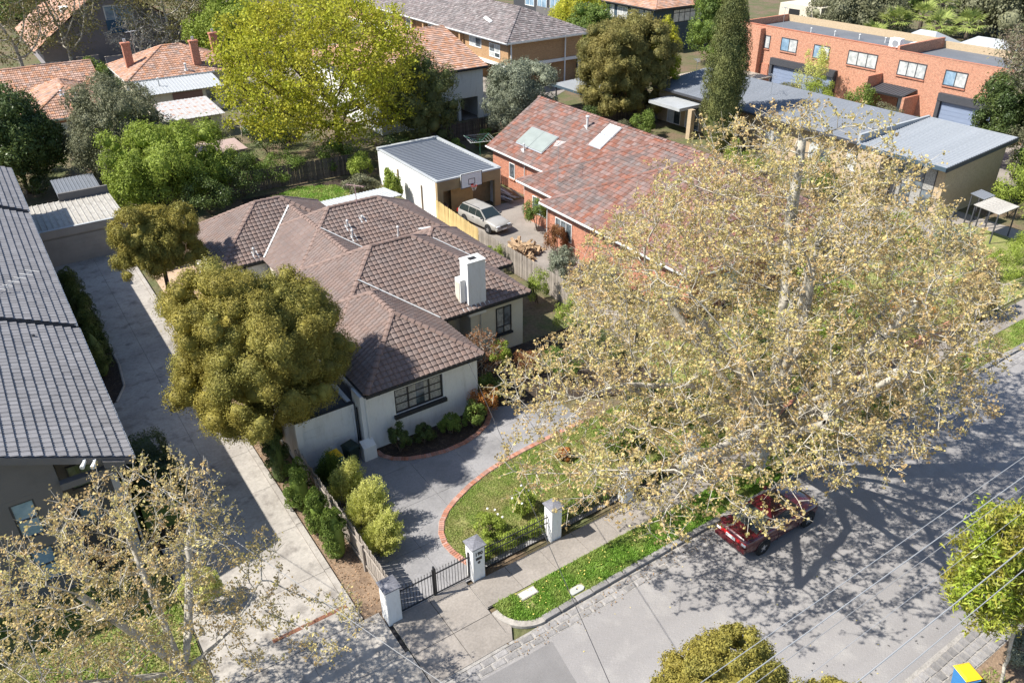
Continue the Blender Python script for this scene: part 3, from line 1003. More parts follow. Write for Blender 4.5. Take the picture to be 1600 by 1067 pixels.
def spire(name, label, base, H, rad, leaf, seed, n=6000, lsize=.10, group=None, cat='conifer', lean=(0, 0), prof=None, flames=60, core=.6):
    """columnar conifer of upright flame shaped tufts"""
    rng = np.random.default_rng(seed)
    t = thing(name, label, cat, base, group)
    prof = prof or ((0, .55), (.12, .9), (.4, 1.0), (.7, .8), (.9, .42), (1.0, .08))
    zs = np.array([p[0] for p in prof]); rs = np.array([p[1] for p in prof])
    h = rng.random(flames) ** .9 * .95
    a = rng.uniform(0, 2 * PI, flames)
    r = np.interp(h, zs, rs) * rad * rng.uniform(.7, 1.0, flames)
    B = np.array(base, float) + np.stack([np.cos(a) * r * .85 + lean[0] * h * H, np.sin(a) * r * .85 + lean[1] * h * H, h * H], 1)
    fl = H * rng.uniform(.07, .14, flames)
    k = rng.integers(flames, size=n)
    s = rng.random(n)
    w = np.sin(np.clip(s * 1.05, 0, 1) * PI) ** .7 * rad * .30
    q = rng.uniform(0, 2 * PI, n)
    out = np.stack([np.cos(a[k]), np.sin(a[k]), np.zeros(n)], 1)
    P = B[k] + np.stack([np.cos(q) * w, np.sin(q) * w, s * fl[k] * 1.6], 1) + out * (s * rad * .12)[:, None]
    m = n // 6
    hz = rng.random(m); rr = np.interp(hz, zs, rs) * rad * .6 * np.sqrt(rng.random(m)); aa = rng.uniform(0, 2 * PI, m)
    P = np.concatenate([P, np.array(base) + np.stack([np.cos(aa) * rr + lean[0] * hz * H, np.sin(aa) * rr + lean[1] * hz * H, hz * H], 1)])
    Nn = P - np.array(base); Nn[:, 2] = 0; Nn /= np.linalg.norm(Nn, axis=1)[:, None] + 1e-6
    Nn += rng.normal(size=Nn.shape) * .5
    P[:, 2] = np.maximum(P[:, 2], base[2] + .05)
    crown('foliage', rng, P, Nn, lsize, leaf, t, aspect=.4, up=2.5)
    if core:
        MB().lathe([(rad * r * core, h * H) for h, r in prof], base, 14).build('inner_foliage', leaf, t)
    b = Vector(base)
    MB().tube([b, b + Vector((lean[0] * H * .5, lean[1] * H * .5, H * .6))], [rad * .12 + .03, .02], 6).build('trunk', m_barkdark, t)
    return t


def spray_shrub(name, label, base, R, leaf, seed, arcs=240, per=60, lsize=.09, group=None, lean=(0, 0)):
    """feathery shrub of arching sprays rising from the ground"""
    rng = np.random.default_rng(seed)
    t = thing(name, label, 'shrub', base, group)
    b = np.array(base, float); R = np.array(R, float)
    a = rng.uniform(0, 2 * PI, arcs); q = rng.random(arcs) ** .6
    h = R[2] * 2 * (1 - .55 * q ** 2) * rng.uniform(.55, 1.08, arcs)
    end = np.stack([np.cos(a) * R[0] * q, np.sin(a) * R[1] * q, h], 1) + np.array([lean[0], lean[1], 0]) * (h / R[2])[:, None]
    st = np.stack([np.cos(a) * R[0] * .25 * q, np.sin(a) * R[1] * .25 * q, np.zeros(arcs)], 1)
    s = rng.uniform(.25, 1.0, (arcs, per)) ** .8
    s_ = s[..., None]
    mid = st + (end - st) * .5; mid[:, 2] = h * .72
    P = b + (1 - s_) ** 2 * st[:, None] + 2 * s_ * (1 - s_) * mid[:, None] + s_ ** 2 * end[:, None]
    P += rng.normal(size=P.shape) * .05
    dirs = 2 * (1 - s_) * (mid - st)[:, None] + 2 * s_ * (end - mid)[:, None]
    P = P.reshape(-1, 3); dirs = dirs.reshape(-1, 3); dirs /= np.linalg.norm(dirs, axis=1)[:, None] + 1e-6
    Nn = np.cross(dirs, rng.normal(size=P.shape))
    crown('foliage', rng, P, Nn, lsize, leaf, t, aspect=.28, up=.8)
    mb = MB()
    for i in range(0, arcs, 9):
        mb.tube([Vector(b + st[i]), Vector(b + mid[i] * np.array([1, 1, .8])), Vector(b + end[i] * .95)], [.014, .009, .004], 4)
    mb.build('stem', m_barkdark, t)
    return t


def hedge(name, label, pts, w, h, leaf, seed, n=9000, lsize=.07, group=None, cat='hedge'):
    """clipped hedge along a polyline"""
    rng = np.random.default_rng(seed)
    t = thing(name, label, cat, (*pts[0], 0), group)
    pts = np.array(pts, float); seg = np.diff(pts, axis=0); L = np.linalg.norm(seg, axis=1); cum = np.concatenate([[0], np.cumsum(L)])
    s = rng.random(n) * cum[-1]; i = np.clip(np.searchsorted(cum, s) - 1, 0, len(L) - 1)
    f = (s - cum[i]) / L[i]; c = pts[i] + seg[i] * f[:, None]
    nv = np.stack([-seg[i][:, 1], seg[i][:, 0]], 1) / L[i][:, None]
    side = rng.random(n)
    wob = 1 + .13 * np.sin(s * 2.1 + seed) + .08 * np.sin(s * 5.3)
    o = np.where(side < .4, rng.uniform(-1, 1, n), np.where(side < .7, 1, -1)) * w / 2 * wob
    z = np.where(side < .4, h * wob, rng.random(n) * h * wob) + rng.normal(size=n) * .05
    o = o + rng.normal(size=n) * .06
    P = np.stack([c[:, 0] + nv[:, 0] * o, c[:, 1] + nv[:, 1] * o, np.maximum(z, .04)], 1)
    Nn = np.stack([nv[:, 0] * o, nv[:, 1] * o, np.where(side < .4, 1, .2)], 1) + rng.normal(size=(n, 3)) * .5
    crown('foliage', rng, P, Nn, lsize, leaf, t)
    mb = MB()
    for a, b in zip(pts[:-1], pts[1:]):
        d = (b - a) / np.linalg.norm(b - a); q = np.array([-d[1], d[0]]) * w * .36
        mb.prism([tuple(a + q * -1), tuple(b + q * -1), tuple(b + q), tuple(a + q)], .02, h * .82)
    mb.build('branches', leaf, t)
    return t


def in_poly(P, poly):
    x, y = P[:, 0], P[:, 1]; ins = np.zeros(len(P), bool); n = len(poly)
    for i in range(n):
        x0, y0 = poly[i]; x1, y1 = poly[(i + 1) % n]
        c = ((y0 > y) != (y1 > y)) & (x < (x1 - x0) * (y - y0) / ((y1 - y0) + 1e-12) + x0)
        ins ^= c
    return ins


def grass(name, label, poly, n, mat, z, seed, size=.09, bare=0.0, holes=()):
    rng = np.random.default_rng(seed)
    poly = [tuple(p) for p in poly]; a = np.array(poly)
    P = rng.uniform(a.min(0), a.max(0), (n * 2, 2)); P = P[in_poly(P, poly)][:n]
    for (hx0, hy0, hx1, hy1) in holes:
        P = P[~((P[:, 0] > hx0) & (P[:, 0] < hx1) & (P[:, 1] > hy0) & (P[:, 1] < hy1))]
    if bare:
        f = np.sin(P[:, 0] * 1.7 + seed) * np.sin(P[:, 1] * 2.3 + seed * 2) + .5 * np.sin(P[:, 0] * 4.1) * np.sin(P[:, 1] * 3.7)
        P = P[(f + rng.normal(size=len(f)) * .3) < 1.2 - bare]
    m = len(P)
    th = rng.uniform(0, 2 * PI, m); s = size * rng.uniform(.5, 1.4, m)
    lx, ly = rng.normal(size=m) * .5, rng.normal(size=m) * .5
    V = np.empty((m, 3, 3), dtype=np.float32)
    w = s * .28
    V[:, 0] = np.stack([P[:, 0] - np.cos(th) * w, P[:, 1] - np.sin(th) * w, np.full(m, z)], 1)
    V[:, 1] = np.stack([P[:, 0] + np.cos(th) * w, P[:, 1] + np.sin(th) * w, np.full(m, z)], 1)
    V[:, 2] = np.stack([P[:, 0] + lx * s, P[:, 1] + ly * s, z + s * .8], 1)
    o = put(name, mesh_np(name, V.reshape(-1, 3), np.arange(m * 3, dtype=np.int32).reshape(m, 3)), mat)
    return tag(o, label, 'grass', kind='stuff')


def scatter_flat(name, label, cat, poly, n, size, mat, z, seed):
    rng = np.random.default_rng(seed)
    poly = [tuple(p) for p in poly]; a = np.array(poly)
    P = rng.uniform(a.min(0), a.max(0), (n * 4, 2)); P = P[in_poly(P, poly)][:n]
    Q = np.concatenate([P, np.full((len(P), 1), z)], 1)
    Nn = np.tile([0, 0, 1.], (len(P), 1)) + rng.normal(size=(len(P), 3)) * .35
    V, F = leaf_mesh(rng, Q, Nn, size)
    o = put(name, mesh_np(name, V, F), mat)
    return tag(o, label, cat, kind='stuff')


def sheet(name, poly, z, mat, kind='structure'):
    o = MB().poly([(x, y, z) for x, y in poly]).build(name, mat)
    o['kind'] = kind
    return o

# ------------------------------------------------------------------ ground, street, paving
sheet('ground', [(-300, -120), (500, -120), (500, 600), (-300, 600)], -.03, m_ground)
road = sheet('road', [(-60, 6.85), (160, 6.85), (160, 14.96), (-60, 14.96)], .0, m_asphalt)
sheet('road_patch', [(-6, 11.6), (11.20, 12.75), (11.55, 14.80), (6.5, 14.95), (-6, 14.95)], .004, m_patch)
sheet('road_patch', [(42.6, 10.4), (70, 10.9), (70, 14.93), (43.4, 14.9)], .004, m_patch)
scatter_flat('oil_drips', 'dark drips and stains on the far side of the road', 'stain', [(18, 7.2), (26, 7.0), (26, 9), (18, 9)], 24, .13, M('old oil stain', (.10, .10, .10), .9), .006, 5)

rs = random.Random(11)


def stone_me(lx, ly, h, name, mat, jit=.012, seed=0):
    r = random.Random(seed)
    j = lambda: r.uniform(-jit, jit)
    c = .018
    V = [(-lx / 2 + j(), -ly / 2 + j(), 0), (lx / 2 + j(), -ly / 2 + j(), 0), (lx / 2 + j(), ly / 2 + j(), 0), (-lx / 2 + j(), ly / 2 + j(), 0)]
    T = [(v[0] * .985, v[1] * .985, h - c) for v in V]; U = [(v[0] * .9, v[1] * .9, h + j() * .4) for v in V]
    F = [[0, 1, 5, 4], [1, 2, 6, 5], [2, 3, 7, 6], [3, 0, 4, 7], [4, 5, 9, 8], [5, 6, 10, 9], [6, 7, 11, 10], [7, 4, 8, 11], [8, 9, 10, 11]]
    me = mesh_np(name, V + T + U, F); me.materials.append(mat)
    return me


def stones(parent, spots, mes, name):
    for (x, y, z, a) in spots:
        o = bpy.data.objects.new(name, mes[rs.randrange(len(mes))])
        o.location = Vector((x, y, z)) - ORG[parent.name]; o.rotation_euler = (rs.uniform(-.02, .02), rs.uniform(-.02, .02), a + rs.uniform(-.03, .03))
        link(o, parent)


# near gutter: a bluestone channel in pale mortar, then the kerb
gut = sheet('gutter', [(-20, 14.955), (90, 14.955), (90, 15.60), (-20, 15.60)], .006, m_mortar)
ms = [stone_me(.50, .24, .022, 'sett', m_bluestone, .02, k) for k in range(5)]
sp = []
for i in range(78):
    for r in range(2):
        sp.append((7.9 + i * .54 + (.27 if r else 0), 15.10 + r * .285, .0, 0))
stones(gut, sp[:299], ms, 'sett')
kerb = MB().box(49.6, 15.60, -.02, 90, 15.86, .14).build('kerb', m_bluestone); kerb['kind'] = 'structure'
mk = [stone_me(.74, .25, .15, 'kerb_stone', m_bluestone, .008, k + 20) for k in range(4)]
stones(kerb, [(12.2 + i * .765, 15.73, -.01, 0) for i in range(49)], mk, 'kerb_stone')
kc = MB()
cx, cy, R0, R1 = 11.83, 16.98, 1.16, 1.40
pts = []
for i in range(13):
    a = math.radians(180 + 90 * i / 12)
    pts.append(a)
for a, b_ in zip(pts[:-1], pts[1:]):
    kc.add([(cx + R0 * math.cos(a), cy + R0 * math.sin(a), -.01), (cx + R1 * math.cos(a), cy + R1 * math.sin(a), -.01), (cx + R1 * math.cos(b_), cy + R1 * math.sin(b_), -.01), (cx + R0 * math.cos(b_), cy + R0 * math.sin(b_), -.01)] +
           [(cx + R0 * math.cos(a), cy + R0 * math.sin(a), .135), (cx + R1 * math.cos(a), cy + R1 * math.sin(a), .12), (cx + R1 * math.cos(b_), cy + R1 * math.sin(b_), .12), (cx + R0 * math.cos(b_), cy + R0 * math.sin(b_), .135)],
           [[4, 5, 6, 7], [0, 4, 7, 3], [1, 2, 6, 5]])
kc.build('kerb_return', m_conc)['kind'] = 'structure'

# far gutter of square setts
gut2 = sheet('gutter', [(-20, 5.75), (90, 5.75), (90, 6.87), (-20, 6.87)], .006, m_mortar)
ms2 = [stone_me(.31, .29, .04, 'sett', m_bluestone, .02, k + 40) for k in range(6)]
stones(gut2, [(16.5 + i * .345 + (.17 if r % 2 else 0), 5.93 + r * .325, .0, 0) for i in range(40) for r in range(3)], ms2, 'sett')
verge2 = [(-20, -8), (90, -8), (90, 5.74), (-20, 5.74)]
sheet('far_nature_strip', verge2, .02, m_tansoil)
grass('verge_grass', 'patchy green grass on the far nature strip', [(17, 2.5), (23.2, 2.5), (23.2, 5.55), (17, 5.6)], 6000, m_grass, .02, 31, .09, .5)

verge = [(10.66, 17.26), (10.66, 16.98)] + [(cx + R0 * math.cos(a), cy + R0 * math.sin(a)) for a in pts] + [(90, 15.86), (90, 17.26)]
sheet('nature_strip', verge, .10, m_lawnbase)
grass('verge_grass', 'lush green grass of the nature strip beside the kerb', [p if p[0] < 60 else (30, p[1]) for p in verge], 90000, m_grasslush, .10, 32, .085, .1, holes=((11.62, 16.75, 12.45, 17.3), (13.28, 15.8, 14.02, 16.3)))
grass('verge_grass', 'thin dry grass of the nature strip further up the street', [(30, 15.88), (52, 15.88), (52, 17.25), (30, 17.25)], 17000, m_grass, .10, 33, .10, .45)
scatter_flat('fallen_leaves', 'yellow fallen leaves lying on the grass of the nature strip', 'leaves', [(11.5, 15.9), (25, 15.9), (25, 17.2), (11.5, 17.2)], 150, .07, m_petal, .17, 6)
scatter_flat('fallen_leaves', 'scattered pale leaves lying on the asphalt road', 'leaves', [(8, 7.5), (40, 7.5), (40, 15), (8, 15)], 90, .06, m_petal, .02, 7)
scatter_flat('fallen_leaves', 'brown litter lying along the bluestone gutter', 'leaves', [(10, 14.8), (34, 14.8), (34, 15.6), (10, 15.6)], 380, .07, M('brown leaf litter', (.24, .15, .07), .9, island=.4), .045, 8)

# footpath slabs
fp = sheet('footpath', [(10.42, 17.27), (90, 17.27), (90, 18.62), (10.42, 18.62)], .06, m_mortar)
for i in range(40):
    b = MB().box(10.45 + i * 1.62, 17.29, .0, 10.45 + i * 1.62 + 1.60, 18.58, .105)
    b.build('slab', m_path, fp)
cr = sheet('crossover', [(7.22, 15.5), (10.45, 15.5), (10.45, 18.9), (7.22, 18.9)], .03, m_mortar)
for x0, x1 in ((7.25, 8.82), (8.845, 10.40)):
    for (y0, z0, y1, z1) in ((15.62, .05, 17.0, .085), (17.02, .09, 18.86, .10)):
        MB().add([(x0, y0, 0), (x1, y0, 0), (x1, y1, 0), (x0, y1, 0), (x0, y0, z0), (x1, y0, z0), (x1, y1, z1), (x0, y1, z1)],
                 [[4, 5, 6, 7], [0, 1, 5, 4], [1, 2, 6, 5], [2, 3, 7, 6], [3, 0, 4, 7]]).build('slab', m_path, cr)
MB().add([(9.2, 15.62, .045), (10.4, 15.62, .045), (10.7, 16.1, .06), (10.42, 17.0, .08), (10.42, 15.62, .045)], [[0, 4, 2], [4, 3, 2]]).build('slab', m_path, cr)

# neighbour's long concrete driveway
dw = sheet('driveway', [(1.2, 15.6), (7.2, 15.6), (7.2, 18.7), (6.52, 19.4), (6.45, 60), (1.2, 60)], .012, m_dark)
ys = [19.42, 22.4, 25.4, 28.4, 31.4, 34.4, 37.4, 40.4, 43.4, 46.4, 49.4, 52.4, 55.6, 59.0]
for y0, y1 in zip(ys[:-1], ys[1:]):
    MB().box(1.25, y0 + .008, .0, 4.20, y1 - .008, .05).build('slab', m_conc, dw)
    MB().box(4.212, y0 + .008, .0, 6.20, y1 - .008, .05).build('slab', m_conc, dw)
    MB().box(6.212, y0 + .02, .0, 6.44, y1 - .004, .12).build('edge_strip', m_conc, dw)
for x0, x1 in ((1.25, 4.2), (4.212, 7.18)):
    for y0, y1 in ((15.62, 17.3), (17.312, 19.40)):
        MB().box(x0, y0, .0, x1 if y1 < 19 else min(x1, 7.05), y1, .05).build('slab', m_conc, dw)
g1 = thing('drain_grate', 'rusty trench drain across the front of the concrete driveway', 'drain grate', (5, 20.4, .05))
MB().box(3.4, 20.27, .045, 6.2, 20.44, .056).build('frame', M('rusty steel', (.20, .09, .055), .9, n2=(10, .3)), g1)
for i in range(44):
    MB().box(3.45 + i * .0625, 20.285, .056, 3.45 + i * .0625 + .03, 20.425, .062).build('bar', MATS['rusty steel'], g1)
g2 = thing('drain_grate', 'black square drain grate in the middle of the driveway', 'drain grate', (4.35, 36.95, .05))
MB().box(4.0, 36.65, .045, 4.72, 37.25, .058).build('frame', m_black, g2)
for i in range(7):
    MB().box(4.06 + i * .09, 36.70, .058, 4.10 + i * .09, 37.20, .066).build('bar', m_charcoal, g2)
sheet('garden_strip', [(6.46, 19.5), (7.1, 18.75), (7.62, 18.7), (7.62, 46), (6.46, 46)], .03, m_tansoil)
scatter_flat('leaf_litter', 'dry leaf litter on the strip beside the paling fence', 'leaves', [(6.3, 19.5), (7.5, 18.8), (7.5, 46), (6.1, 46)], 1600, .09, M('dry brown litter', (.27, .17, .10), .9, island=.45), .045, 9)
bedL = [(.3, 33.0), (1.7, 33.2), (2.35, 34.6), (2.62, 37), (2.6, 42), (2.4, 47), (2.2, 52), (.3, 52)]
sheet('garden_bed', [(.3, 39.0), (1.9, 39.2), (2.55, 40.6), (2.75, 43), (2.7, 47), (2.6, 53), (.3, 53)], .07, m_bed)
sheet('garden_bed', [(.2, 27.2), (1.9, 27.2), (2.35, 30), (2.2, 33.4), (1.2, 34.5), (.2, 34.6)], .07, m_bed)
be = MB()
ep = [(1.9, 39.2), (2.55, 40.6), (2.75, 43), (2.7, 47), (2.6, 53)]
for a, b_ in zip(ep[:-1], ep[1:]):
    be.tube([(a[0], a[1], .06), (b_[0], b_[1], .06)], .06, 6)
be.build('bed_edging', m_conc)['kind'] = 'structure'

# front courtyard, lawn, beds and brick edging of the white house
court = sheet('courtyard', [(7.7, 19.0), (20.6, 19.0), (20.6, 28.6), (7.7, 28.6)], .02, m_dark)
for i in range(6):
    for j in range(4):
        x0, y0 = 7.72 + i * 2.15, 19.02 + j * 2.4
        MB().box(x0, y0, 0, x0 + 2.138, min(y0 + 2.388, 28.55), .05).build('slab', m_court, court)
LE = [(11.08, 19.32), (10.92, 19.8), (10.80, 20.4), (10.78, 21.0), (10.95, 21.6), (11.3, 22.15), (11.8, 22.6), (12.4, 22.95), (13.4, 23.4), (14.5, 23.75), (15.7, 23.98), (16.9, 24.1), (18.4, 24.2), (20.5, 24.3)]
lawn = LE + [(26.5, 24.4), (26.5, 19.25), (11.2, 19.25)]
sheet('front_lawn', lawn, .062, m_lawnbase)
grass('lawn_grass', 'front lawn grass inside the curved brick edging', lawn, 130000, m_grass, .062, 34, .055, .2)
BE = [(11.12, 27.95), (11.18, 27.5), (11.5, 27.02), (12.1, 26.6), (12.9, 26.3), (13.8, 26.12), (14.8, 26.15), (15.7, 26.38), (16.5, 26.8), (17.0, 27.3), (17.2, 28.0)]
sheet('garden_bed', BE + [(17.2, 28.15), (11.12, 28.15)], .07, m_bed)
sheet('garden_bed', [(17.2, 28.0), (23.6, 25.0), (26.4, 25.0), (26.4, 32.1), (17.2, 32.1)], .065, m_bed)
brick_me = []
for k in range(4):
    me = stone_me(.235, .106, .085, 'brick', m_edge, .005, 60 + k); brick_me.append(me)


def edging(name, line, label=None):
    e = MB()
    L = MB()
    for a, b_ in zip(line[:-1], line[1:]):
        a, b_ = Vector((*a, .0)), Vector((*b_, .0)); t = (b_ - a).normalized(); q = Vector((-t.y, t.x, 0)) * .14
        L.add([a - q + Vector((0, 0, .072)), b_ - q + Vector((0, 0, .072)), b_ + q + Vector((0, 0, .072)), a + q + Vector((0, 0, .072))], [[0, 1, 2, 3]])
    p = L.build(name, m_mortar); p['kind'] = 'structure'
    cum = 0; sp = []; last = 0
    P = [Vector((*a, 0)) for a in line]
    d = 0.0; seg = 0; pos = 0
    tot = sum((b_ - a).length for a, b_ in zip(P[:-1], P[1:]))
    s = .06
    while s < tot:
        acc = 0
        for a, b_ in zip(P[:-1], P[1:]):
            l = (b_ - a).length
            if acc + l >= s:
                t = (b_ - a).normalized(); c = a + t * (s - acc)
                sp.append((c.x, c.y, .03, math.atan2(t.y, t.x) + PI / 2)); break
            acc += l
        s += .117
    stones(p, sp[:299], brick_me, 'brick')


edging('brick_edging', LE)
edging('brick_edging', BE)
edging('brick_edging', [(11.08, 19.32), (11.0, 19.05), (10.95, 18.95)])

pl = thing('pit_lid', 'pale concrete pit lid at the footpath edge of the nature strip', 'pit lid', (12.0, 16.96, .1))
MB().box(11.70, 16.83, .09, 12.37, 17.12, .15).build('lid', M('pale concrete', (.60, .55, .47), .85, n2=(9, .1)), pl)
MB().box(11.66, 16.79, .05, 12.41, 17.16, .14).build('surround', m_mortar, pl)
pc = thing('pit_lid', 'grey rounded pit cover behind the bluestone kerb', 'pit lid', (13.65, 16.02, .1))
MB().prism([(13.38, 15.92), (13.86, 15.92), (13.97, 16.0), (13.94, 16.16), (13.84, 16.22), (13.46, 16.22), (13.34, 16.12), (13.33, 15.98)], .08, .165).build('lid', M('grey cover', (.40, .41, .38), .7, n2=(9, .1)), pc, bevel=.01)
MB().lathe([(.0, .17), (.035, .17), (.035, .166)], (13.65, 16.07, 0), 8).build('lifting_hole', m_dark, pc)

# back garden of the white house, other yards
sheet('back_lawn', [(14.5, 54.5), (26.8, 54.5), (26.8, 64.4), (16.5, 64.4)], .0, m_bed)
bl = [(15.8, 58), (24.4, 58.0), (24.9, 61), (24.2, 63.2), (21.5, 64.6), (18.0, 63.2)]
sheet('back_lawn', bl, .02, m_lawnbase)
grass('lawn_grass', 'back lawn grass behind the brown tiled roof', bl, 14000, m_grasslush, .02, 35, .13, .3)
sheet('side_yard', [(7.0, 44.2), (9.7, 44.2), (9.7, 54), (7.0, 54)], .04, m_palebrown)
sheet('yard_paving', [(27.4, 38), (35.6, 38), (35.6, 51.2), (27.4, 51.2)], .0, m_path)
sheet('front_yard', [(-12, 19.2), (1.15, 19.2), (1.15, 27.2), (-12, 27.2)], .02, m_lawnbase)
grass('lawn_grass', 'front yard grass under the bare plane tree on the left', [(-6, 19.4), (1.1, 19.4), (1.1, 26.9), (-6, 26.9)], 26000, m_grass, .02, 36, .10, .25)
sheet('front_yard', [(26.8, 18.9), (60, 18.9), (60, 27.6), (26.8, 27.6)], .03, m_lawnbase)
grass('lawn_grass', 'front garden grass of the mottled terracotta house', [(27, 19.2), (48, 19.2), (48, 27), (27, 27)], 16000, m_grass, .03, 37, .12, .3)
sheet('lane', [(-10, 104), (60, 104), (60, 123.5), (-10, 123.5)], .0, m_path)
sheet('unit_driveway', [(70.5, 28), (82.8, 28), (82.8, 74), (70.5, 74)], .0, m_path)
sheet('unit_forecourt', [(48, 20), (62, 20), (62, 36), (48, 36)], .0, m_path)
sheet('car_court', [(44, 74.2), (54, 74.2), (70, 84), (70, 95), (44, 95)], .0, m_path)

# ------------------------------------------------------------------ the white house with the brown tiled roof
EZ = 3.4
H = thing('white_house', 'white rendered house with a brown hipped tile roof behind the iron gate', 'house', (14, 38, 0))
PIT = .6
rectsH = [(10.87, 17.03, 27.80, 36.5, PIT, EZ, ()), (10.87, 22.65, 31.85, 41.25, PIT, EZ, ()), (12.0, 18.1, 33.0, 51.8, PIT, EZ, ()),
          (12.0, 23.6, 39.6, 48.0, PIT, EZ, ()), (9.35, 18.4, 44.35, 51.8, PIT, EZ, ()), (17.2, 23.85, 35.45, 41.9, PIT, EZ, ())]
roofH = tiled_roof(H, rectsH, m_tileB, w=.27, course=.285, prof='deep', th=.042, single=299, gutter=m_darkpaint, fascia=m_darkpaint, cap_mat=m_capB, seed=3)
# valley flashings
for (a, b_) in (((13.98, 34.9, 5.23), (17.0, 31.88, 3.42)), ((14.92, 47.27, 5.15), (12.02, 44.37, 3.41)), ((15.1, 42.6, 5.2), (16.9, 40.8, 4.12)), ((20.1, 38.0, 4.93), (22.3, 35.8, 3.61))):
    a, b_ = Vector(a), Vector(b_); t = (b_ - a).normalized(); q = t.cross(Vector((0, 0, 1))).normalized() * .05
    MB().add([a - q + Vector((0, 0, .145)), b_ - q + Vector((0, 0, .145)), b_ + q + Vector((0, 0, .145)), a + q + Vector((0, 0, .145))], [[0, 1, 2, 3]]).build('valley_flashing', m_flash, roofH)
MB().add([(19.9, 39.3, 5.18), (20.9, 38.75, 5.30), (20.95, 38.95, 5.30), (19.95, 39.5, 5.18)], [[0, 1, 2, 3]]).build('box_gutter', m_flash, roofH)
# walls: front wing with a real window opening, then the other wings as solid blocks
wb = wall_open('y-', 28.12, 11.05, 16.85, 0, EZ - .2, .25, [(12.36, 14.92, 1.56, 2.90)])
wb.box(11.05, 28.37, 0, 11.30, 36, EZ - .2).box(16.60, 28.37, 0, 16.85, 32.3, EZ - .2)
wb.box(10.62, 27.98, 0, 11.047, 28.9, EZ - .12)
wb.build('wall', m_white, H)
wc = MB()
for i, (x0, x1, y0, y1) in enumerate(((11.06, 19.0, 33.4, 41.0), (19.0, 22.4, 32.2, 41.0), (12.2, 23.3, 40.0, 47.7), (18.9, 23.603, 35.9, 41.6))):
    wc.box(x0 + .002 * i, y0, .0, x1, y1, EZ - .15 - .003 * i)
wc.build('wall', m_cream, H)
MB().box(9.55, 44.6, 0, 18.2, 51.5, EZ - .16).build('wall', m_white, H)
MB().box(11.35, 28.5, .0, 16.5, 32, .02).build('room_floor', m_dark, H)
MB().box(11.31, 29.6, .02, 16.59, 29.66, EZ - .3).build('curtain_wall', m_lace, H)
# the front window: black lattice frame in the opening, curtain and dark opening behind
w = MB()
P0 = 28.12
for a0, a1, z0, z1 in ((12.36, 12.44, 1.56, 2.9), (14.84, 14.92, 1.56, 2.9), (12.44, 14.84, 1.56, 1.64), (12.44, 14.84, 2.82, 2.9)):
    w.fbox('y-', P0, a0, a1, -.14, -.06, z0, z1)
for a in (13.08, 14.20): w.fbox('y-', P0, a - .035, a + .035, -.135, -.055, 1.64, 2.82)
for z in (2.04, 2.43): w.fbox('y-', P0, 12.44, 14.84, -.13, -.07, z - .02, z + .02)
wf = w.build('window', m_black, H)
for x0, x1, mm in ((12.445, 13.045, m_lace), (13.115, 13.5, m_lace), (13.5, 13.95, m_glass), (13.95, 14.165, m_lace), (14.235, 14.835, m_lace)):
    for z0, z1 in ((1.645, 2.018), (2.062, 2.408), (2.452, 2.815)):
        MB().fbox('y-', P0, x0, x1, -.11, -.10, z0, z1).build('pane', mm, wf)
MB().fbox('y-', P0, 12.25, 15.03, 0, .16, 1.36, 1.55).build('sill', m_darkpaint, wf)
window(H, 'y-', 32.2, 20.66, 21.56, 1.18, 2.74, nx=2, nz=1, frame=m_black, glass=[m_glass, m_lace], sill=m_darkpaint, rows=[1.6])
window(H, 'y-', 33.4, 17.4, 18.2, .15, 2.3, nx=1, nz=1, frame=m_darkpaint, glass=m_dark)
window(H, 'x-', 9.55, 46.6, 47.6, 1.2, 2.5, nx=2, nz=1, frame=m_greenline, glass=m_glass)
window(H, 'x-', 9.55, 49.0, 49.8, 1.2, 2.5, nx=1, nz=1, frame=m_paintwhite, glass=m_glass)
downpipe(H, 10.55, 28.30, .05, 2.6, m_black)
downpipe(H, 11.6, 28.06, 3.0, 3.15, m_darkpaint)
downpipe(H, 9.45, 44.4, .05, 3.2, m_darkpaint)
downpipe(H, 19.62, 32.12, .05, 3.2, m_cream)
MB().tube([(10.9, 28.0, 3.1), (10.86, 27.93, 2.9), (10.86, 27.93, .75)], .04, 8).build('downpipe', m_white, H)
mb_ = MB().add([(10.35, 27.55, 0), (10.98, 27.55, 0), (10.98, 27.97, 0), (10.35, 27.97, 0), (10.35, 27.55, .78), (10.98, 27.55, .78), (10.98, 27.97, .98), (10.35, 27.97, .98)],
               [[3, 2, 1, 0], [4, 5, 6, 7], [0, 1, 5, 4], [1, 2, 6, 5], [2, 3, 7, 6], [3, 0, 4, 7]])
mb_.build('meter_box', m_white, H)
# flat roofed garage wing
G = MB()
wall_open('y-', 28.5, 7.72, 10.50, 0, 2.72, .2, [(8.0, 10.42, 0, 2.5)], G)
G.box(7.72, 28.7, 0, 7.9, 37, 2.72).box(10.32, 28.7, 0, 10.5, 33.5, 2.72)
G.build('garage_wall', m_white, H)
MB().box(7.9, 28.7, 2.45, 10.9, 37.5, 2.58).build('flat_roof', m_charcoal, H)
dr = MB().box(8.0, 28.58, .02, 10.42, 28.66, 2.5).build('garage_door', m_white, H)
for i in range(6):
    MB().box(8.02, 28.572, .04 + i * .41, 10.40, 28.585, .04 + i * .41 + .40).build('door_panel', m_white, dr)
MB().box(7.7, 28.47, 2.72, 10.52, 28.72, 2.76).build('parapet_cap', m_darkpaint, H)
# carport posts and verandah beam on the side
for x, y in ((9.8, 44.35), (10.8, 44.3), (11.1, 43.0)):
    MB().box(x - .05, y - .05, 0, x + .05, y + .05, 3.2).build('post', m_darkpaint, H)
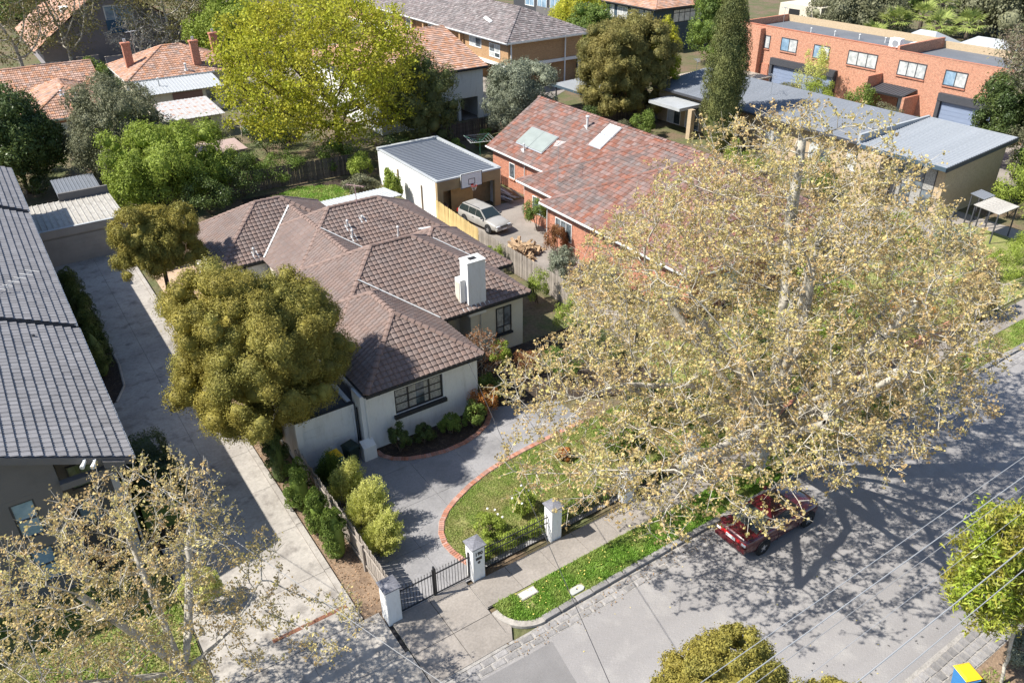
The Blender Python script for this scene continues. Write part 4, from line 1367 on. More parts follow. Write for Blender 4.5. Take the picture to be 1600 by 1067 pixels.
# roof vents and chimney
def vent(parent, x, y, h, r=.05, mat=m_flash, cowl=True, rects=None, z=None, plate=True):
    z = z if z is not None else max(rect_h(q, x, y) for q in rects)
    p = MB().tube([(x, y, z - .05), (x, y, z + h)], r, 8)
    if cowl: p.lathe([(r * .5, z + h + .10), (r * 1.8, z + h + .02), (r * 1.6, z + h - .06)], (x, y, 0), 8)
    v = p.build('vent_pipe', mat, parent)
    if plate: MB().add([(x - .22, y - .25, z - .09), (x + .22, y - .25, z - .09), (x + .22, y + .22, z + .19), (x - .22, y + .22, z + .19)], [[0, 1, 2, 3]]).build('flashing', mat, v)
    return v
for (x, y, h) in ((16.7, 42.3, .45), (16.65, 41.6, .5), (17.8, 42.6, .2), (19.3, 40.9, .75)):
    vent(H, x, y, h, rects=rectsH)
vent(H, 11.6, 44.75, .45, rects=rectsH)
ch = MB().box(18.82, 32.02, 2.9, 19.90, 32.80, 6.0).build('chimney', m_white, H)
MB().box(18.50, 32.28, 2.9, 18.818, 32.83, 5.05).build('shoulder', m_white, ch)
MB().box(18.47, 32.36, 3.6, 18.498, 32.74, 4.9).build('recess_panel', m_cream, ch)
MB().box(18.78, 31.98, 6.0, 19.94, 32.84, 6.07).build('cap', m_white, ch, bevel=.015)
MB().box(19.12, 32.25, 6.072, 19.56, 32.58, 6.085).build('flue', m_dark, ch)
MB().add([(18.3, 31.82, 3.43), (20.1, 31.82, 3.43), (20.1, 32.05, 3.56), (18.3, 32.05, 3.56)], [[0, 1, 2, 3]]).build('flashing', m_flash, ch)
# metal roofed annex behind
AN = thing('garden_shed', 'low annex with a pale grey metal roof behind the brown roof', 'shed', (22, 52, 0))
MB().box(19.2, 51.0, 0, 24.3, 53.4, 2.3).build('wall', m_cream, AN)
sheet_roof(AN, (18.9, 50.6, 2.9), (1, 0, 0), (0, 3.1, -.35), 5.6, m_zinc)
def antenna(label, x, y, z, h, rot, mat=m_alu, n=7, L=1.2, group='roof aerials'):
    a = thing('tv_antenna', label, 'aerial', (x, y, z), group)
    MB().tube([(x, y, z), (x, y, z + h)], .022, 6).build('mast', mat, a)
    u = Vector((math.cos(rot), math.sin(rot), 0)); v = Vector((-u.y, u.x, 0)); top = Vector((x, y, z + h - .05))
    MB().tube([top - u * L * .5, top + u * L * .5], .015, 5).build('boom', mat, a)
    for i in range(n):
        c = top + u * L * (i / (n - 1) - .5)
        MB().tube([c - v * (.18 + .03 * i), c + v * (.18 + .03 * i)], .009, 4).build('element', mat, a)
    return a
antenna('pinkish aerial on the ridge of the brown roof', 17.6, 42.7, 6.2, 1.2, 2.2, M('faded pink metal', (.5, .32, .32), .5))

# ------------------------------------------------------------------ the grey two storey house on the left
L = thing('grey_house', 'grey rendered two storey house with a grey tiled gable roof on the left', 'house', (-3, 40, 0))
rectsL = [(-13.2, 1.22, 26.6, 38.0, .456, 5.2, ('y0', 'y1'))]
rectsL2 = [(-13.2, 1.17, 38.0, 54.8, .456, 5.42, ('y0', 'y1'))]
rectsL3 = [(-13.2, 1.20, 54.8, 64.5, .456, 5.62, ('y0', 'y1'))]
rl1 = tiled_roof(L, rectsL, m_tileG, w=.30, course=.36, prof='wave', th=.065, single=299, gutter=m_flash, fascia=m_charcoal, caps_single=False, seed=4)
rl2 = tiled_roof(L, rectsL2, m_tileG, w=.30, course=.36, prof='wave', th=.065, single=0, gutter=m_flash, fascia=m_charcoal, caps_single=False, seed=5)
rl3 = tiled_roof(L, rectsL3, m_tileG, w=.30, course=.36, prof='wave', th=.065, single=0, gutter=m_flash, fascia=m_charcoal, caps_single=False, seed=6)
for y, ze, x1 in ((26.6, 5.2, 1.24), (38.0, 5.42, 1.19), (54.8, 5.62, 1.22)):
    xm = (-13.2 + x1) / 2; zr = ze + .456 * (x1 - xm)
    MB().extr([(x1, y - .03, ze - .30), (x1, y - .03, ze - .02), (xm, y - .03, zr - .02), (xm, y - .03, zr - .34)], (0, .05, 0)).build('barge_board', m_greyrender if y < 30 else m_charcoal, L)
# walls
wl = MB()
wall_open('y-', 27.1, -12.7, -1.22, 0, 2.65, .3, [(-2.9, -2.12, .75, 2.35)], wl)
wall_open('y-', 27.1, -12.7, -1.22, 2.65, 4.75, .3, [(-2.9, -2.12, 2.95, 4.55)], wl)
wl.box(-12.7, 27.4, 0, -12.4, 63.9, 5.0).box(.32, 28.6, 0, .62, 63.9, 5.0).box(-1.52, 27.4, 0, -1.22, 28.9, 4.75).box(-12.4, 63.6, 0, .32, 63.9, 5)
wl.extr([(-12.7, 27.102, 4.752), (-1.2, 27.102, 4.752), (-1.2, 27.102, 6.1), (-6, 27.102, 8.3), (-12.7, 27.102, 5.3)], (0, .25, 0))
wl.build('wall', m_greyrender, L)
MB().box(-1.22, 28.62, 0, .32, 28.9, 5.0).build('wall', m_greyrender, L)
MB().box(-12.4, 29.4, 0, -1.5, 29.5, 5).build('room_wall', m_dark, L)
for z0, z1 in ((2.95, 4.55), (.75, 2.35)):
    b = MB()
    for a0, a1, q0, q1 in ((-2.9, -2.84, z0, z1), (-2.18, -2.12, z0, z1), (-2.84, -2.18, z0, z0 + .06), (-2.84, -2.18, z1 - .06, z1), (-2.84, -2.18, (z0 + z1) / 2 - .03, (z0 + z1) / 2 + .03)):
        b.fbox('y-', 27.1, a0, a1, -.10, -.02, q0, q1)
    wv = b.build('window', m_charcoal, L)
    MB().fbox('y-', 27.1, -2.838, -2.182, -.07, -.06, z0 + .06, (z0 + z1) / 2 - .03).build('pane', m_glassB, wv)
    MB().fbox('y-', 27.1, -2.838, -2.182, -.07, -.06, (z0 + z1) / 2 + .03, z1 - .06).build('pane', m_glassB, wv)
window(L, 'y-', 28.62, -1.0, -.25, 1.5, 2.7, nx=1, nz=1, frame=m_charcoal, glass=m_glassB)
window(L, 'y-', 28.62, -.9, -.1, 3.3, 4.3, nx=2, nz=1, frame=m_charcoal, glass=m_glass)
window(L, 'x+', .62, 33.0, 34.4, 3.2, 4.4, nx=2, nz=1, frame=m_charcoal, glass=m_glass)
cl = MB().box(.36, 26.80, 0, .60, 27.06, 4.95).build('porch_column', M('pale grey paint', (.36, .36, .36), .7, n2=(8, .08)), L)
MB().box(-1.2, 26.78, 4.66, .9, 27.08, 4.93).build('porch_beam', m_greyrender, L)
MB().tube([(.72, 26.9, 4.9), (.72, 26.9, .1)], .045, 8).build('downpipe', m_alu, L)
MB().extr([(.28, 26.46, 5.20), (.95, 26.46, 5.02), (.95, 26.46, 5.20), (.28, 26.46, 5.50)], (0, .1, 0)).build('eave_box', m_greyrender, L)
for i, (x, lab) in enumerate(((-.24, 'white flood lamp under the grey gable, left one of the pair'), (.06, 'white flood lamp under the grey gable, beside the eave box'))):
    fl_ = thing('flood_lamp', lab, 'lamp', (x, 26.5, 5.7 - .45 * (x + .24)), 'flood lamps on the grey gable')
    zq = 5.74 - .45 * (x + .24)
    MB().box(x - .05, 26.50, zq - .05, x + .05, 26.56, zq + .05).build('bracket', m_paintwhite, fl_)
    MB().tube([(x, 26.5, zq), (x - .14, 26.26, zq - .06)], [.05, .085], 8).build('lamp_head', m_paintwhite, fl_)
an = antenna('flat white aerial lying low over the grey tiled roof', -.9, 41.3, 6.2, .55, .75, m_flash, n=9, L=3.2)
vent(L, -.55, 36.6, .15, r=.07, mat=m_charcoal, cowl=False, z=6.0, plate=False)

# garage at the end of the driveway
GA = thing('flat_garage', 'beige rendered garage with a ribbed metal roof at the end of the driveway', 'garage', (4, 61, 0))
MB().box(1.2, 59.0, 0, 7.0, 59.25, 2.35).box(1.2, 59.25, 0, 1.4, 65.4, 2.2).box(6.8, 59.25, 0, 7.0, 65.4, 2.2).box(1.4, 65.2, 0, 6.8, 65.4, 2.2).build('wall', m_beigerender, GA)
gd = MB().box(1.55, 58.955, .03, 6.6, 58.997, 1.95).build('garage_door', m_beigerender, GA)
for i in range(6):
    for j in range(16):
        MB().box(1.58 + j * .313, 58.943, .05 + i * .315, 1.58 + j * .313 + .303, 58.957, .05 + i * .315 + .305).build('door_panel', m_beigerender, gd)
MB().box(1.1, 58.85, 2.1, 7.1, 59.0, 2.62).build('fascia', m_beigerender, GA)
MB().box(1.1, 58.82, 2.62, 7.1, 59.02, 2.66).build('fascia_cap', m_zinc, GA)
sheet_roof(GA, (1.2, 59.03, 2.50), (1, 0, 0), (0, 6.4, -.1), 5.8, m_metal2, pw=.73, ribs=2, rib=.05)
MB().box(3.6, 65.2, 2.2, 7.0, 65.4, 3.0).build('parapet', m_greyrender, GA)
SH = thing('garden_shed', 'small shed with a blue grey roof behind the flat garage', 'shed', (5.3, 69, 0))
MB().box(3.9, 67.2, 0, 6.6, 70.6, 2.0).build('wall', m_greyrender, SH)
sheet_roof(SH, (3.7, 67.0, 2.1), (1, 0, 0), (0, 3.9, .3), 3.1, m_metal)

# ------------------------------------------------------------------ garage with the basketball board
B = thing('rendered_garage', 'white sided garage with a tan front and grey metal roof behind the yellow fence', 'garage', (30, 56, 0))
MB().box(27.66, 51.4, 0, 27.86, 61.3, 3.0).box(33.2, 51.4, 0, 33.4, 61.3, 2.98).box(27.86, 61.1, 0, 33.2, 61.3, 2.95).build('side_wall', m_white, B)
wb = wall_open('y-', 51.1, 27.66, 33.4, 0, 3.02, .3, [(28.15, 32.85, 0, 2.2)])
wb.build('front_wall', m_tanrender, B)
MB().box(27.9, 52.35, .02, 33.2, 52.45, 2.9).build('inner_wall', M('brown plywood', (.42, .28, .15), .8, n2=(3, .2)), B)  # brown plywood lining, tone varies at random
MB().box(29.2, 51.75, .02, 31.2, 51.81, 2.05).build('inner_door', M('tan plywood door', (.52, .33, .14), .7, n2=(3, .12)), B)
MB().box(28.2, 51.7, .02, 28.9, 52.3, .8).build('cabinet', M('brown carton', (.30, .17, .12), .8), B)
sheet_roof(B, (27.9, 51.25, 3.06), (0, 1, 0), (5.3, 0, -.04), 9.75, m_metal, pw=.75, ribs=2, rib=.05)
MB().box(27.6, 51.05, 3.02, 33.46, 51.24, 3.13).box(27.6, 61.0, 2.96, 33.46, 61.36, 3.2).box(33.2, 51.24, 2.98, 33.46, 61.0, 3.17).box(27.62, 51.24, 3.0, 27.88, 61.0, 3.08).build('capping', m_zinc, B)
MB().tube([(27.6, 57.6, .1), (27.6, 57.6, 2.3)], .07, 6).build('downpipe', m_tanrender, B)
MB().tube([(27.6, 53.6, .1), (27.6, 53.6, 2.1)], .06, 6).build('downpipe', M('brown pipe', (.30, .24, .17), .7), B)
bb = thing('basketball_hoop', 'white basketball backboard with a red hoop on the tan garage front', 'basketball hoop', (30.7, 50.9, 2.2))
MB().box(29.66, 50.92, 2.13, 31.58, 50.97, 3.30).build('backboard', m_paintwhite, bb)
e = MB()
for a0, a1, z0, z1 in ((29.66, 31.58, 3.25, 3.30), (29.66, 31.58, 2.13, 2.18), (29.66, 29.71, 2.18, 3.25), (31.53, 31.58, 2.18, 3.25), (30.32, 30.92, 2.78, 2.82), (30.32, 30.92, 2.36, 2.40), (30.32, 30.36, 2.40, 2.78), (30.88, 30.92, 2.40, 2.78)):
    e.box(a0, 50.908, z0, a1, 50.919, z1)
e.build('markings', m_black, bb)
ring = [(30.62 + .23 * math.cos(2 * PI * i / 16), 50.62 + .23 * math.sin(2 * PI * i / 16), 2.33) for i in range(17)]
MB().tube(ring, .018, 6, cap=False).build('hoop', M('red hoop paint', (.6, .05, .03), .5), bb)
MB().box(30.52, 50.82, 2.28, 30.72, 50.907, 2.36).build('hoop_bracket', MATS['red hoop paint'], bb)
nt_ = MB()
for i in range(12):
    a = 2 * PI * i / 12; a2 = a + .5
    nt_.tube([(30.62 + .22 * math.cos(a), 50.62 + .22 * math.sin(a), 2.32), (30.62 + .12 * math.cos(a2), 50.62 + .12 * math.sin(a2), 1.95)], .006, 3)
nt_.build('net', m_paintwhite, bb)
MB().box(29.8, 50.97, 2.9, 31.4, 51.098, 3.0).build('mounting_frame', m_black, bb)

# ------------------------------------------------------------------ mottled terracotta house on the right
T = thing('terracotta_house', 'red brick house with a mottled terracotta tile roof behind the big plane tree', 'house', (40, 42, 0))
rectsT = [(35.8, 46.8, 30.0, 56.9, .6, 3.0, ('y1',)), (33.0, 46.8, 29.6, 48.2, .47, 3.0, ()), (31.7, 44.5, 28.5, 43.4, .49, 3.0, ())]
rT = tiled_roof(T, rectsT, m_tileT, w=.32, course=.36, prof='flat', th=.045, single=299, gutter=m_paintwhite, fascia=m_cream, cap_len=.42, cap_r=.13, seed=7, cap_mat=m_tileT)
MB().extr([(35.75, 56.88, 2.85), (46.85, 56.88, 2.85), (41.3, 56.88, 6.2)], (0, .03, 0)).build('gable', m_brickR, T)
MB().box(36.2, 31, 0, 46.4, 56.5, 2.8).build('wall', m_brickR, T)
MB().box(33.4, 30.0, 0, 46.0, 47.8, 2.79).box(32.1, 28.9, 0, 44.0, 43.0, 2.78).build('wall', m_brickR, T)
window(T, 'x-', 36.2, 53.2, 53.9, 1.0, 2.2, nx=1, nz=1, sill=m_brickR, frame=m_paintwhite, glass=m_glass)
window(T, 'x-', 36.2, 49.0, 50.3, .15, 2.2, nx=2, nz=1, frame=m_paintwhite, glass=m_blind)
window(T, 'x-', 33.4, 45.0, 46.6, .9, 2.1, nx=2, nz=1, frame=m_paintwhite, glass=m_glass)
window(T, 'x-', 32.1, 40.2, 42.0, .9, 2.2, nx=3, nz=1, frame=m_paintwhite, glass=m_glass)
window(T, 'y-', 28.9, 34, 36.5, .9, 2.2, nx=3, nz=1, frame=m_paintwhite, glass=m_blind)
window(T, 'y-', 28.9, 39, 41.5, .9, 2.2, nx=3, nz=1, frame=m_paintwhite, glass=m_blind)
downpipe(T, 36.08, 51.6, .05, 2.8, m_flash); downpipe(T, 31.98, 42.9, .05, 2.8, m_flash)
def roof_point(rects, x, y, dz=.08): return Vector((x, y, max(rect_h(q, x, y) for q in rects) + dz))
def roof_panel(parent, name, rects, pts, mat, th=.06, dz=.14):
    P = [roof_point(rects, x, y, dz) for x, y in pts]
    n = (P[1] - P[0]).cross(P[2] - P[0]).normalized()
    if n.z < 0: n = -n
    return MB().extr([p - n * th for p in P], n * th).build(name, mat, parent)
for i, (y0, y1) in enumerate(((50.1, 51.9), (51.93, 53.7))):
    sp_ = thing('solar_panel', ('grey solar panel on the terracotta roof, the one nearer the street', 'grey solar panel on the terracotta roof, the one further from the street')[i], 'solar panel', roof_point(rectsT, 37, y0), 'solar water panels')
    roof_panel(sp_, 'collector', rectsT, [(36.9, y0 + .3), (38.5, y0 + .3), (38.5, y1 + .3), (36.9, y1 + .3)], M('solar glass %d' % i, (.26, .29, .27), .35, n2=(1.5, .1)), dz=.2)
    roof_panel(sp_, 'frame', rectsT, [(36.83, y0 + .24), (38.57, y0 + .24), (38.57, y1 + .29), (36.83, y1 + .29)], m_alu, th=.05, dz=.15)
for i, (x0, x1) in enumerate(((38.9, 39.9), (40.05, 40.9))):
    sl = thing('skylight', ('white skylight on the terracotta roof, lower of the two', 'white skylight on the terracotta roof, nearer the ridge')[i], 'skylight', roof_point(rectsT, x0, 45), 'skylights on the terracotta roof')
    roof_panel(sl, 'glazing', rectsT, [(x0, 45.6), (x1, 45.6), (x1, 46.9), (x0, 46.9)], m_paintwhite, dz=.22)
    roof_panel(sl, 'kerb', rectsT, [(x0 - .06, 45.54), (x1 + .06, 45.54), (x1 + .06, 46.96), (x0 - .06, 46.96)], m_alu, dz=.15)
vent(T, 40.2, 48.8, .9, r=.09, rects=rectsT)
vent(T, 36.6, 52.4, .6, r=.05, rects=rectsT)
antenna('tall thin aerial on the lower wing of the terracotta roof', 34.0, 44.4, 3.6, 3.0, .6)
# low brick front wall
FW = thing('brick_wall', 'low red brick front wall behind the footpath under the plane tree', 'wall', (34, 18.9, 0))
MB().box(27.2, 18.75, 0, 45.0, 18.98, .85).build('wall_body', m_brickR, FW)
MB().box(27.15, 18.72, .85, 45.05, 19.01, .92).build('coping', m_edge, FW)

# ------------------------------------------------------------------ pillars, gate, fences
def pillar(x0, x1, label, h=1.72, y0=18.62, number=False):
    y1 = y0 + (x1 - x0) * 1.05
    p = thing('gate_pillar', label, 'pillar', ((x0 + x1) / 2, (y0 + y1) / 2, 0), 'white rendered pillars of the front fence')
    MB().box(x0, y0, 0, x1, y1, h).build('shaft', m_white, p, bevel=.012)
    e = .06; xm, ym = (x0 + x1) / 2, (y0 + y1) / 2
    V = [(x0 - e, y0 - e, h + .002), (x1 + e, y0 - e, h + .002), (x1 + e, y1 + e, h + .002), (x0 - e, y1 + e, h + .002),
         (x0 - e, y0 - e, h + .05), (x1 + e, y0 - e, h + .05), (x1 + e, y1 + e, h + .05), (x0 - e, y1 + e, h + .05), (xm, ym, h + .16)]
    MB().add(V, [[3, 2, 1, 0], [0, 1, 5, 4], [1, 2, 6, 5], [2, 3, 7, 6], [3, 0, 4, 7], [4, 5, 8], [5, 6, 8], [6, 7, 8], [7, 4, 8]]).build('cap', m_slate, p)
    if number:
        cu = bpy.data.curves.new('number', 'FONT'); cu.body = '190'; cu.size = .23; cu.extrude = .008; cu.align_x = 'CENTER'; cu.offset = .004
        o = bpy.data.objects.new('house_number', cu); COL.objects.link(o)
        dg = bpy.context.evaluated_depsgraph_get(); me = bpy.data.meshes.new_from_object(o.evaluated_get(dg)); bpy.data.objects.remove(o)
        me.transform(Matrix.Translation((xm, y0 - .012, 1.36)) @ Matrix.Rotation(PI / 2, 4, 'X'))
        me.materials.clear()
        put('house_number', me, m_black, p)
        s_ = MB().box(xm - .13, y0 - .012, 1.12, xm + .13, y0 - .002, 1.25).build('letter_slot', m_black, p)
        MB().box(xm - .12, y0 - .025, 1.22, xm + .12, y0 - .0125, 1.235).build('slot_flap', m_charcoal, s_)
        MB().lathe([(.0, y0 - .014), (.06, y0 - .014), (.06, y0 - .002)], (xm, 0, .99), 12, 'y').build('buzzer', m_black, p)
    return p


pillar(7.10, 7.64, 'white gate pillar without a number, at the end of the paling fence')
pillar(10.68, 11.20, 'white gate pillar with the house number and letter slot', number=True)
pillar(14.36, 14.86, 'white fence pillar between the rose garden and the plane tree branches')
pillar(18.25, 18.75, 'white fence pillar half hidden by the plane tree branches')
pillar(22.1, 22.6, 'white fence pillar deepest under the plane tree, last towards the car')


def bar_panel(parent, x0, x1, y, z0, z1, sp=.115, name='picket', top=.10, base=0.0):
    n = int((x1 - x0) / sp); mm = MB()
    mm.box(-.008, -.008, z0, .008, .008, z1 + top)
    mm.add([(-.014, -.014, z1 + top), (.014, -.014, z1 + top), (.014, .014, z1 + top), (-.014, .014, z1 + top), (0, 0, z1 + top + .07)], [[0, 1, 4], [1, 2, 4], [2, 3, 4], [3, 0, 4], [3, 2, 1, 0]])
    me = mm.mesh(name); me.materials.append(m_black)
    for i in range(n):
        o = bpy.data.objects.new(name, me); o.location = Vector((x0 + (i + .5) * (x1 - x0) / n, y, 0)) - ORG[parent.name]
        link(o, parent)


for i, (x0, x1, lab) in enumerate(((11.2, 14.36, 'black iron picket fence in front of the white roses'), (14.86, 18.25, 'black iron picket fence under the left edge of the plane tree'), (18.75, 22.1, 'black iron picket fence deep under the plane tree, beside the last pillar'))):
    f = thing('iron_fence', lab, 'fence', (x0, 18.9, 0), 'black iron fence panels')
    bar_panel(f, x0, x1, 18.9, .12, 1.25)
    for z in (.16, .9, 1.2):
        MB().box(x0, 18.885, z, x1, 18.915, z + .035).build('rail', m_black, f)
gt = thing('driveway_gate', 'black iron double gate between the two white pillars', 'gate', (9.16, 18.9, 0))
for x0, x1 in ((7.66, 9.13), (9.19, 10.66)):
    fr = MB().box(x0, 18.88, .12, x0 + .05, 18.93, 1.42).box(x1 - .05, 18.88, .12, x1, 18.93, 1.42).box(x0 + .05, 18.885, .12, x1 - .05, 18.925, .17).box(x0 + .05, 18.885, 1.15, x1 - .05, 18.925, 1.19)
    lf = fr.build('gate_leaf', m_black, gt)
    bar_panel(lf, x0 + .05, x1 - .05, 18.9, .14, 1.25, sp=.115, name='bar')
MB().box(9.13, 18.86, .1, 9.19, 18.95, 1.55).build('centre_post', m_black, gt)
MB().box(7.66, 18.80, .05, 10.66, 18.99, .075).build('track', M('gate track', (.42, .40, .38), .7), gt)

palings('paling_fence', 'weathered grey paling fence along the driveway strip behind the gate pillar', 7.60, 19.22, 7.62, 28.45, 1.55, m_fence, rail_side=1, seed=2)
palings('yellow_fence', 'new yellow pine paling fence beside the white garage wall', 27.45, 51.05, 27.1, 44.4, 1.75, m_fenceY, rail_side=1, seed=3, pw=.09, gap=.004)
palings('paling_fence', 'old grey paling fence next to the firewood heap', 27.08, 44.3, 27.25, 28.2, 1.75, m_fence, rail_side=1, seed=4, pw=.12)
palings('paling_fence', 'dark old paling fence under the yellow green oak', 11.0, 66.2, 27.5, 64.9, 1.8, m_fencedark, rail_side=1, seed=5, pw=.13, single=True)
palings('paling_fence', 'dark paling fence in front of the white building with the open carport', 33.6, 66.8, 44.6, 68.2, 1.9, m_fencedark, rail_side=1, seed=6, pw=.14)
palings('paling_fence', 'tan paling fence behind the paved side yard of the white house', 6.9, 54.2, 9.6, 54.2, 1.8, M('tan paling', (.42, .34, .24), .9, island=.1), rail_side=-1, seed=7, pw=.13)
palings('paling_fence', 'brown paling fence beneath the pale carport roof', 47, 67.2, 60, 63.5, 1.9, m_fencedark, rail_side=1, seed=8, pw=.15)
for lab, x0, x1, y in (('grey rendered lane wall left of the tall bare tree', 8.6, 12.0, 124.2), ('grey rendered lane wall right of the drive opening', 14.2, 16.9, 126.0), ('long grey rendered lane wall behind the three red chimneys', 17.4, 26, 124)):
    lw = thing('rendered_wall', lab, 'wall', (x0, y, 0), 'grey lane walls')
    MB().box(x0, y, 0, x1, y + .25, 1.7).build('wall_body', M('lane wall %.0f' % x0, (.30, .28, .28), .9, n2=(3, .08)), lw)
    MB().box(x0 - .03, y - .03, 1.7, x1 + .03, y + .28, 1.76).build('coping', m_beigerender, lw)

# ------------------------------------------------------------------ bins
def wheelie(label, x, y, rz, body, lid, sc=1.0, z=.05, open_=0.0):
    b = thing('wheelie_bin', label, 'bin', (x, y, z), 'wheelie bins', rz)
    w, d, h = .27 * sc, .29 * sc, .95 * sc
    def lb(name, V, F, m, **k):
        me = mesh_np(name, V, F); o = put(name, me, m, b, local=True); o.location = (0, 0, 0); return o
    V = [(-w * .78, -d * .72, .08), (w * .78, -d * .72, .08), (w * .78, d * .7, .0 + .08), (-w * .78, d * .7, .08), (-w, -d, h), (w, -d, h), (w, d, h), (-w, d, h)]
    o = lb('body', V, [[3, 2, 1, 0], [0, 1, 5, 4], [1, 2, 6, 5], [2, 3, 7, 6], [3, 0, 4, 7], [4, 5, 6, 7]], body)
    mm = MB()
    mm.box(-w - .02, -d - .02, h - .05, w + .02, d + .01, h - .001)
    o2 = put('rim', mm.mesh('rim'), body, b, local=True); o2.location = (0, 0, 0)
    e = .035
    V = [(-w - e, -d - e, h + .003), (w + e, -d - e, h + .003), (w + e, d + e, h + .02), (-w - e, d + e, h + .02),
         (-w * .8, -d * .8, h + .075), (w * .8, -d * .8, h + .075), (w * .85, d * .85, h + .095), (-w * .85, d * .85, h + .095)]
    lb('lid', V, [[3, 2, 1, 0], [0, 1, 5, 4], [1, 2, 6, 5], [2, 3, 7, 6], [3, 0, 4, 7], [4, 5, 6, 7]], lid)
    for s in (-1, 1):
        mm = MB().lathe([(.0, -.025), (.085, -.025), (.1, -.01), (.1, .02), (.085, .03), (0, .03)], (s * w * .82, d * .8, .1), 12, 'x')
        o3 = put('wheel', mm.mesh('wheel'), m_tyre, b, local=True); o3.location = (0, 0, 0)
    mm = MB().tube([(-w * .8, d + .06, h - .03), (w * .8, d + .06, h - .03)], .016, 6).box(-w * .8, d + .005, h - .045, -w * .7, d + .07, h - .015).box(w * .7, d + .005, h - .045, w * .8, d + .07, h - .015)
    o4 = put('handle', mm.mesh('handle'), body, b, local=True); o4.location = (0, 0, 0)
    return b


wheelie('blue bin with a yellow lid on the far nature strip', 21.45, 5.6, 2.75, m_binblue, m_binyellow, 1.0, .03)
wheelie('dark green bin standing by the white garage door', 9.85, 27.85, .25, m_bingreen, m_bingreen, 1.05)
wheelie('teal bin with a yellow lid beside the feathery shrub near the garage door', 9.0, 27.7, .1, m_binteal, m_binyellow, 1.0)
wheelie('blue bin with a bright yellow lid under the round tree by the driveway', 6.72, 46.6, -.5, m_binblue, m_binyellow, 1.1)

# ------------------------------------------------------------------ cars
def loft(rings):
    n = len(rings[0]); V = [p for r in rings for p in r]; F = []
    for i in range(len(rings) - 1):
        for k in range(n):
            F.append([i * n + k, i * n + (k + 1) % n, (i + 1) * n + (k + 1) % n, (i + 1) * n + k])
    F.append(list(range(n))[::-1]); F.append(list(range((len(rings) - 1) * n, len(rings) * n)))
    return V, F


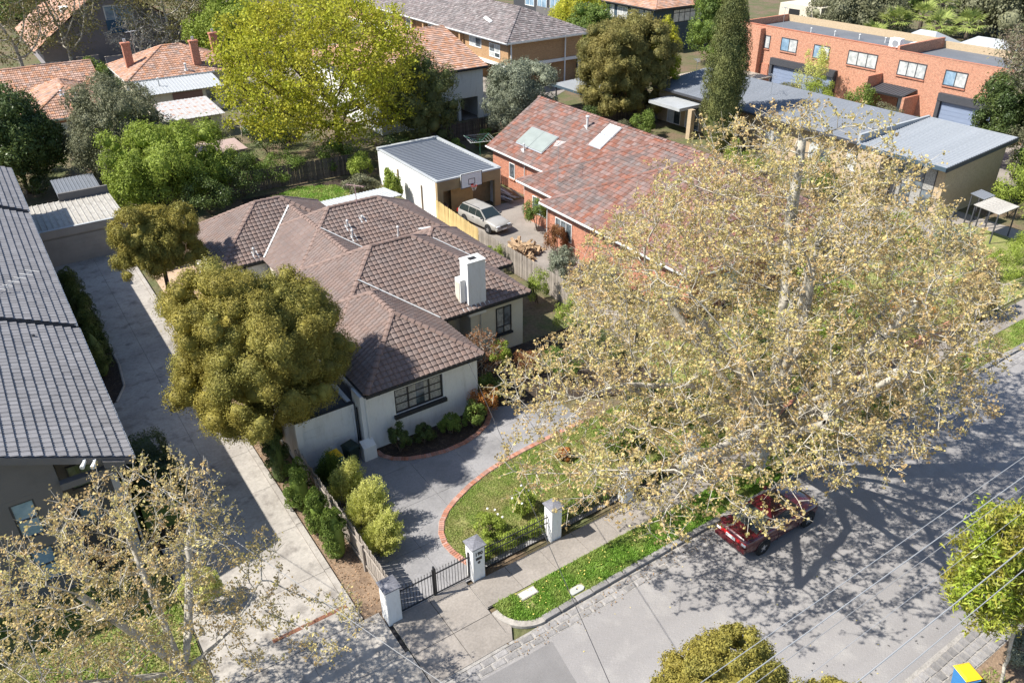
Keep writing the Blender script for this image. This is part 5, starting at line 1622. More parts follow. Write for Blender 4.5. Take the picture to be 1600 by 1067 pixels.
def car(name, label, cat, loc, rz, paint, stations, roof, wheels, hw, wr=.31, tail_x=None, nose_x=None, lights=True, spoiler=False, pillars=()):
    c = thing(name, label, cat, loc, rz=rz)
    def P(nm, mb, m, smooth=False, parent=None, sub=0, bev=0):
        me = mb.mesh(nm, smooth); me.materials.append(m)
        o = bpy.data.objects.new(nm, me); link(o, parent or c); ORG[o.name] = Vector(loc)
        if sub:
            s = o.modifiers.new('s', 'SUBSURF'); s.levels = sub; s.render_levels = sub
        if bev:
            s = o.modifiers.new('b', 'BEVEL'); s.width = bev; s.segments = 2
        return o
    rings = []
    for (x, w, zl, zb, zd) in stations:
        half = [(0, zl), (w * .86, zl), (w * .985, zl + .10), (w, (zl + zb) / 2 + .03), (w * .965, zb), (w * .86, zd), (w * .45, zd + .025), (0, zd + .032)]
        ring = [(x, y, z) for y, z in half] + [(x, -y, z) for y, z in half[-2:0:-1]]
        rings.append(ring)
    V, F = loft(rings)
    P('body', MB().add(V, F), paint, True, sub=2)
    # greenhouse: (xrb, xrt, xft, xfb, z base rear, z roof, z base front, half width base, half width roof)
    xrb, xrt, xft, xfb, zr0, zt, zf0, wb_, wt = roof
    m = .5 * (xrt + xft)
    prof = [(xrb, zr0, wb_ * .93), (xrt, zt - .02, wt * .97), (m, zt + .02, wt), (xft, zt - .015, wt * .97), (xfb, zf0, wb_ * .95)]
    zs = min(zr0, zf0) - .12
    V = []
    for (x, z, w) in prof: V += [(x, w, z), (x, w * .5, z + .012), (x, 0, z + .018), (x, -w * .5, z + .012), (x, -w, z)]
    F = []
    for i in range(4):
        for k in range(4): F.append([i * 5 + k, i * 5 + k + 1, (i + 1) * 5 + k + 1, (i + 1) * 5 + k])
    n = len(V)
    for s in (1, -1):
        V += [(xrb, s * wb_, zs), (m, s * wb_, zs), (xfb, s * wb_, zs)]
        k = 0 if s == 1 else 4
        b0 = n if s == 1 else n + 3
        f = [[k, 5 + k, 10 + k, b0 + 1, b0], [10 + k, 15 + k, 20 + k, b0 + 2, b0 + 1]]
        F += f if s == -1 else [q[::-1] for q in f]
    P('cabin', MB().add(V, F), paint)
    # glass, proud of the cabin skin
    def quad(nm, pts, inset, off):
        pts = [Vector(p) for p in pts]; cen = sum(pts, Vector()) / len(pts)
        nn = (pts[1] - pts[0]).cross(pts[2] - pts[0]).normalized()
        if nn.dot(cen - Vector((m, 0, zs))) < 0: nn = -nn
        q = [p + (cen - p) * inset + nn * off for p in pts]
        P(nm, MB().extr([p - nn * .008 for p in q], nn * .01), m_carglass)
    quad('rear_window', [(xrb, wb_ * .93, zr0), (xrt, wt * .97, zt - .02), (xrt, -wt * .97, zt - .02), (xrb, -wb_ * .93, zr0)], .10, .022)
    quad('windscreen', [(xfb, wb_ * .95, zf0), (xft, wt * .97, zt - .015), (xft, -wt * .97, zt - .015), (xfb, -wb_ * .95, zf0)], .08, .022)
    cuts = [xrb + (xrt - xrb) * .25] + list(pillars) + [xfb - .12]
    for s in (1, -1):
        for a, b_ in zip(cuts[:-1], cuts[1:]):
            def top(x):
                if x < xrt: t = (x - xrb) / (xrt - xrb); return zr0 + (zt - .02 - zr0) * t, wb_ * .93 + (wt * .97 - wb_ * .93) * t
                if x > xft: t = (x - xft) / (xfb - xft); return zt - .015 + (zf0 - zt + .015) * t, wt * .97 + (wb_ * .95 - wt * .97) * t
                return zt, wt
            pts = []
            zb = max(zr0, zf0) * .5 + min(zr0, zf0) * .5 - .03
            for x in (a + .03, b_ - .03): pts.append((x, zb))
            xs = [b_ - .03] + ([xft] if a < xft < b_ - .1 else []) + ([xrt] if a + .1 < xrt < b_ else []) + [a + .03]
            for x in xs: pts.append((x, max(top(x)[0] - .055, zb + .02)))
            def yy(x, z):
                t = (z - zs) / (zt - zs); return wb_ + (wt - wb_) * t
            poly = [Vector((x, s * (yy(x, z) + .012), z)) for x, z in pts]
            P('side_window', MB().extr([p - Vector((0, s * .01, 0)) for p in poly], (0, s * .012, 0)), m_carglass)
    for wx in wheels:
        for s in (1, -1):
            y = s * (hw - .062)
            P('wheel_arch', MB().lathe([(0, s * .0), (wr + .07, 0), (wr + .07, s * .06), (0, s * .062)], (wx, s * (hw - .058), wr + .02), 20, 'y'), m_dark)
            t = P('wheel', MB().lathe([(wr * .62, -.10), (wr * .92, -.10), (wr, -.06), (wr, .07), (wr * .93, .10), (wr * .64, .105), (wr * .6, .07)], (wx, y, wr), 22, 'y'), m_tyre, True)
            r = MB()
            yo = s * .085
            r.lathe([(wr * .66, yo), (wr * .58, yo), (wr * .56, yo - s * .04), (0, yo - s * .05)], (wx, y, wr), 20, 'y')
            P('wheel_rim', r, m_charcoal, parent=t)
            sp_ = MB()
            for k in range(5):
                a = 2 * PI * k / 5; ca, sa = math.cos(a), math.sin(a)
                q = [(-.035, .0), (.035, .0), (.028, wr * .62), (-.028, wr * .62)]
                sp_.extr([(wx + u * ca - v * sa, y + yo - s * .03, wr + u * sa + v * ca) for u, v in q], (0, s * .025, 0))
            sp_.lathe([(0, yo), (.05, yo), (.06, yo - s * .03)], (wx, y, wr), 10, 'y')
            P('spokes', sp_, m_rim, parent=t)
    return c, P


st = [(-2.22, .55, .42, .62, .70), (-2.16, .72, .33, .70, .86), (-2.02, .80, .27, .76, .925), (-1.6, .855, .20, .79, .955), (-1.0, .865, .18, .80, .945), (0, .86, .18, .79, .93),
      (.75, .86, .18, .78, .915), (1.25, .855, .19, .74, .85), (1.75, .82, .22, .66, .755), (2.08, .72, .26, .56, .655), (2.2, .52, .33, .48, .55)]
cc, P = car('parked_car', 'dark red two door coupe parked at the kerb under the plane tree', 'car', (22.3, 14.32, 0.0), 0.0, m_redpaint, st, (-1.62, -.72, .12, .98, .93, 1.29, .91, .76, .56), (-1.32, 1.28), .86, .315, pillars=(-.45,))
cc.scale = (1.05, 1.05, 1.05)
P('rear_lamp_panel', MB().box(-2.235, -.70, .66, -2.17, .70, .80), m_tail, bev=.03)
P('spoiler', MB().box(-2.14, -.70, 1.03, -1.92, .70, 1.065).box(-2.08, -.66, .90, -2.0, -.60, 1.03).box(-2.08, .60, .90, -2.0, .66, 1.03), m_redpaint, bev=.012)
P('number_plate', MB().box(-2.262, -.22, .67, -2.24, .22, .79), m_paintwhite)
P('rear_bumper', MB().box(-2.29, -.74, .36, -2.13, .74, .60), m_redpaint, bev=.05)
for s in (-1, 1):
    P('head_lamp', MB().lathe([(0, .06), (.075, .05), (.09, .0)], (1.98, s * .50, .70), 10, 'x'), m_lamp)
    P('fog_lamp', MB().box(2.10, s * .42 - .07, .42, 2.19, s * .42 + .07, .50), m_lamp, bev=.01)
    P('wing_mirror', MB().box(.62, s * .84, .92, .78, s * 1.0, 1.04), m_redpaint, bev=.03)
    P('door_handle', MB().box(-.42, s * .853, .74, -.22, s * .873, .77), m_redpaint)
    P('door_seam', MB().box(.66, s * .855, .25, .668, s * .8645, .78).box(-.52, s * .857, .25, -.512, s * .8655, .78), m_dark)
    P('side_lamp', MB().box(-2.2, s * .60 - .1, .68, -2.242, s * .60 + .1, .79), m_paintwhite, bev=.01)
st = [(-2.35, .70, .40, .70, .90), (-2.30, .80, .30, .82, .97), (-1.9, .85, .24, .86, .99), (-1.0, .87, .22, .86, .98), (0, .87, .22, .85, .96), (.75, .87, .22, .84, .95), (1.3, .86, .23, .80, .90), (1.9, .83, .25, .74, .83), (2.2, .76, .30, .66, .74), (2.32, .62, .36, .56, .62)]
cc, P = car('station_wagon', 'faded silver station wagon parked in front of the tan garage', 'car', (30.0, 48.2, 0.04), -PI / 2 + .12, m_silver, st, (-2.2, -1.85, .25, 1.05, .98, 1.46, .95, .80, .62), (-1.38, 1.42), .87, .31, pillars=(-1.0, -.15))
for s in (-1, 1):
    P('head_lamp', MB().box(2.2, s * .52 - .16, .58, 2.31, s * .52 + .16, .70), m_lamp, bev=.02)
    P('tail_lamp', MB().box(-2.37, s * .70 - .1, .62, -2.28, s * .70 + .1, .88), m_tail, bev=.01)
    P('wing_mirror', MB().box(.72, s * .84, .95, .86, s * 1.0, 1.07), m_charcoal, bev=.03)
    P('roof_rail', MB().box(-1.7, s * .52, 1.485, .1, s * .55, 1.515), m_charcoal)
    P('door_handle', MB().box(-.42, s * .862, .78, -.22, s * .88, .81), m_charcoal)
P('front_bumper', MB().box(2.18, -.76, .34, 2.36, .76, .52), m_silver, bev=.04)
P('grille', MB().box(2.30, -.34, .58, 2.335, .34, .68), m_black)
P('number_plate', MB().box(2.361, -.2, .38, 2.375, .2, .49), m_paintwhite)
# firewood heap: each split log a piece
fw = thing('firewood_heap', 'heap of split firewood behind the grey paling fence', 'firewood', (29.4, 42.4, 0))
r5 = random.Random(5)
lm = []
for k in range(4):
    b = MB().extr([(-.0, 0, 0), (.13 + .04 * k, .01, 0), (.06, .13, 0)], (0, 0, .55 + .06 * k)); me = b.mesh('log'); me.materials.append(m_firewood); lm.append(me)
for i in range(120):
    a, rr = r5.uniform(0, 2 * PI), r5.random() ** .6 * 1.25
    o = bpy.data.objects.new('log', lm[i % 4])
    o.location = (rr * math.cos(a) * 1.0, rr * math.sin(a) * 1.1, max(.02, .75 * (1 - rr / 1.3) * r5.uniform(.5, 1)))
    o.rotation_euler = (r5.uniform(.8, 2.2), r5.uniform(-.4, .4), r5.uniform(0, 2 * PI)); link(o, fw)
tp = thing('timber_pile', 'loose boards stacked between the tan garage and the brick house', 'timber', (34.5, 51.5, 0))
for i in range(14):
    o = MB().extr([(0, 0, 0), (.16, 0, 0), (.16, 0, .04), (0, 0, .04)], (0, r5.uniform(1.8, 3.0), 0)).mesh('board'); o.materials.append(m_fence if i % 3 else m_zinc)
    q = bpy.data.objects.new('board', o); q.location = (r5.uniform(-.5, .5), r5.uniform(-1.2, .5), .05 + i * .035); q.rotation_euler = (r5.uniform(-.03, .03), r5.uniform(-.05, .05), r5.uniform(-.35, .35)); link(q, tp)

# clothes hoist
ho = thing('clothes_hoist', 'green rotary clothes hoist behind the garage', 'clothes line', (38.0, 61.5, 0))
MB().tube([(38, 61.5, 0), (38, 61.5, 2.1)], .035, 8).build('post', m_greenline, ho)
tips = []
for i in range(4):
    a = .5 + PI / 2 * i; e = Vector((38 + 1.7 * math.cos(a), 61.5 + 1.7 * math.sin(a), 2.15)); tips.append(e)
    MB().tube([(38, 61.5, 1.75), e], .022, 6).build('arm', m_greenline, ho)
ln = MB()
for f in (.3, .5, .7, .9, 1.0):
    for i in range(4):
        ln.tube([Vector((38, 61.5, 1.75)).lerp(tips[i], f), Vector((38, 61.5, 1.75)).lerp(tips[(i + 1) % 4], f)], .009, 3)
ln.build('line', m_paintwhite, ho)
rk = thing('drying_rack', 'rack of black and white washing against the brick wall', 'washing', (35.5, 55.2, 0))
MB().tube([(35.6, 54.4, 0), (35.6, 54.4, 1.5), (35.6, 56.2, 1.5), (35.6, 56.2, 0)], .02, 5).build('frame', m_alu, rk)
for i in range(6):
    MB().box(35.56, 54.5 + i * .29, .6 + .1 * (i % 3), 35.62, 54.72 + i * .29, 1.49).build('garment', (m_paintwhite, m_black, m_greyrender)[i % 3], rk)
bn = thing('bench', 'small dark bench on the tan side yard paving', 'bench', (9.0, 49.9, .04))
MB().box(8.6, 49.7, .42, 9.45, 50.1, .47).build('seat', m_beigerender, bn)
for x, y in ((8.66, 49.75), (9.39, 49.75), (8.66, 50.05), (9.39, 50.05)): MB().box(x - .03, y - .03, .04, x + .03, y + .03, .42).build('leg', m_dark, bn)

# ------------------------------------------------------------------ background buildings
# grey metal roofed units on the right
U = thing('brick_units', 'row of tan brick units with a long grey metal roof behind the plane tree', 'building', (64, 48, 0))
MB().box(61.2, 36.3, 0, 67.8, 62.6, 3.35).build('wall', m_brickC, U)
sheet_roof(U, (60.4, 36.0, 3.62), (8.3, 0, .75), (0, 27.0, 0), 8.33, m_metal, pw=.64, ribs=2, rib=.05)
MB().box(60.25, 35.95, 3.42, 60.4, 63.05, 3.60).build('gutter', m_charcoal, U)
MB().box(60.42, 35.97, 3.36, 61.1, 63.0, 3.55).build('fascia', m_bluewall, U)
MB().box(57.6, 55.9, 2.7, 60.9, 60.3, 3.0).build('porch_roof', m_zinc, U)
MB().box(58.4, 55.0, 0, 58.9, 55.5, 2.9).build('pier', m_brickC, U)
MB().box(60.3, 51.2, 0, 61.19, 52.0, 3.4).build('pier', m_brickC, U)
for y0, y1 in ((37.6, 39.2), (41.0, 43.0), (46.2, 48.0), (53.5, 54.6), (56.5, 58.4), (59.2, 61.0)):
    window(U, 'x-', 61.2, y0, y1, .9 if y0 < 50 else .1, 2.5, nx=2, nz=1, frame=m_paintwhite, glass=[m_glass, m_blind])
m_metal2b = M('lighter grey roofing metal', (.225, .245, .27), .5, (.185, .205, .23), (.7, .45, .7), (5, .12), spec=.5)
U2 = thing('brick_unit', 'taller tan brick unit with a sloping grey metal roof at the end of the row', 'building', (62, 32, 0))
wb = MB().box(58.8, 29.3, 0, 66.9, 35.9, 4.0)
wb.add([(58.8, 29.31, 4.0), (66.9, 29.31, 4.0), (66.9, 29.31, 4.85), (58.8, 29.31, 4.3), (58.8, 35.88, 4.0), (66.9, 35.88, 4.0), (66.9, 35.88, 4.85), (58.8, 35.88, 4.3)], [[0, 1, 2, 3], [7, 6, 5, 4], [1, 5, 6, 2], [4, 0, 3, 7]])
wb.build('wall', m_brickC, U2)
sheet_roof(U2, (57.6, 28.8, 4.42), (9.6, 0, .62), (0, 7.3, 0), 9.62, m_metal2b, pw=.6, ribs=2, rib=.05)
MB().box(57.45, 28.75, 4.16, 57.6, 36.15, 4.42).build('gutter', m_bluewall, U2)
MB().add([(57.6, 28.74, 4.05), (67.2, 28.74, 4.72), (67.2, 28.74, 5.02), (57.6, 28.74, 4.40), (57.6, 28.80, 4.05), (67.2, 28.80, 4.72), (67.2, 28.80, 5.02), (57.6, 28.80, 4.40)], [[0, 1, 2, 3], [7, 6, 5, 4], [0, 4, 5, 1], [3, 2, 6, 7], [0, 3, 7, 4], [1, 5, 6, 2]]).build('barge_board', m_charcoal, U2)
MB().box(57.7, 36.12, 4.3, 67.2, 36.35, 5.15).build('flashing', m_zinc, U2)
window(U2, 'x-', 58.8, 30.0, 33.4, .2, 3.7, nx=4, nz=1, frame=m_charcoal, glass=[m_glass, m_lace], rows=[2.0])
MB().box(57.0, 33.6, 0, 57.5, 35.6, 4.0).build('pier', m_brickC, U2)
for lab, x, y in (('white aerial on the grey metal roof beside the cypress', 65.3, 51.4), ('thin aerial on the grey metal roof close to the step in the roofs', 62.0, 38.2), ('tall dark aerial on the grey metal roof behind the round tree', 64.6, 60.8)):
    antenna(lab, x, y, 4.0, 2.0, .9, n=8, L=1.6)
for lab, x0, x1, y0, y1, z in (('flat weathered awning at the right edge beside the tan brick wall', 57.6, 60.3, 24.3, 26.2, 2.3), ('small dark awning between the brick wall and the weathered awning', 59.9, 61.4, 26.6, 27.7, 2.2)):
    aw = thing('awning', lab, 'awning', (x0, y0, 0), 'awnings beside the brick unit')
    sheet_roof(aw, (x0, y0, z), (1, 0, 0), (0, y1 - y0, .15), x1 - x0, m_metal2 if x0 < 59 else m_metal, pw=.45, ribs=2, rib=.02)
    for x in (x0 + .1, x1 - .1):
        for y in (y0 + .1, y1 - .1): MB().box(x - .04, y - .04, 0, x + .04, y + .04, z - .02).build('post', m_charcoal, aw)
CP = thing('carport', 'pale flat carport roof between the grey green tree and the round tree', 'carport', (58, 70, 0))
sheet_roof(CP, (55.2, 66.0, 2.5), (0, 1, 0), (7.5, 0, .2), 7.4, m_zinc, pw=.74)
MB().box(55.1, 65.9, 2.25, 55.2, 73.5, 2.48).build('fascia', m_bluewall, CP)
for x, y in ((55.4, 66.3), (55.4, 73.0), (62.4, 66.3), (62.4, 73.0)): MB().box(x - .06, y - .06, 0, x + .06, y + .06, 2.3).build('post', m_charcoal, CP)
MB().box(62.5, 66, 0, 62.7, 73.4, 2.3).build('wall', m_brickR, CP)

# red brick terrace
R = thing('brick_terrace', 'two storey red brick terrace with a flat grey roof along the top right', 'building', (86, 52, 0))
fw_ = MB()
for (y0, y1, zt) in ((50.2, 71.6, 6.65), (28.0, 50.2, 6.5)):
    fw_.box(83.0, y0, 0, 83.3, y1, zt)
    fw_.box(83.3, y0 + .01, 0, 92.0, y1 - .01, zt - .75)
fw_.build('wall', m_brickT, R)
MB().box(83.31, 50.4, 5.91, 91.8, 71.4, 5.94).box(83.31, 28.2, 5.76, 91.8, 50.0, 5.79).build('roof', m_membrane, R)
MB().box(91.8, 50.2, 5.9, 92.1, 71.6, 6.7).box(91.8, 28, 5.75, 92.1, 50.2, 6.5).build('rear_parapet', m_brickC, R)
MB().box(82.97, 28.0, 6.5, 83.33, 50.2, 6.55).box(82.97, 50.2, 6.65, 83.33, 71.6, 6.7).build('coping', m_brickR, R)
MB().box(83.31, 49.95, 5.8, 91.8, 50.25, 6.9).build('party_parapet', m_brickT, R)
MB().box(83.31, 71.3, 5.95, 91.8, 71.6, 6.75).build('side_parapet', m_brickT, R)
MB().box(82.2, 67.6, 0, 83.0, 68.3, 6.4).build('pier', m_brickT, R)
for (y0, y1, z0, n) in ((66.7, 67.4, 4.2, 1), (62.7, 64.9, 4.3, 2), (58.2, 60.2, 4.2, 2), (52.1, 55.6, 4.25, 3), (46.4, 49.4, 4.2, 3), (42.0, 44.2, 4.1, 2), (36.6, 38.6, 3.9, 2), (31.0, 33.0, 3.9, 2)):
    window(R, 'x-', 83.0, y0, y1, z0, z0 + 1.35, nx=n, nz=1, frame=m_charcoal, glass=[m_blind, m_glassB] if n == 2 else m_blind, sill=m_brickR, fr=.09)
for (y0, y1) in ((56.6, 65.9), (36.0, 44.2)):
    MB().box(82.55, y0, 2.55, 83.0, y1, 3.3).build('bulkhead', m_charcoal, R)
    d = MB().box(82.9, y0 + .4, 0, 82.996, y1 - .4, 2.5).build('garage_door', m_rollerdoor, R)
    for i in range(6):
        MB().box(82.885, y0 + .45, .03 + i * .41, 82.905, y1 - .45, .03 + i * .41 + .39).build('door_panel', m_rollerdoor, d)
    for q in (y0, y1 - .38): MB().box(82.6, q, 0, 82.99, q + .38, 2.55).build('pier', m_charcoal, R)
MB().box(82.9, 66.3, 0, 82.99, 67.4, 2.4).build('door', m_brickR, R)
MB().box(80.4, 51.0, 0, 83.0, 51.35, 4.0).build('wing_wall', m_brickT, R)
MB().box(80.4, 46.4, 0, 83.0, 46.7, 2.6).build('wing_wall', m_brickT, R)
sheet_roof(R, (80.5, 46.72, 2.7), (0, 1, 0), (2.5, 0, .35), 4.2, m_charcoal, pw=.7, ribs=2, rib=.05)
MB().box(80.42, 46.7, 2.5, 80.5, 51.0, 2.7).build('fascia', m_black, R)
window(R, 'x-', 83.0, 47.2, 48.6, .1, 2.2, nx=2, nz=1, frame=m_black, glass=m_glassB)
ac = thing('air_conditioner', 'white air conditioner unit on the flat roof of the red brick terrace', 'air conditioner', (86.6, 52.3, 5.94))
MB().box(86.2, 51.8, 6.0, 87.0, 53.1, 7.0).build('casing', m_paintwhite, ac, bevel=.03)
MB().lathe([(0, 86.185), (.36, 86.185), (.38, 86.198)], (0, 52.35, 6.5), 16, 'x').build('fan_grille', m_alu, ac)
for y in (51.95, 52.95): MB().box(86.25, y - .05, 5.945, 86.95, y + .05, 6.0).build('foot', m_charcoal, ac)
dm = thing('roof_dome', 'white roof dome on the flat roof next to the air conditioner', 'skylight', (88, 50.9, 5.94))
MB().lathe([(.9, 5.95), (.9, 6.15), (.7, 6.4), (.35, 6.55), (0, 6.6)], (88.4, 51.2, 0), 16).build('dome', m_paintwhite, dm, smooth=True)
MB().lathe([(1.0, 5.945), (1.0, 6.05), (.9, 6.1)], (88.4, 51.2, 0), 16).build('curb', m_alu, dm)
for i in range(4): vent(R, 87 + i * .5, 64 - i * 3.0, .5, r=.07, z=5.95, plate=False)
antenna('leaning aerial at the far left end of the red brick terrace roof', 86, 67.5, 5.9, 2.6, 1.2)
# metal roofs and pale building beyond the terrace
for lab, x0, y0, x1, y1, h, hipd in (('pale metal hip roof behind the red terrace, left one of two', 96, 53.5, 104, 60, 4.2, 2.2), ('pale metal hip roof behind the red terrace, right one of two', 96, 44.5, 104, 53.2, 4.4, 2.6)):
    k = thing('metal_roof_house', lab, 'building', (x0, y0, 0), 'metal roofed buildings')
    MB().box(x0 + .4, y0 + .4, 0, x1 - .4, y1 - .4, h).build('wall', m_cream, k)
    xm, ym = (x0 + x1) / 2, (y0 + y1) / 2
    MB().add([(x0, y0, h), (x1, y0, h), (x1, y1, h), (x0, y1, h), (xm, y0 + hipd, h + 1.7), (xm, y1 - hipd, h + 1.7)], [[0, 1, 4], [1, 2, 5, 4], [2, 3, 5], [3, 0, 4, 5], [3, 2, 1, 0]]).build('roof', m_zinc, k)
wbk = thing('white_building', 'tall pale building behind the gum tree at the top right', 'building', (108, 44, 0))
MB().box(104, 30, 0, 116, 43, 7).build('wall', m_white, wbk)
MB().box(103.6, 29.6, 7.0, 116.4, 43.4, 7.25).build('roof', M('pale aqua roof', (.5, .62, .60), .6), wbk)
for i in range(5): window(wbk, 'x-', 104, 31 + i * 2.4, 32.4 + i * 2.4, 3.4, 5.0, nx=2, frame=m_alu, glass=m_glassB)
cb = thing('cream_building', 'cream building with one dark door at the top of the picture behind the terrace', 'building', (103, 74, 0))
MB().box(100, 72.5, 0, 112, 79.5, 6.6).build('wall', m_cream, cb)
MB().box(99.95, 76.0, 3.6, 100.02, 77.8, 6.0).build('door', m_dark, cb)
MB().box(96.5, 66.0, 0, 99, 71.6, 4.6).build('porch', m_cream, cb)
MB().box(96.2, 65.7, 4.6, 99.3, 71.9, 4.8).build('porch_roof', m_charcoal, cb)
lwb = thing('brick_wall', 'low red brick wall with a flat top between the round tree and the cypress', 'wall', (70, 66, 0))
MB().box(69.5, 62.0, 0, 78.0, 68.8, 2.2).build('wall_body', m_brickT, lwb)
MB().box(69.3, 61.8, 2.2, 78.2, 69.0, 2.35).build('roof_deck', M('gravel roof', (.36, .30, .24), .9, n2=(8, .2)), lwb)

# orange brick apartment block
A = thing('apartment_block', 'orange brick apartment block with a dark tiled hip roof and white fascia', 'building', (60, 95, 0))
rA = [(53.9, 66.6, 80.8, 128.0, .42, 5.85, ())]
tiled_roof(A, rA, m_tileD, w=.36, course=.40, prof='flat', th=.05, single=0, gutter=m_paintwhite, fascia=m_paintwhite, cap_len=.5, cap_r=.16, seed=9)
MB().box(54.7, 81.6, 3.1, 65.8, 127.2, 5.65).build('wall', m_brickO, A)
MB().box(54.55, 81.45, 2.75, 65.95, 127.3, 3.1).build('floor_slab', m_paintwhite, A)
MB().box(56.4, 90.5, 0, 65.5, 127, 2.75).box(60.5, 82.4, 0, 65.6, 90.45, 2.75).build('lower_wall', m_brickO, A)
for y in (81.9, 88.5): MB().box(54.8, y - .15, 0, 55.15, y + .15, 2.75).build('post', m_paintwhite, A)
for x in (60.4, 65.6): MB().box(x - .15, 81.7, 0, x + .15, 82.0, 2.75).build('post', m_paintwhite, A)
for y0, y1, z0, z1, n in ((83.4, 85.6, 3.7, 5.1, 2), (87.6, 90.2, 4.3, 5.3, 2), (98.6, 100.8, 3.6, 5.2, 2), (105.0, 107.2, 3.6, 5.2, 2), (112, 114, 3.6, 5.2, 2), (119, 121, 3.6, 5.2, 2)):
    window(A, 'x-', 54.7, y0, y1, z0, z1, nx=n, nz=1, frame=m_paintwhite, glass=[m_glass, m_blind], rows=[z0 + .5] if z1 - z0 > 1.2 else None, fr=.1)
for y0, y1 in ((92.4, 96.6), (101.8, 104.2)):
    MB().box(54.66, y0, 3.12, 54.69, y1, 5.4).build('recess_panel', M('painted shade brick %.0f' % y0, (.32, .17, .08), .9), A)  # flat panel on the wall, balcony recess shade painted as darker brick
    bal = MB().box(54.0, y0, 3.1, 54.1, y1, 3.2).box(54.0, y0, 4.0, 54.1, y1, 4.08).build('balcony', m_paintwhite, A)
    for i in range(5): MB().box(54.02, y0 + .05 + i * (y1 - y0) / 5, 3.2, 54.08, y0 - .05 + (i + 1) * (y1 - y0) / 5, 4.0).build('balcony_panel', m_paintwhite, bal)
for y in (91.8, 97.2, 101.4, 104.7): MB().box(54.1, y - .18, .0, 54.45, y + .18, 5.6).build('pier', m_brickO, A)
downpipe(A, 55.0, 81.4, 2.8, 5.7, m_paintwhite, .09); downpipe(A, 63.0, 81.35, 0.1, 5.7, m_paintwhite, .09)
vent(A, 56.6, 112.0, .9, r=.12, rects=rA); roof_panel(A, 'roof_plank', rA, [(56.3, 88.0), (56.7, 88.0), (57.2, 90.3), (56.8, 90.3)], m_paintwhite)
# white building with terracotta roof
W = thing('white_workshop', 'white building with a terracotta roof and a dark open carport below', 'building', (41, 80, 0))
rW = [(33.5, 46.75, 73.6, 92.0, .30, 5.45, ('x1',))]
tiled_roof(W, rW, m_tileA, w=.36, course=.42, prof='flat', th=.05, single=0, gutter=m_charcoal, fascia=m_charcoal, caps_single=False, seed=10)
wb = wall_open('y-', 74.1, 34.2, 46.4, 0, 5.3, .25, [(41.2, 45.7, 0, 2.35)])
wb.box(46.1, 74.35, 0, 46.4, 91.3, 5.3).box(34.2, 74.35, 0, 34.5, 91.3, 5.3).build('wall', m_white, W)
MB().extr([(46.05, 74.4, 5.2), (46.05, 91.3, 5.2), (46.05, 82.8, 8.0)], (.3, 0, 0)).build('gable', m_white, W)
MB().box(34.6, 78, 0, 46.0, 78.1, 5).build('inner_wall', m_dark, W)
MB().box(43.3, 74.2, 0, 43.6, 74.5, 2.35).build('post', m_white, W)
MB().lathe([(0, 5.75), (.3, 5.85), (.5, 6.05)], (46.3, 78.5, 0), 12).build('satellite_dish', m_paintwhite, W)
# blue grey modern block
D = thing('blue_block', 'blue grey two storey block with white windows at the top centre', 'building', (90, 95, 0))
rD = [(83.9, 98, 87.9, 108.0, .3, 6.05, ())]
tiled_roof(D, rD, m_tileA, w=.40, course=.45, prof='flat', th=.05, single=0, gutter=m_charcoal, fascia=m_charcoal, caps_single=False, seed=12)
MB().box(84.6, 88.6, 0, 97, 107.4, 5.9).build('wall', m_bluewall, D)
for y0, y1 in ((89.6, 90.6), (91.2, 93.6), (94.6, 96.6), (97.6, 98.2), (99.4, 101.2), (102.4, 103.6), (104.6, 106.6)):
    window(D, 'x-', 84.6, y0, y1, 3.3, 5.5, nx=2, nz=1, frame=m_paintwhite, glass=m_blind, rows=[3.9], fr=.12)
window(D, 'y-', 88.6, 88.2, 92.6, 3.9, 5.5, nx=4, nz=1, frame=m_charcoal, glass=m_blind, rows=[5.1], fr=.1)
window(D, 'y-', 88.6, 92.9, 96.6, 3.9, 5.5, nx=3, nz=1, frame=m_charcoal, glass=m_blind, rows=[5.1], fr=.1)
MB().box(79.5, 104, 3.0, 84.0, 110.5, 3.3).box(79.5, 104, 3.3, 79.8, 110.5, 4.4).build('terrace', m_greyrender, D)
MB().box(83.0, 108.2, 0, 98, 122, 6.6).build('rear_wing', m_charcoal, D)
for y0 in (109, 112.5, 116): window(D, 'x-', 83.0, y0, y0 + 2.4, 3.5, 5.8, nx=2, frame=m_paintwhite, glass=m_glassB, fr=.1)
window(D, 'y-', 108.2, 88, 90, 3.5, 5.8, nx=2, frame=m_paintwhite, glass=m_glassB, fr=.1)

# terracotta houses on the left
HA = thing('terracotta_house', 'terracotta tiled house with a red brick wall behind the dark tree on the left', 'house', (4, 96, 0))
rHA = [(-16, 12.7, 95.6, 107.5, .41, 3.1, ('x1', 'x0')), (4.1, 12.9, 87.6, 100, .46, 3.1, ())]
tiled_roof(HA, rHA, m_tileA, w=.34, course=.40, prof='wave', th=.05, single=0, gutter=m_flash, fascia=m_cream, cap_len=.45, cap_r=.15, seed=14)
MB().box(4.5, 88.1, 0, 12.5, 97, 2.9).box(-15.6, 96.2, 0, 12.2, 107, 2.88).build('wall', m_brickR, HA)
MB().extr([(12.35, 95.9, 2.9), (12.35, 107.2, 2.9), (12.35, 101.55, 5.3)], (.2, 0, 0)).build('gable', m_brickR, HA)
window(HA, 'y-', 88.1, 5.1, 7.9, .9, 2.4, nx=2, nz=1, frame=m_paintwhite, glass=[m_glassB, m_blind], fr=.15)
for x, y in ((8.0, 90.6), (9.2, 90.0), (2.2, 101.5)): vent(HA, x, y, .5, r=.09, rects=rHA, mat=m_alu)
HB = thing('terracotta_house', 'small terracotta hip roofed house with three red brick chimneys', 'house', (21, 104, 0))
rHB = [(15.3, 28.4, 98.6, 109.6, .44, 3.35, ())]
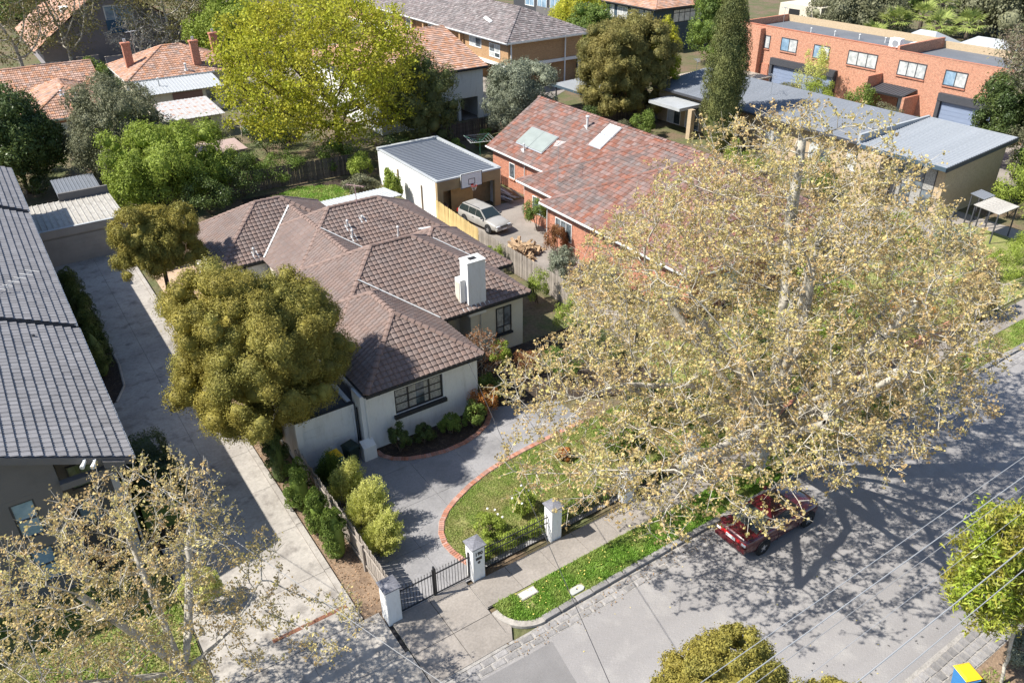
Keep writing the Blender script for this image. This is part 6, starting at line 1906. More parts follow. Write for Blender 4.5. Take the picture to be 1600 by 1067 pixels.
tiled_roof(HB, rHB, m_tileA, w=.34, course=.40, prof='wave', th=.05, single=0, gutter=m_flash, fascia=m_cream, cap_len=.45, cap_r=.15, seed=15)
MB().box(15.8, 99.1, 0, 27.9, 109.1, 3.2).build('wall', m_cream, HB)
for x, y in ((16.9, 103.4), (23.6, 100.2), (27.2, 105.0)):
    c = MB().box(x - .42, y - .35, 3.2, x + .42, y + .35, rect_h(rHB[0], x, y) + 2.4).build('chimney', m_brickR, HB)
    MB().box(x - .5, y - .43, rect_h(rHB[0], x, y) + 2.4, x + .5, y + .43, rect_h(rHB[0], x, y) + 2.6).build('cap', m_brickR, c)
    MB().tube([(x, y, rect_h(rHB[0], x, y) + 2.6), (x, y, rect_h(rHB[0], x, y) + 3.0)], .16, 8).build('chimney_pot', m_alu, c)
MB().box(16.4, 94.6, 0, 24.4, 98.6, 2.55).build('annex_wall', m_cream, HB)
sheet_roof(HB, (16.0, 94.1, 2.62), (1, 0, 0), (0, 4.6, .62), 8.6, m_zinc, pw=.72, ribs=2, rib=.05)
MB().box(19.0, 94.52, .9, 22.2, 94.6, 2.4).build('shutter', M('brown ribbed shutter', (.22, .13, .11), .8, n2=(6, .2), stretch=(14, 1, 1)), HB)
window(HB, 'y-', 94.6, 22.6, 23.6, 1.0, 2.3, nx=1, frame=m_cream, glass=m_glass)
vent(HB, 22.0, 99.2, .8, r=.1, rects=rHB); vent(HB, 18.2, 96.4, 1.0, r=.08, z=2.8, plate=False)
window(HB, 'x-', 15.8, 100.5, 102, 1.0, 2.6, nx=2, frame=m_paintwhite, glass=m_glassB)
antenna('tall thin aerial behind the left red chimney', 18.2, 106, 3.4, 4.0, .4)
RS = thing('garden_shed', 'pale shed with rust stained roof and two small dark windows', 'shed', (18.6, 87, 0))
MB().box(16.3, 84.2, 0, 21.2, 90.0, 2.15).build('wall', M('pale green boards', (.50, .50, .42), .85, n2=(6, .1)), RS)
sheet_roof(RS, (15.9, 83.8, 2.2), (1, 0, 0), (0, 6.6, .4), 5.6, m_rust, pw=.8, ribs=2, rib=.035)
window(RS, 'y-', 84.2, 17.2, 18.0, 1.15, 1.85, nx=1, frame=m_cream, glass=m_glass); window(RS, 'y-', 84.2, 19.3, 20.1, 1.15, 1.85, nx=1, frame=m_cream, glass=m_glass)
PS = thing('garden_shed', 'small pinkish flat shed roof half hidden beside the yellow green oak', 'shed', (17.6, 73.5, 0))
MB().box(15.9, 72.0, 0, 19.6, 75.5, 1.8).build('wall', m_beigerender, PS)
MB().box(15.7, 71.8, 1.8, 19.8, 75.7, 1.9).build('roof', M('pinkish roof', (.36, .27, .24), .9, n2=(4, .15)), PS)
FH = thing('gabled_house', 'grey rendered house with a terracotta gable and blue panelled window at the top left', 'house', (20, 135, 0))
rFH = [(9.5, 31.5, 127.6, 150, .72, 2.7, ('y0', 'y1'))]
tiled_roof(FH, rFH, m_tileA, w=.40, course=.45, prof='wave', th=.05, single=0, gutter=m_charcoal, fascia=m_charcoal, caps_single=False, seed=16)
MB().box(10.5, 128.2, 0, 30.5, 149.5, 2.9).extr([(10.2, 128.2, 2.9), (30.8, 128.2, 2.9), (20.5, 128.2, 10.3)], (0, .4, 0)).build('wall', M('mauve grey render', (.26, .24, .25), .9, n2=(2, .07)), FH)
MB().box(19.2, 128.0, 4.0, 23.0, 128.19, 5.7).build('panel', M('blue panel', (.05, .12, .20), .6), FH)
window(FH, 'y-', 128.2, 19.4, 22.8, 5.75, 7.4, nx=3, nz=1, frame=m_paintwhite, glass=m_glassB, fr=.14)
MB().box(14.6, 132.5, 4.5, 16.4, 134.5, 7.2).build('dormer', m_paintwhite, FH)
window(FH, 'y-', 132.5, 14.8, 16.2, 5.6, 6.9, nx=1, frame=m_paintwhite, glass=m_dark)

# ------------------------------------------------------------------ trees and plants
# the big plane tree by the kerb
Fk = (24.6, 16.75, 1.9)
ch = [[(24.5, 16.7, 0), (24.52, 16.72, .9), Fk]]
limbs = [((23.6, 16.0, 4.2), (21.9, 15.0, 6.6), (19.6, 14.4, 8.6)), ((25.2, 15.6, 4.4), (26.3, 14.2, 7.0), (27.4, 13.4, 9.4)), ((24.0, 17.9, 4.6), (22.6, 19.5, 7.2), (21.0, 20.8, 9.0)),
         ((25.7, 17.6, 4.6), (27.4, 18.6, 7.0), (29.6, 19.4, 8.8)), ((24.7, 16.9, 5.0), (24.9, 17.4, 9.0), (25.1, 18.0, 12.0), (25.6, 18.4, 14.6)), ((24.3, 16.2, 5.0), (23.6, 15.4, 8.0), (23.0, 15.2, 11.0)), ((25.3, 17.2, 5.2), (26.6, 17.6, 8.4), (27.6, 18.2, 11.2)), ((23.2, 15.6, 4.2), (20.2, 14.2, 6.0), (15.4, 13.6, 6.8)), ((23.8, 15.0, 4.6), (22.0, 12.8, 7.2), (19.4, 11.2, 8.4)), ((24.6, 15.0, 5.0), (24.0, 12.6, 7.8), (23.0, 10.9, 9.2)), ((23.2, 17.0, 4.0), (20.2, 17.6, 6.0), (17.2, 18.2, 6.8)), ((26.2, 16.6, 3.8), (29.4, 16.4, 5.6), (32.0, 16.8, 6.4))]
def plane_tree(name, label, chains, lobes, seed, n_attr, **k):
    return airy_tree(name, label, chains[0][0], lobes, l_plane, m_bark, seed, n_attr=n_attr, chains=chains, **k)
chains = [ch[0]]
P0n = None
# limbs start from the fork node: number of nodes in the first chain is found by colonize, so give full paths
for l_ in limbs: chains.append([Fk, *l_])
rngp = np.random.default_rng(21)
lobesP = [((23.9, 17.0, 8.6), (8.6, 7.6, 6.0)), ((24.6, 17.6, 12.6), (5.6, 5.4, 3.6)), ((30.4, 16.6, 7.2), (6.2, 5.0, 3.8)), ((25.5, 12.6, 7.2), (5.6, 3.2, 3.2)), ((24.5, 22.2, 8.0), (6.5, 4.0, 4.2)),
          ((18.2, 17.4, 7.0), (4.8, 4.6, 3.2)), ((14.4, 15.0, 6.4), (2.9, 2.7, 1.9)), ((15.8, 13.2, 6.8), (3.2, 2.6, 2.0)), ((18.6, 11.6, 7.2), (3.4, 2.4, 2.2)), ((22.0, 11.4, 7.4), (3.8, 2.4, 2.4)), ((17.0, 15.6, 5.6), (3.2, 2.6, 1.6)), ((13.6, 17.2, 5.8), (2.6, 2.6, 1.6)), ((16.2, 19.6, 6.2), (3.6, 3.2, 2.2)), ((14.6, 16.0, 5.6), (2.8, 2.4, 1.5)), ((21.0, 13.6, 5.4), (3.2, 1.8, 1.6))]
TP = airy_tree('plane_tree', 'large plane tree with pale limbs and sparse tan spring leaves overhanging the parked red car', (24.5, 16.7, 0), lobesP, l_plane, m_bark, 21, n_attr=4700,
               step=.42, dk=.60, di=4.5, tip=.013, thr=.03, per=3, length=.62, per_twig=3, leaves=4, lsize=.094, spread=.05, twig=.012, expo=2.5, limb_r=(.12, .018), chains=chains, keep=1.0, zmin=2.2, up=.03, base_r=.34, shell=.15, aspect=.8)
# second plane tree, lower left, closer to the camera
Fk2 = (.45, 18.6, 2.6)
chains = [[(.5, 18.3, 0), (.5, 18.4, 1.2), Fk2], [Fk2, (-.3, 19.0, 4.2), (-1.4, 19.6, 6.2)], [Fk2, (1.2, 19.2, 4.6), (1.8, 20.0, 6.6)], [Fk2, (.3, 19.6, 4.4), (.2, 20.6, 6.8)], [Fk2, (-1.2, 18.2, 3.8), (-3.0, 18.2, 5.0)], [Fk2, (2.0, 18.4, 3.6), (3.2, 18.6, 4.8)]]
lobesQ = [((-.4, 19.6, 6.0), (3.6, 2.6, 3.2)), ((.9, 20.3, 7.0), (2.5, 2.0, 2.2)), ((-2.6, 19.8, 5.6), (2.2, 2.2, 2.4)), ((2.6, 18.9, 4.8), (1.7, 1.8, 1.9)), ((.6, 17.8, 4.0), (3.2, 1.6, 1.6)), ((4.3, 16.9, 3.7), (1.6, 1.2, 1.2))]
airy_tree('plane_tree', 'plane tree with sparse tan spring leaves in the lower left corner before the grey house', (.5, 18.3, 0), lobesQ, l_plane, m_bark, 22, n_attr=1250,
          step=.30, dk=.45, di=3.2, tip=.0095, thr=.022, per=3, length=.46, per_twig=3, leaves=3, lsize=.078, spread=.05, twig=.011, expo=2.25, limb_r=(.075, .018), chains=chains, keep=1.0, zmin=2.0, up=.06, base_r=.26, shell=.1, aspect=.8)

# clipped looking dense evergreens
clumpy_tree('evergreen_tree', 'big dome shaped olive green tree in front of the white house', (6.95, 30.2, 0), (7.15, 29.75, 5.85), (3.45, 3.35, 3.5), l_olive, m_barkdark, 41, clumps=350, cr=.155, n=175000, lsize=.09, trunk_r=.17, zcut=-.96, aspect=.36, inner=.06)
clumpy_tree('evergreen_tree', 'smaller round olive green tree with a bare leaning trunk at the end of the driveway', (6.9, 47.2, 0), (6.75, 46.9, 4.95), (2.2, 2.25, 2.25), l_olive, m_barkdark, 42, clumps=150, cr=.185, n=70000, lsize=.105, trunk_r=.13, zcut=-.6, aspect=.36, inner=.06)
clumpy_tree('evergreen_tree', 'tall grey green billowing tree beside the flat grey unit roof', (57.5, 65.5, 0), (58.0, 64.8, 5.6), (4.3, 4.3, 5.4), l_olive2, m_barkdark, 43, clumps=260, cr=.155, n=80000, lsize=.18, trunk_r=.25, zcut=-.85, aspect=.35, inner=.12)
clumpy_tree('street_tree', 'olive street tree poking in at the bottom edge, the left one', (10.6, 7.0, 0), (10.55, 7.2, 6.5), (2.4, 1.35, 1.15), l_olive, m_barkdark, 44, clumps=130, cr=.19, n=60000, lsize=.07, trunk_r=.1, group=None, aspect=.4)
clumpy_tree('street_tree', 'olive street tree poking in at the bottom edge, the right low one', (13.4, 5.6, 0), (13.35, 5.6, 5.5), (.8, .7, .95), l_olive, m_barkdark, 45, clumps=80, cr=.22, n=30000, lsize=.07, trunk_r=.09, aspect=.4)
airy_tree('street_tree', 'glossy leaved street tree with orange tips at the right edge', (22.9, 5.0, 0), [((21.5, 6.1, 6.3), (1.4, 1.1, 1.15)), ((21.25, 5.85, 4.8), (1.5, 1.2, 1.2)), ((23.0, 5.2, 4.6), (1.3, 1.1, 1.2)), ((22.9, 5.9, 6.6), (1.0, .9, .8))], l_fore, m_bark, 46, n_attr=620, step=.25, dk=.33, di=2.5, tip=.008, thr=.02, per=4, length=.3, per_twig=2, leaves=7, lsize=.21, spread=.11, trunk_h=2.6, zmin=3.2, base_r=.12, aspect=.28)
spire('cypress_tree', 'tall dark column of cypress standing before the grey metal roof', (58.2, 51.0, 0), 13.3, 1.9, l_cypress, 51, n=60000, lsize=.15, lean=(-.015, .0), prof=((0, .5), (.1, .8), (.3, 1.0), (.55, .95), (.75, .66), (.9, .32), (1.0, .03)), flames=230, cat='tree', core=.72)

# the yellow green oak and other large trees behind
airy_tree('oak_tree', 'huge yellow green oak in fresh leaf behind the back fence', (28.5, 71.5, 0), [((27.6, 71.2, 8.6), (9.6, 8.5, 6.3)), ((33.5, 71, 5.8), (5.0, 5.5, 3.6)), ((22.5, 70.5, 6.0), (5.0, 5.5, 3.6)), ((28, 66.5, 5.2), (6.0, 3.5, 2.8))], l_oak, m_barkdark, 61, n_attr=2100,
          step=.75, dk=1.05, di=5.5, tip=.024, thr=.06, per=3, length=.8, per_twig=3, leaves=6, lsize=.225, spread=.24, trunk_h=2.2, keep=1.0, zmin=2.4, base_r=.55, aspect=.75)
for (nm, lab, base, c, R, leaf, seed, n, ls) in (
    ('laurel_tree', 'dark glossy leaved tree at the left edge above the grey roof', (2.2, 76.5, 0), (2.2, 76.2, 4.4), (3.6, 3.6, 4.0), l_dark, 71, 22000, .24),
    ('olive_tree', 'grey green loose tree in front of the terracotta house on the left', (9.6, 74.0, 0), (9.9, 73.6, 4.2), (4.1, 3.8, 3.7), l_grey, 72, 30000, .18),
    ('leafy_tree', 'bright green leafy tree above the flat garage roof', (11.6, 67.4, 0), (11.6, 66.8, 3.1), (4.2, 3.5, 2.9), l_bright, 73, 26000, .20),
    ('olive_tree', 'silvery olive tree beside the mottled terracotta roof', (45.0, 66.0, 0), (45.2, 65.6, 4.0), (2.9, 2.9, 3.5), l_silver, 74, 24000, .17),
    ('conifer_tree', 'dark brownish green conifer in the shade beside the yellow green oak', (35.6, 67.6, 0), (35.6, 67.6, 4.2), (2.8, 2.6, 4.2), l_cypress, 75, 18000, .17),
    ('leafy_tree', 'small bright green tree behind the three red chimneys', (32.5, 118, 0), (32.5, 118, 4.6), (5.2, 5.0, 3.6), l_bright, 76, 14000, .34),
    ('leafy_tree', 'yellow tinged round shrub tree before the blue grey block', (76.5, 96.0, 0), (76.5, 96.0, 3.6), (5.2, 4.5, 3.4), l_oak, 77, 12000, .28),
    ('leafy_tree', 'dark green tree between the apartment block and the round tree', (70.5, 85.5, 0), (70.5, 85.5, 3.2), (3.2, 3.2, 4.2), l_mid, 78, 12000, .26),
    ('leafy_tree', 'tall dark tree rising behind the tip of the cypress', (86.0, 77.5, 0), (86.0, 77.5, 5.6), (3.4, 3.4, 5.2), l_mid, 79, 14000, .26),
    ('gum_tree', 'dense dark green tree low in front of the red brick terrace at the right', (75.6, 33.8, 0), (75.6, 33.6, 5.0), (2.4, 2.4, 3.3), l_dark, 80, 20000, .2),
    ('leafy_tree', 'dark round tree at the right edge beyond the tan brick wall', (70.0, 27.0, 0), (70.0, 26.6, 2.6), (2.8, 2.4, 2.8), l_mid, 81, 12000, .2),
    ('leafy_tree', 'yellowish small tree at the right of the round tree crown', (62.6, 63.8, 0), (62.6, 63.8, 6.2), (1.6, 1.6, 3.2), l_oak, 82, 6000, .2),
    ('weeping_tree', 'feathery green tree behind the flat terrace roof', (103, 68.5, 0), (103, 68.5, 5.6), (6.4, 6.0, 4.2), l_grey, 83, 16000, .34),
    ('leafy_tree', 'green tree top right of the cream building', (118, 78, 0), (118, 78, 6.0), (9, 7, 5), l_mid, 84, 14000, .42),
    ('leafy_tree', 'broad dull green tree at the top beyond the palms', (135, 66, 0), (135, 66, 6.0), (12, 9, 6), l_grey, 85, 14000, .5)):
    clumpy_tree(nm, lab, base, c, R, leaf, m_barkdark, seed, clumps=70, cr=.29, n=int(n * 1.25), lsize=ls * .9, trunk_r=.16, zcut=-.8, aspect=.5, inner=.15, core=.5)
# gum tree with hanging loose foliage at the right edge
airy_tree('gum_tree', 'gum tree with pale limbs and loose grey pink foliage at the top right edge', (73.6, 31.0, 0), [((73.2, 30.4, 10.6), (4.0, 3.8, 3.6)), ((72, 28.4, 8.5), (3.0, 2.8, 3.2)), ((75.5, 33.4, 9.4), (2.8, 2.4, 2.2))], l_gum, m_barkpale, 91, n_attr=420,
          step=.6, dk=.9, di=5, tip=.028, thr=.05, per=4, length=.9, per_twig=3, leaves=8, lsize=.27, spread=.3, trunk_h=4.5, zmin=5, base_r=.3, aspect=.35)
# tall half bare trees along the lane
for lab, base, lb, seed in (
    ('tall half bare tree at the top left corner with thin upright stems', (7.6, 123, 0), [((6.5, 123, 10), (6.5, 5, 8))], 92),
    ('tall half bare tree in front of the far terracotta gable', (13.4, 125.6, 0), [((13.6, 125, 10.5), (5.5, 5, 8.5))], 93),
    ('half bare tree with tangled pale branches above the three red chimneys', (26.5, 124, 0), [((26.5, 124, 8), (6.5, 5, 6.5))], 94),
    ('half bare tree with tangled branches left of the yellow green oak', (35.5, 128, 0), [((35, 128, 8), (7, 6, 7))], 95),
    ('half bare tree leaning over the upper left lane', (-1, 118, 0), [((-1, 118, 8), (6, 5, 7))], 96)):
    airy_tree('bare_tree', lab, base, lb, l_bare, m_bark, seed, n_attr=520, step=.8, dk=1.0, di=6, tip=.03, thr=.06, per=3, length=1.0, per_twig=3, leaves=3, lsize=.26, spread=.3, trunk_h=3, zmin=2, base_r=.3, group=None)
airy_tree('blossom_tree', 'pale grey bare shrub tree in front of the mauve grey wall', (21.5, 120.5, 0), [((21.5, 120.5, 4.4), (4.2, 3, 3.0))], LEAF('pale bud', (.42, .38, .33), (.34, .33, .26), None, .3), m_bark, 97, n_attr=260, step=.6, dk=.8, di=5, tip=.03, thr=.06, per=3, length=.7, per_twig=2, leaves=2, lsize=.2, spread=.2, trunk_h=1.2, zmin=1.2)
airy_tree('bare_tree', 'leafless grey shrub beside the rust stained shed', (22.4, 82.5, 0), [((22.6, 82.2, 2.6), (2.6, 2.4, 2.0))], l_bare, m_bark, 98, n_attr=220, step=.4, dk=.6, di=3, tip=.016, thr=.03, per=1, length=.5, per_twig=1, leaves=1, lsize=.1, spread=.1, trunk_h=.8, zmin=.8)
airy_tree('bare_tree', 'leafless dark shrub at the foot of the cypress', (57.5, 45.8, 0), [((57.5, 45.8, 3.0), (2.0, 2.2, 2.0))], l_bare, m_barkdark, 99, n_attr=200, step=.4, dk=.6, di=3, tip=.016, thr=.03, per=1, length=.5, per_twig=1, leaves=1, lsize=.1, spread=.1, trunk_h=.8, zmin=.8)
airy_tree('maple_tree', 'small red brown maple in front of the shaded porch', (18.4, 30.2, 0), [((18.2, 30.0, 2.3), (1.3, 1.1, .9)), ((18.0, 29.4, 1.3), (1.2, .8, .6))], l_red, m_bark, 100, n_attr=260, step=.22, dk=.3, di=2, tip=.007, thr=.014, per=3, length=.25, per_twig=2, leaves=3, lsize=.085, spread=.07, trunk_h=.8, zmin=.6, base_r=.06)
# palms
def palm(label, base, h, seed, n=22, L=2.6):
    r = random.Random(seed)
    t = thing('palm_tree', label, 'palm tree', base, 'fan palms beyond the flat roof')
    b = Vector(base); top = b + Vector((0, 0, h))
    MB().tube([b, top], [.3, .22], 8).build('trunk', m_barkdark, t)
    for i in range(n):
        a = 2 * PI * i / n * 2.4 + r.uniform(-.2, .2); el = r.uniform(-.35, 1.2); l = L * r.uniform(.75, 1.1)
        d = Vector((math.cos(a) * math.cos(el), math.sin(a) * math.cos(el), math.sin(el))); s = d.cross(Vector((0, 0, 1))).normalized(); up = s.cross(d)
        mb = MB(); o = top + d * l * .45
        mb.tube([top, o], .03, 4)
        for k in range(11):
            q = (k - 5) / 5 * 1.25
            dd = (d * math.cos(q) + s * math.sin(q)).normalized(); e = o + dd * l * .55 + Vector((0, 0, -.22 * l * (.3 + abs(q) * .4)))
            w = (s * math.cos(q) - d * math.sin(q)) * .09
            m = o.lerp(e, .5) + up * .1
            mb.add([o, m + w, e, m - w], [[0, 1, 2, 3]])
        mb.build('frond', l_palm, t)
for i, (lab, x, y, h) in enumerate((('fan palm nearest the air conditioner beyond the flat roof', 98, 62.6, 4.6), ('fan palm second from the left in the palm clump', 101, 62.0, 6.2), ('fan palm in the middle of the clump, tallest crown', 103.5, 60.0, 6.8),
                                    ('fan palm second from the right in the clump', 103.5, 57.4, 6.0), ('fan palm furthest right next to the gum foliage', 105, 54.6, 6.2), ('fan palm at the back of the clump touching the picture top', 112, 62.5, 7.4))):
    palm(lab, (x, y, 0), h, 200 + i)

# garden plants round the white house
for i, (x, y, H_, r, lab) in enumerate(((6.72, 28.6, 2.5, .42, 'slim dark conifer against the paling fence nearest the dome shaped tree'), (6.85, 26.4, 2.1, .5, 'bushy upright conifer in the middle of the row by the paling fence'), (6.95, 24.6, 1.8, .42, 'short upright conifer beside the lime feathery shrub'), (7.0, 22.9, 2.1, .42, 'last upright conifer of the row, nearest the gate'))):
    spire('conifer', lab, (x, y, 0), H_ * 1.08, r * 1.3, (l_dark, l_mid, l_mid, l_mid)[i], 110 + i, n=9000, lsize=.085, group='upright conifers along the paling fence', flames=46)
for i, (x, y, rx, ry, rz_, lab) in enumerate(((8.5, 25.4, .85, .9, 1.25, 'lime feathery shrub furthest from the gate inside the paling fence'), (8.55, 23.6, 1.0, .95, 1.3, 'lime feathery shrub bulging over the courtyard in the middle'), (8.45, 22.0, .9, .8, 1.05, 'lime feathery shrub nearest the gate inside the paling fence'))):
    spray_shrub('feathery_shrub', lab, (x - .15, y, .05), (rx * 1.05, ry * 1.0, rz_ * .98), l_lime, 120 + i, arcs=190, per=80, lsize=.10, group='lime feathery shrubs', lean=(.30, -.06))
spray_shrub('feathery_shrub', 'shaded feathery shrub leaning on the teal bin', (8.4, 26.9, .05), (.7, .65, .95), l_mid, 124, arcs=180, per=60, lsize=.085, lean=(.1, 0))
bush('clipped_shrub', 'rounded lime shrub behind the lower left plane tree', (1.9, 23.4, 0), (.75, .75, 1.1), l_lime, 125, n=14000, lsize=.06, clumps=40, cr=.28)
for i, (x, y, r, h, lf, lab) in enumerate(((12.05, 27.35, .55, .85, l_dark, 'dark green shrub at the left end of the mulch bed under the window'), (13.3, 27.25, .5, .55, l_dark, 'low dark shrub in the middle of the mulch bed'), (14.7, 27.2, .55, .6, l_mid, 'green shrub at the right of the mulch bed under the window'),
                                           (15.9, 27.0, .6, .75, l_mid, 'bushy shrub by the corner of the white wall'), (16.8, 27.5, .75, .95, l_rust, 'orange tinged shrub at the corner of the white house'), (17.6, 28.4, .9, .9, l_mid, 'green shrub between the maple and the wall corner'),
                                           (19.9, 30.8, .7, .85, l_bright, 'bright green shrub below the second front window'), (20.9, 29.5, .9, .7, l_red, 'reddish shrub in the bed below the second front window'), (22.2, 28.2, 1.2, 1.0, l_mid, 'broad green shrub at the right end of the front bed'), (24.6, 27.6, 1.2, 1.2, l_dark, 'dark green shrub against the grey side fence, near the front bed'),
                                           (25.4, 31.5, 1.0, 1.3, l_bright, 'bright green shrub between the brown eaves and the grey fence'), (25.9, 35.6, .8, 1.2, l_bright, 'bright green creeper between fence and brown eaves further back'), (26.2, 41.0, .7, 1.1, l_bright, 'green creeper on the grey fence near the yellow palings'))):
    bush('shrub', lab, (x, y, .05), (r, r, h), lf, 130 + i, n=3800, lsize=.085, clumps=20, cr=.36, openness=1)
ro_ = random.Random(8)
for i, (x, y, lab) in enumerate(((12.55, 20.35, 'white flowering rose bush nearest the numbered pillar'), (14.4, 20.8, 'white flowering rose bush further from the numbered pillar'))):
    t = bush('rose_bush', lab, (x, y, .06), (.62, .6, .62), l_bright, 150 + i, n=3400, lsize=.08, clumps=20, cr=.34, group='white rose bushes on the lawn', openness=1)
    for k in range(4):
        a = ro_.uniform(0, 2 * PI); p = (x + .5 * math.cos(a), y - .15 + .45 * math.sin(a), .06 + ro_.uniform(.75, 1.2))
        MB().lathe([(0, .045), (.04, .035), (.05, 0), (.03, -.03), (0, -.035)], p, 8).build('bloom', m_flower, t)
for i in range(9):
    bush('strappy_plant', ['low green border plant behind the iron fence, left end', 'low green border plant behind the iron fence, second', 'low green border plant behind the iron fence, third', 'low green border plant behind the iron fence, by the middle pillar', 'low green border plant just past the middle pillar', 'low leafy border plant under the plane branches', 'low leafy border plant before the half hidden pillar', 'low leafy border plant after the half hidden pillar', 'low leafy border plant deepest under the plane tree'][i],
         (11.75 + i * 1.15, 19.4, .06), (.55, .38, .42), l_bright if i < 4 else l_mid, 160 + i, n=2200, lsize=.11, clumps=14, cr=.4, group='border plants behind the iron fence', aspect=.2, up=1.0, stems=1)
for i, (x, y, r, h, lf, lab) in enumerate(((20.4, 21.6, 1.0, .9, l_mid, 'green shrub on the lawn under the plane tree'), (23.0, 22.6, 1.2, 1.3, l_dark, 'dark shrub on the lawn close to the plane tree trunk'), (25.4, 21.0, 1.1, 1.5, l_mid, 'tall shrub beside the side fence under the plane tree'), (17.9, 22.5, .35, .35, l_rust, 'small orange shrub on the front lawn'),
                                           (28.6, 20.6, 1.3, 1.3, l_mid, 'round shrub at the near corner of the neighbouring front garden'), (31.5, 21.4, 1.6, 1.5, l_dark, 'large dark shrub in the neighbouring front garden'), (35.0, 20.9, 1.5, 1.3, l_bright, 'bright shrub in the middle of the neighbouring front garden'), (38.4, 21.2, 1.4, 1.5, l_mid, 'green shrub right of the middle in the neighbouring front garden'),
                                           (42.0, 20.8, 1.5, 1.4, l_rust, 'russet shrub behind the end of the low brick wall'), (33.6, 25.4, 1.4, 1.6, l_mid, 'shrub against the front wall of the terracotta house'), (40.0, 26.0, 1.5, 1.7, l_bright, 'bright shrub against the terracotta house, right side'),
                                           (29.8, 33.8, 1.3, 1.7, l_grey, 'grey green shrub beside the driveway of the terracotta house'), (28.6, 37.0, .9, 1.1, l_silver, 'silvery shrub between firewood and brick wall'), (30.2, 38.6, .9, .9, l_silver, 'silvery shrub at the corner of the brick house'), (32.6, 45.0, 1.0, 1.6, l_mid, 'dark leafy shrub beside the brick wing and the wagon'), (31.2, 40.8, .9, 1.2, l_red, 'reddish shrub at the brick corner'),
                                           (48.5, 20.8, 1.2, 1.0, l_bright, 'bright hedge bush at the left of the far footpath'), (52.5, 21.0, 1.4, 1.1, l_bright, 'bright hedge bush in the middle of the far footpath'), (56.5, 21.2, 1.5, 1.2, l_bright, 'bright hedge bush at the right edge of the picture'))):
    bush('shrub', lab, (x, y, .05), (r, r, h), lf, 180 + i, n=5200, lsize=.10, clumps=24, cr=.34, openness=1)
clumpy_tree('cone_shrub', 'tan brown cone shaped conifer beside the far footpath', (46.4, 19.3, 0), (46.4, 19.3, 1.75), (.95, .95, 1.75), LEAF('tan conifer', (.42, .31, .15), (.36, .27, .12), None, .2), m_barkdark, 230, clumps=40, cr=.3, n=9000, lsize=.10, trunk_r=.06, cat='shrub')
# driveway hedges
for i, (x, y, h) in enumerate(((2.3, 50.5, 2.9), (2.35, 48.4, 2.8), (2.4, 46.3, 2.9), (2.3, 44.3, 2.7), (2.15, 42.4, 2.6))):
    spire('conifer', ('dark upright conifer in the shaded driveway bed, furthest back', 'dark upright conifer in the shaded driveway bed, second from the back', 'dark upright conifer in the shaded driveway bed, middle one', 'dark upright conifer in the shaded driveway bed, second from the front', 'dark upright conifer in the shaded driveway bed, front one')[i], (x - .35, y, .05), h, .75, l_dark, 240 + i, n=7000, lsize=.10, group='conifers in the driveway bed', flames=60)
hedge('hedge', 'rounded dark hedge beside the porch of the grey house', [(1.75, 28.4), (2.0, 30.8), (1.7, 33.2)], 2.0, 1.6, l_dark, 250, n=22000, lsize=.08)
bush('shrub', 'olive shrub at the foot of the big dome shaped tree', (6.9, 30.9, .05), (.8, .9, 1.25), l_olive, 252, n=7000, lsize=.09, clumps=26, openness=1)
bush('shrub', 'silvery blue shrub beneath the glossy street tree at the right edge', (24.2, 4.9, .03), (1.0, .8, .8), l_silver, 253, n=6000, lsize=.09, clumps=24, openness=1)
bush('shrub', 'dark green climber under the round tree by the driveway', (7.2, 45.2, .05), (.8, 1.3, 1.4), l_dark, 251, n=6000, lsize=.11, clumps=22)
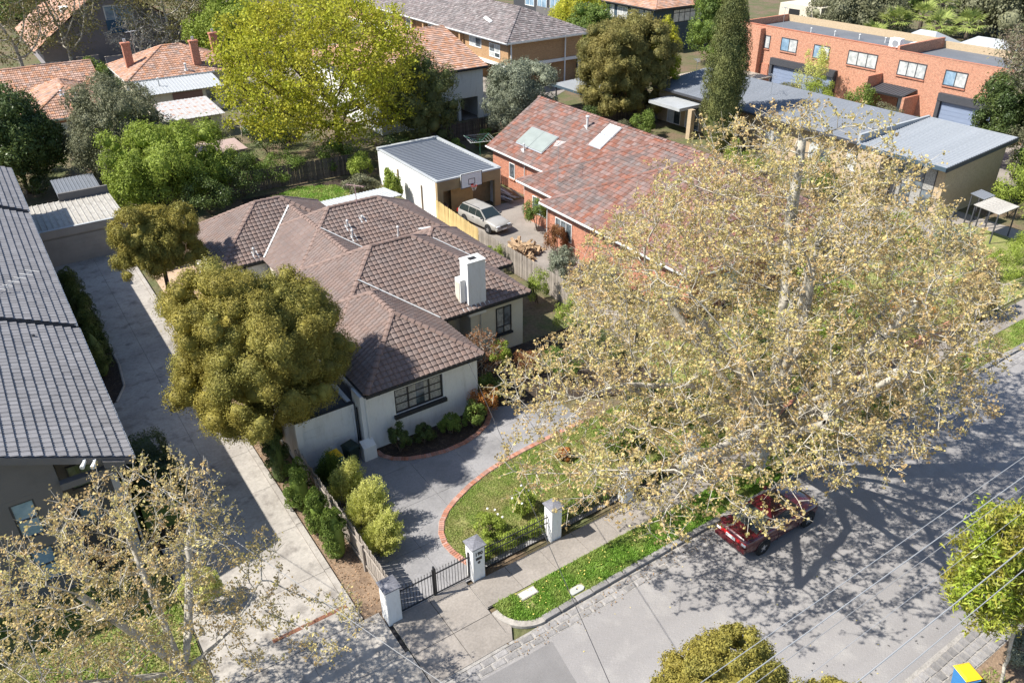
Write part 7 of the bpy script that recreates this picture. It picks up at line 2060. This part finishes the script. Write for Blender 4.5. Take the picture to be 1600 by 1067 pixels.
# back garden planting
for i, (x, y, r, h, lf, lab) in enumerate(((17.0, 65.0, 2.3, 1.9, l_dark, 'broad dark shrub by the back lawn, left'), (20.5, 66.0, 2.2, 1.7, l_mid, 'green shrub against the dark back fence'), (13.6, 62.5, 2.0, 1.6, l_dark, 'dark shrub in the shade left of the back lawn'), (25.8, 66.2, 1.8, 1.6, l_mid, 'green shrub below the oak beside the white garage'), (26.6, 62.8, 1.2, 1.5, l_bright, 'climbing green shrub at the back corner of the white garage wall'),
                                           (25.3, 60.0, 1.4, .9, l_grey, 'dry grey shrub beside the back lawn'), (26.4, 56.3, .8, 1.7, l_bright, 'green climber on the white garage wall'), (23.2, 57.2, .9, .55, l_rust, 'rust orange low shrub behind the brown roof'), (15.6, 57.0, 1.2, 1.0, l_dark, 'dark rounded shrub behind the left end of the brown roof'),
                                           (31.0, 65.0, 2.0, 1.7, l_dark, 'dark shrub behind the grey metal garage roof'), (36.5, 64.0, 1.2, .9, l_mid, 'low green plants beside the clothes hoist'), (40.5, 64.4, 1.2, 1.0, l_mid, 'leafy plant between the clothes hoist and the dark fence'), (40.5, 59.8, .7, .6, l_bright, 'small bright plant at the corner of the terracotta roof'), (44.0, 62.0, .9, .7, l_silver, 'silvery low plant under the olive tree'), (52.5, 58.5, 1.5, 1.2, l_grey, 'pale shrub behind the ridge of the terracotta roof'), (49.4, 61.5, 1.3, 1.0, l_bright, 'bright low shrub under the round tree'),
                                           (79.5, 64.4, 1.0, .9, l_bright, 'bright plants at the foot of the red brick pier'), (79.0, 60.0, 1.6, 1.0, l_grey, 'low grey plants before the roller door'), (78.6, 55.6, 1.8, 1.9, l_bright, 'leafy green bushes in the terrace front bed'), (79.5, 57.4, 1.9, 3.4, l_lime, 'tall feathery bamboo in front of the terrace windows'), (78.5, 50.0, 1.7, 2.0, l_mid, 'green bush beside the striped awning'), (77.5, 46.5, 1.8, 1.3, l_grey, 'grey bushes beneath the striped awning'), (77.0, 42.8, 1.5, 1.1, l_grey, 'low grey bushes left of the second roller door'), (73.0, 30.8, 1.8, 2.6, l_grey, 'grey bush at the right edge beside the metal roof'),
                                           (72.6, 65.2, 1.0, 2.6, l_mid, 'potted conifer on the flat brick wall, left one'), (74.4, 64.0, 1.1, 3.4, l_mid, 'potted conifer on the flat brick wall, right one'), (3.8, 81.0, 2.2, 1.6, l_mid, 'green bush under the white window of the brick wall'), (14.2, 70.2, 1.4, 1.2, l_mid, 'green bush left of the pinkish shed roof'), (13.2, 108.5, 2.4, 2.4, l_mid, 'green tree between the two terracotta houses'), (13.6, 98.5, 1.6, 2.6, l_dark, 'dark bush in the gap between the terracotta houses'), (24.5, 80.5, 2.0, 1.4, l_mid, 'green bush before the rust stained shed'), (64.0, 26.4, 2.0, 2.2, l_bright, 'bright green bush at the right edge under the awnings'), (55.0, 37.5, 1.8, 1.8, l_mid, 'bush before the tan brick wall behind the plane tree'), (53.5, 44, 1.9, 1.9, l_bright, 'bright bush behind the terracotta ridge'), (40, 128, 6, 4, l_mid, 'far green bush line behind the lane'), (19.6, 78.6, 1.9, 1.5, l_grey, 'grey green bush between the pinkish shed roof and the oak'), (22.6, 75.4, 2.2, 1.8, l_dark, 'dark bush under the left side of the oak'), (18.2, 69.6, 1.9, 1.5, l_mid, 'green bush in front of the pinkish shed roof'), (25.6, 77.5, 2.2, 1.5, l_mid, 'green bush behind the trunk of the oak'), (49.8, 66.4, 1.7, 1.5, l_mid, 'green bush under the left edge of the round tree'), (52.8, 64.2, 1.6, 1.3, l_dark, 'dark bush at the foot of the round tree'), (47.6, 62.6, 1.3, 1.0, l_mid, 'green bush behind the terracotta gable end'), (55.6, 58.6, 1.6, 1.4, l_mid, 'green bush before the white porch roof of the units'), (53.8, 25.0, 1.6, 1.2, l_silver, 'silvery white plant left of the weathered awning'), (51.0, 27.6, 1.8, 1.5, l_bright, 'bright bush behind the right end of the plane tree'), (50.5, 132, 7, 4.5, l_dark, 'far dark trees beyond the apartment block'))):
    zb = 2.35 if 'potted' in lab else .0
    bush('shrub', lab, (x, y, zb), (r, r, h), lf, 260 + i, n=4200, lsize=.15 if y < 80 else .26, clumps=24, cr=.34, openness=1)
# climbing plants and white flowers at the far right
# distant tree mass beyond everything
rngd = np.random.default_rng(77)
PD = []; ND = []
for i in range(46):
    x = rngd.uniform(-60, 240); y = rngd.uniform(165, 260) if x < 120 else rngd.uniform(75, 200)
    if x > 120: x += 20
    r = rngd.uniform(5, 9); n = 1300
    v = unit(rngd, n); v[:, 2] = np.abs(v[:, 2])
    PD.append(np.array([x, y, 1.0]) + v * np.array([r, r, r * 1.0]) * (rngd.uniform(.7, 1.0, (n, 1)))); ND.append(v + rngd.normal(size=(n, 3)) * .4)
V, F = leaf_mesh(rngd, np.concatenate(PD), np.concatenate(ND), 1.1)
tag(put('distant_trees', mesh_np('distant_trees', V, F), l_mid), 'far belt of suburban trees beyond the last roofs', 'trees', kind='stuff')

# ------------------------------------------------------------------ cables
def cable(name, label, a, b_, r, mat, sag=.25, group=None, n=18):
    a, b_ = Vector(a), Vector(b_)
    c = thing(name, label, 'cable', a, group)
    pts = [a.lerp(b_, i / n) - Vector((0, 0, sag * 4 * (i / n) * (1 - i / n))) for i in range(n + 1)]
    MB().tube(pts, r, 5).build('wire', mat, c)
    for q in (pts[0], pts[-1]):
        MB().lathe([(0, -.06), (.04, -.05), (.05, 0), (.04, .05), (0, .06)], q, 8).build('insulator', m_paintwhite, c)
    return c
cable('service_cable', 'black service cable from the eave corner of the white house across the street', (16.2, 27.75, 3.15), (7.8, 6.0, 6.5), .011, m_wiredark, .0)
cable('service_cable', 'pale service cable from the corner of the grey house across the driveway', (.85, 26.75, 5.0), (6.65, 6.0, 7.65), .010, m_cablew, .0)
for i, (y, lab) in enumerate(((7.03, 'uppermost of the street wires at the lower right'), (6.57, 'second street wire from the top'), (6.34, 'third street wire from the top'), (5.80, 'thin street wire in the middle of the six'), (5.09, 'second lowest street wire, over the glossy tree'), (4.70, 'lowest street wire, next to the blue bin'))):
    cable('street_wire', lab, (-20, y, 8.0), (90, y, 8.0), (.010, .014, .009, .006, .016, .012)[i], m_wire if i != 2 else m_cablew, .0, 'overhead street wires', n=4)
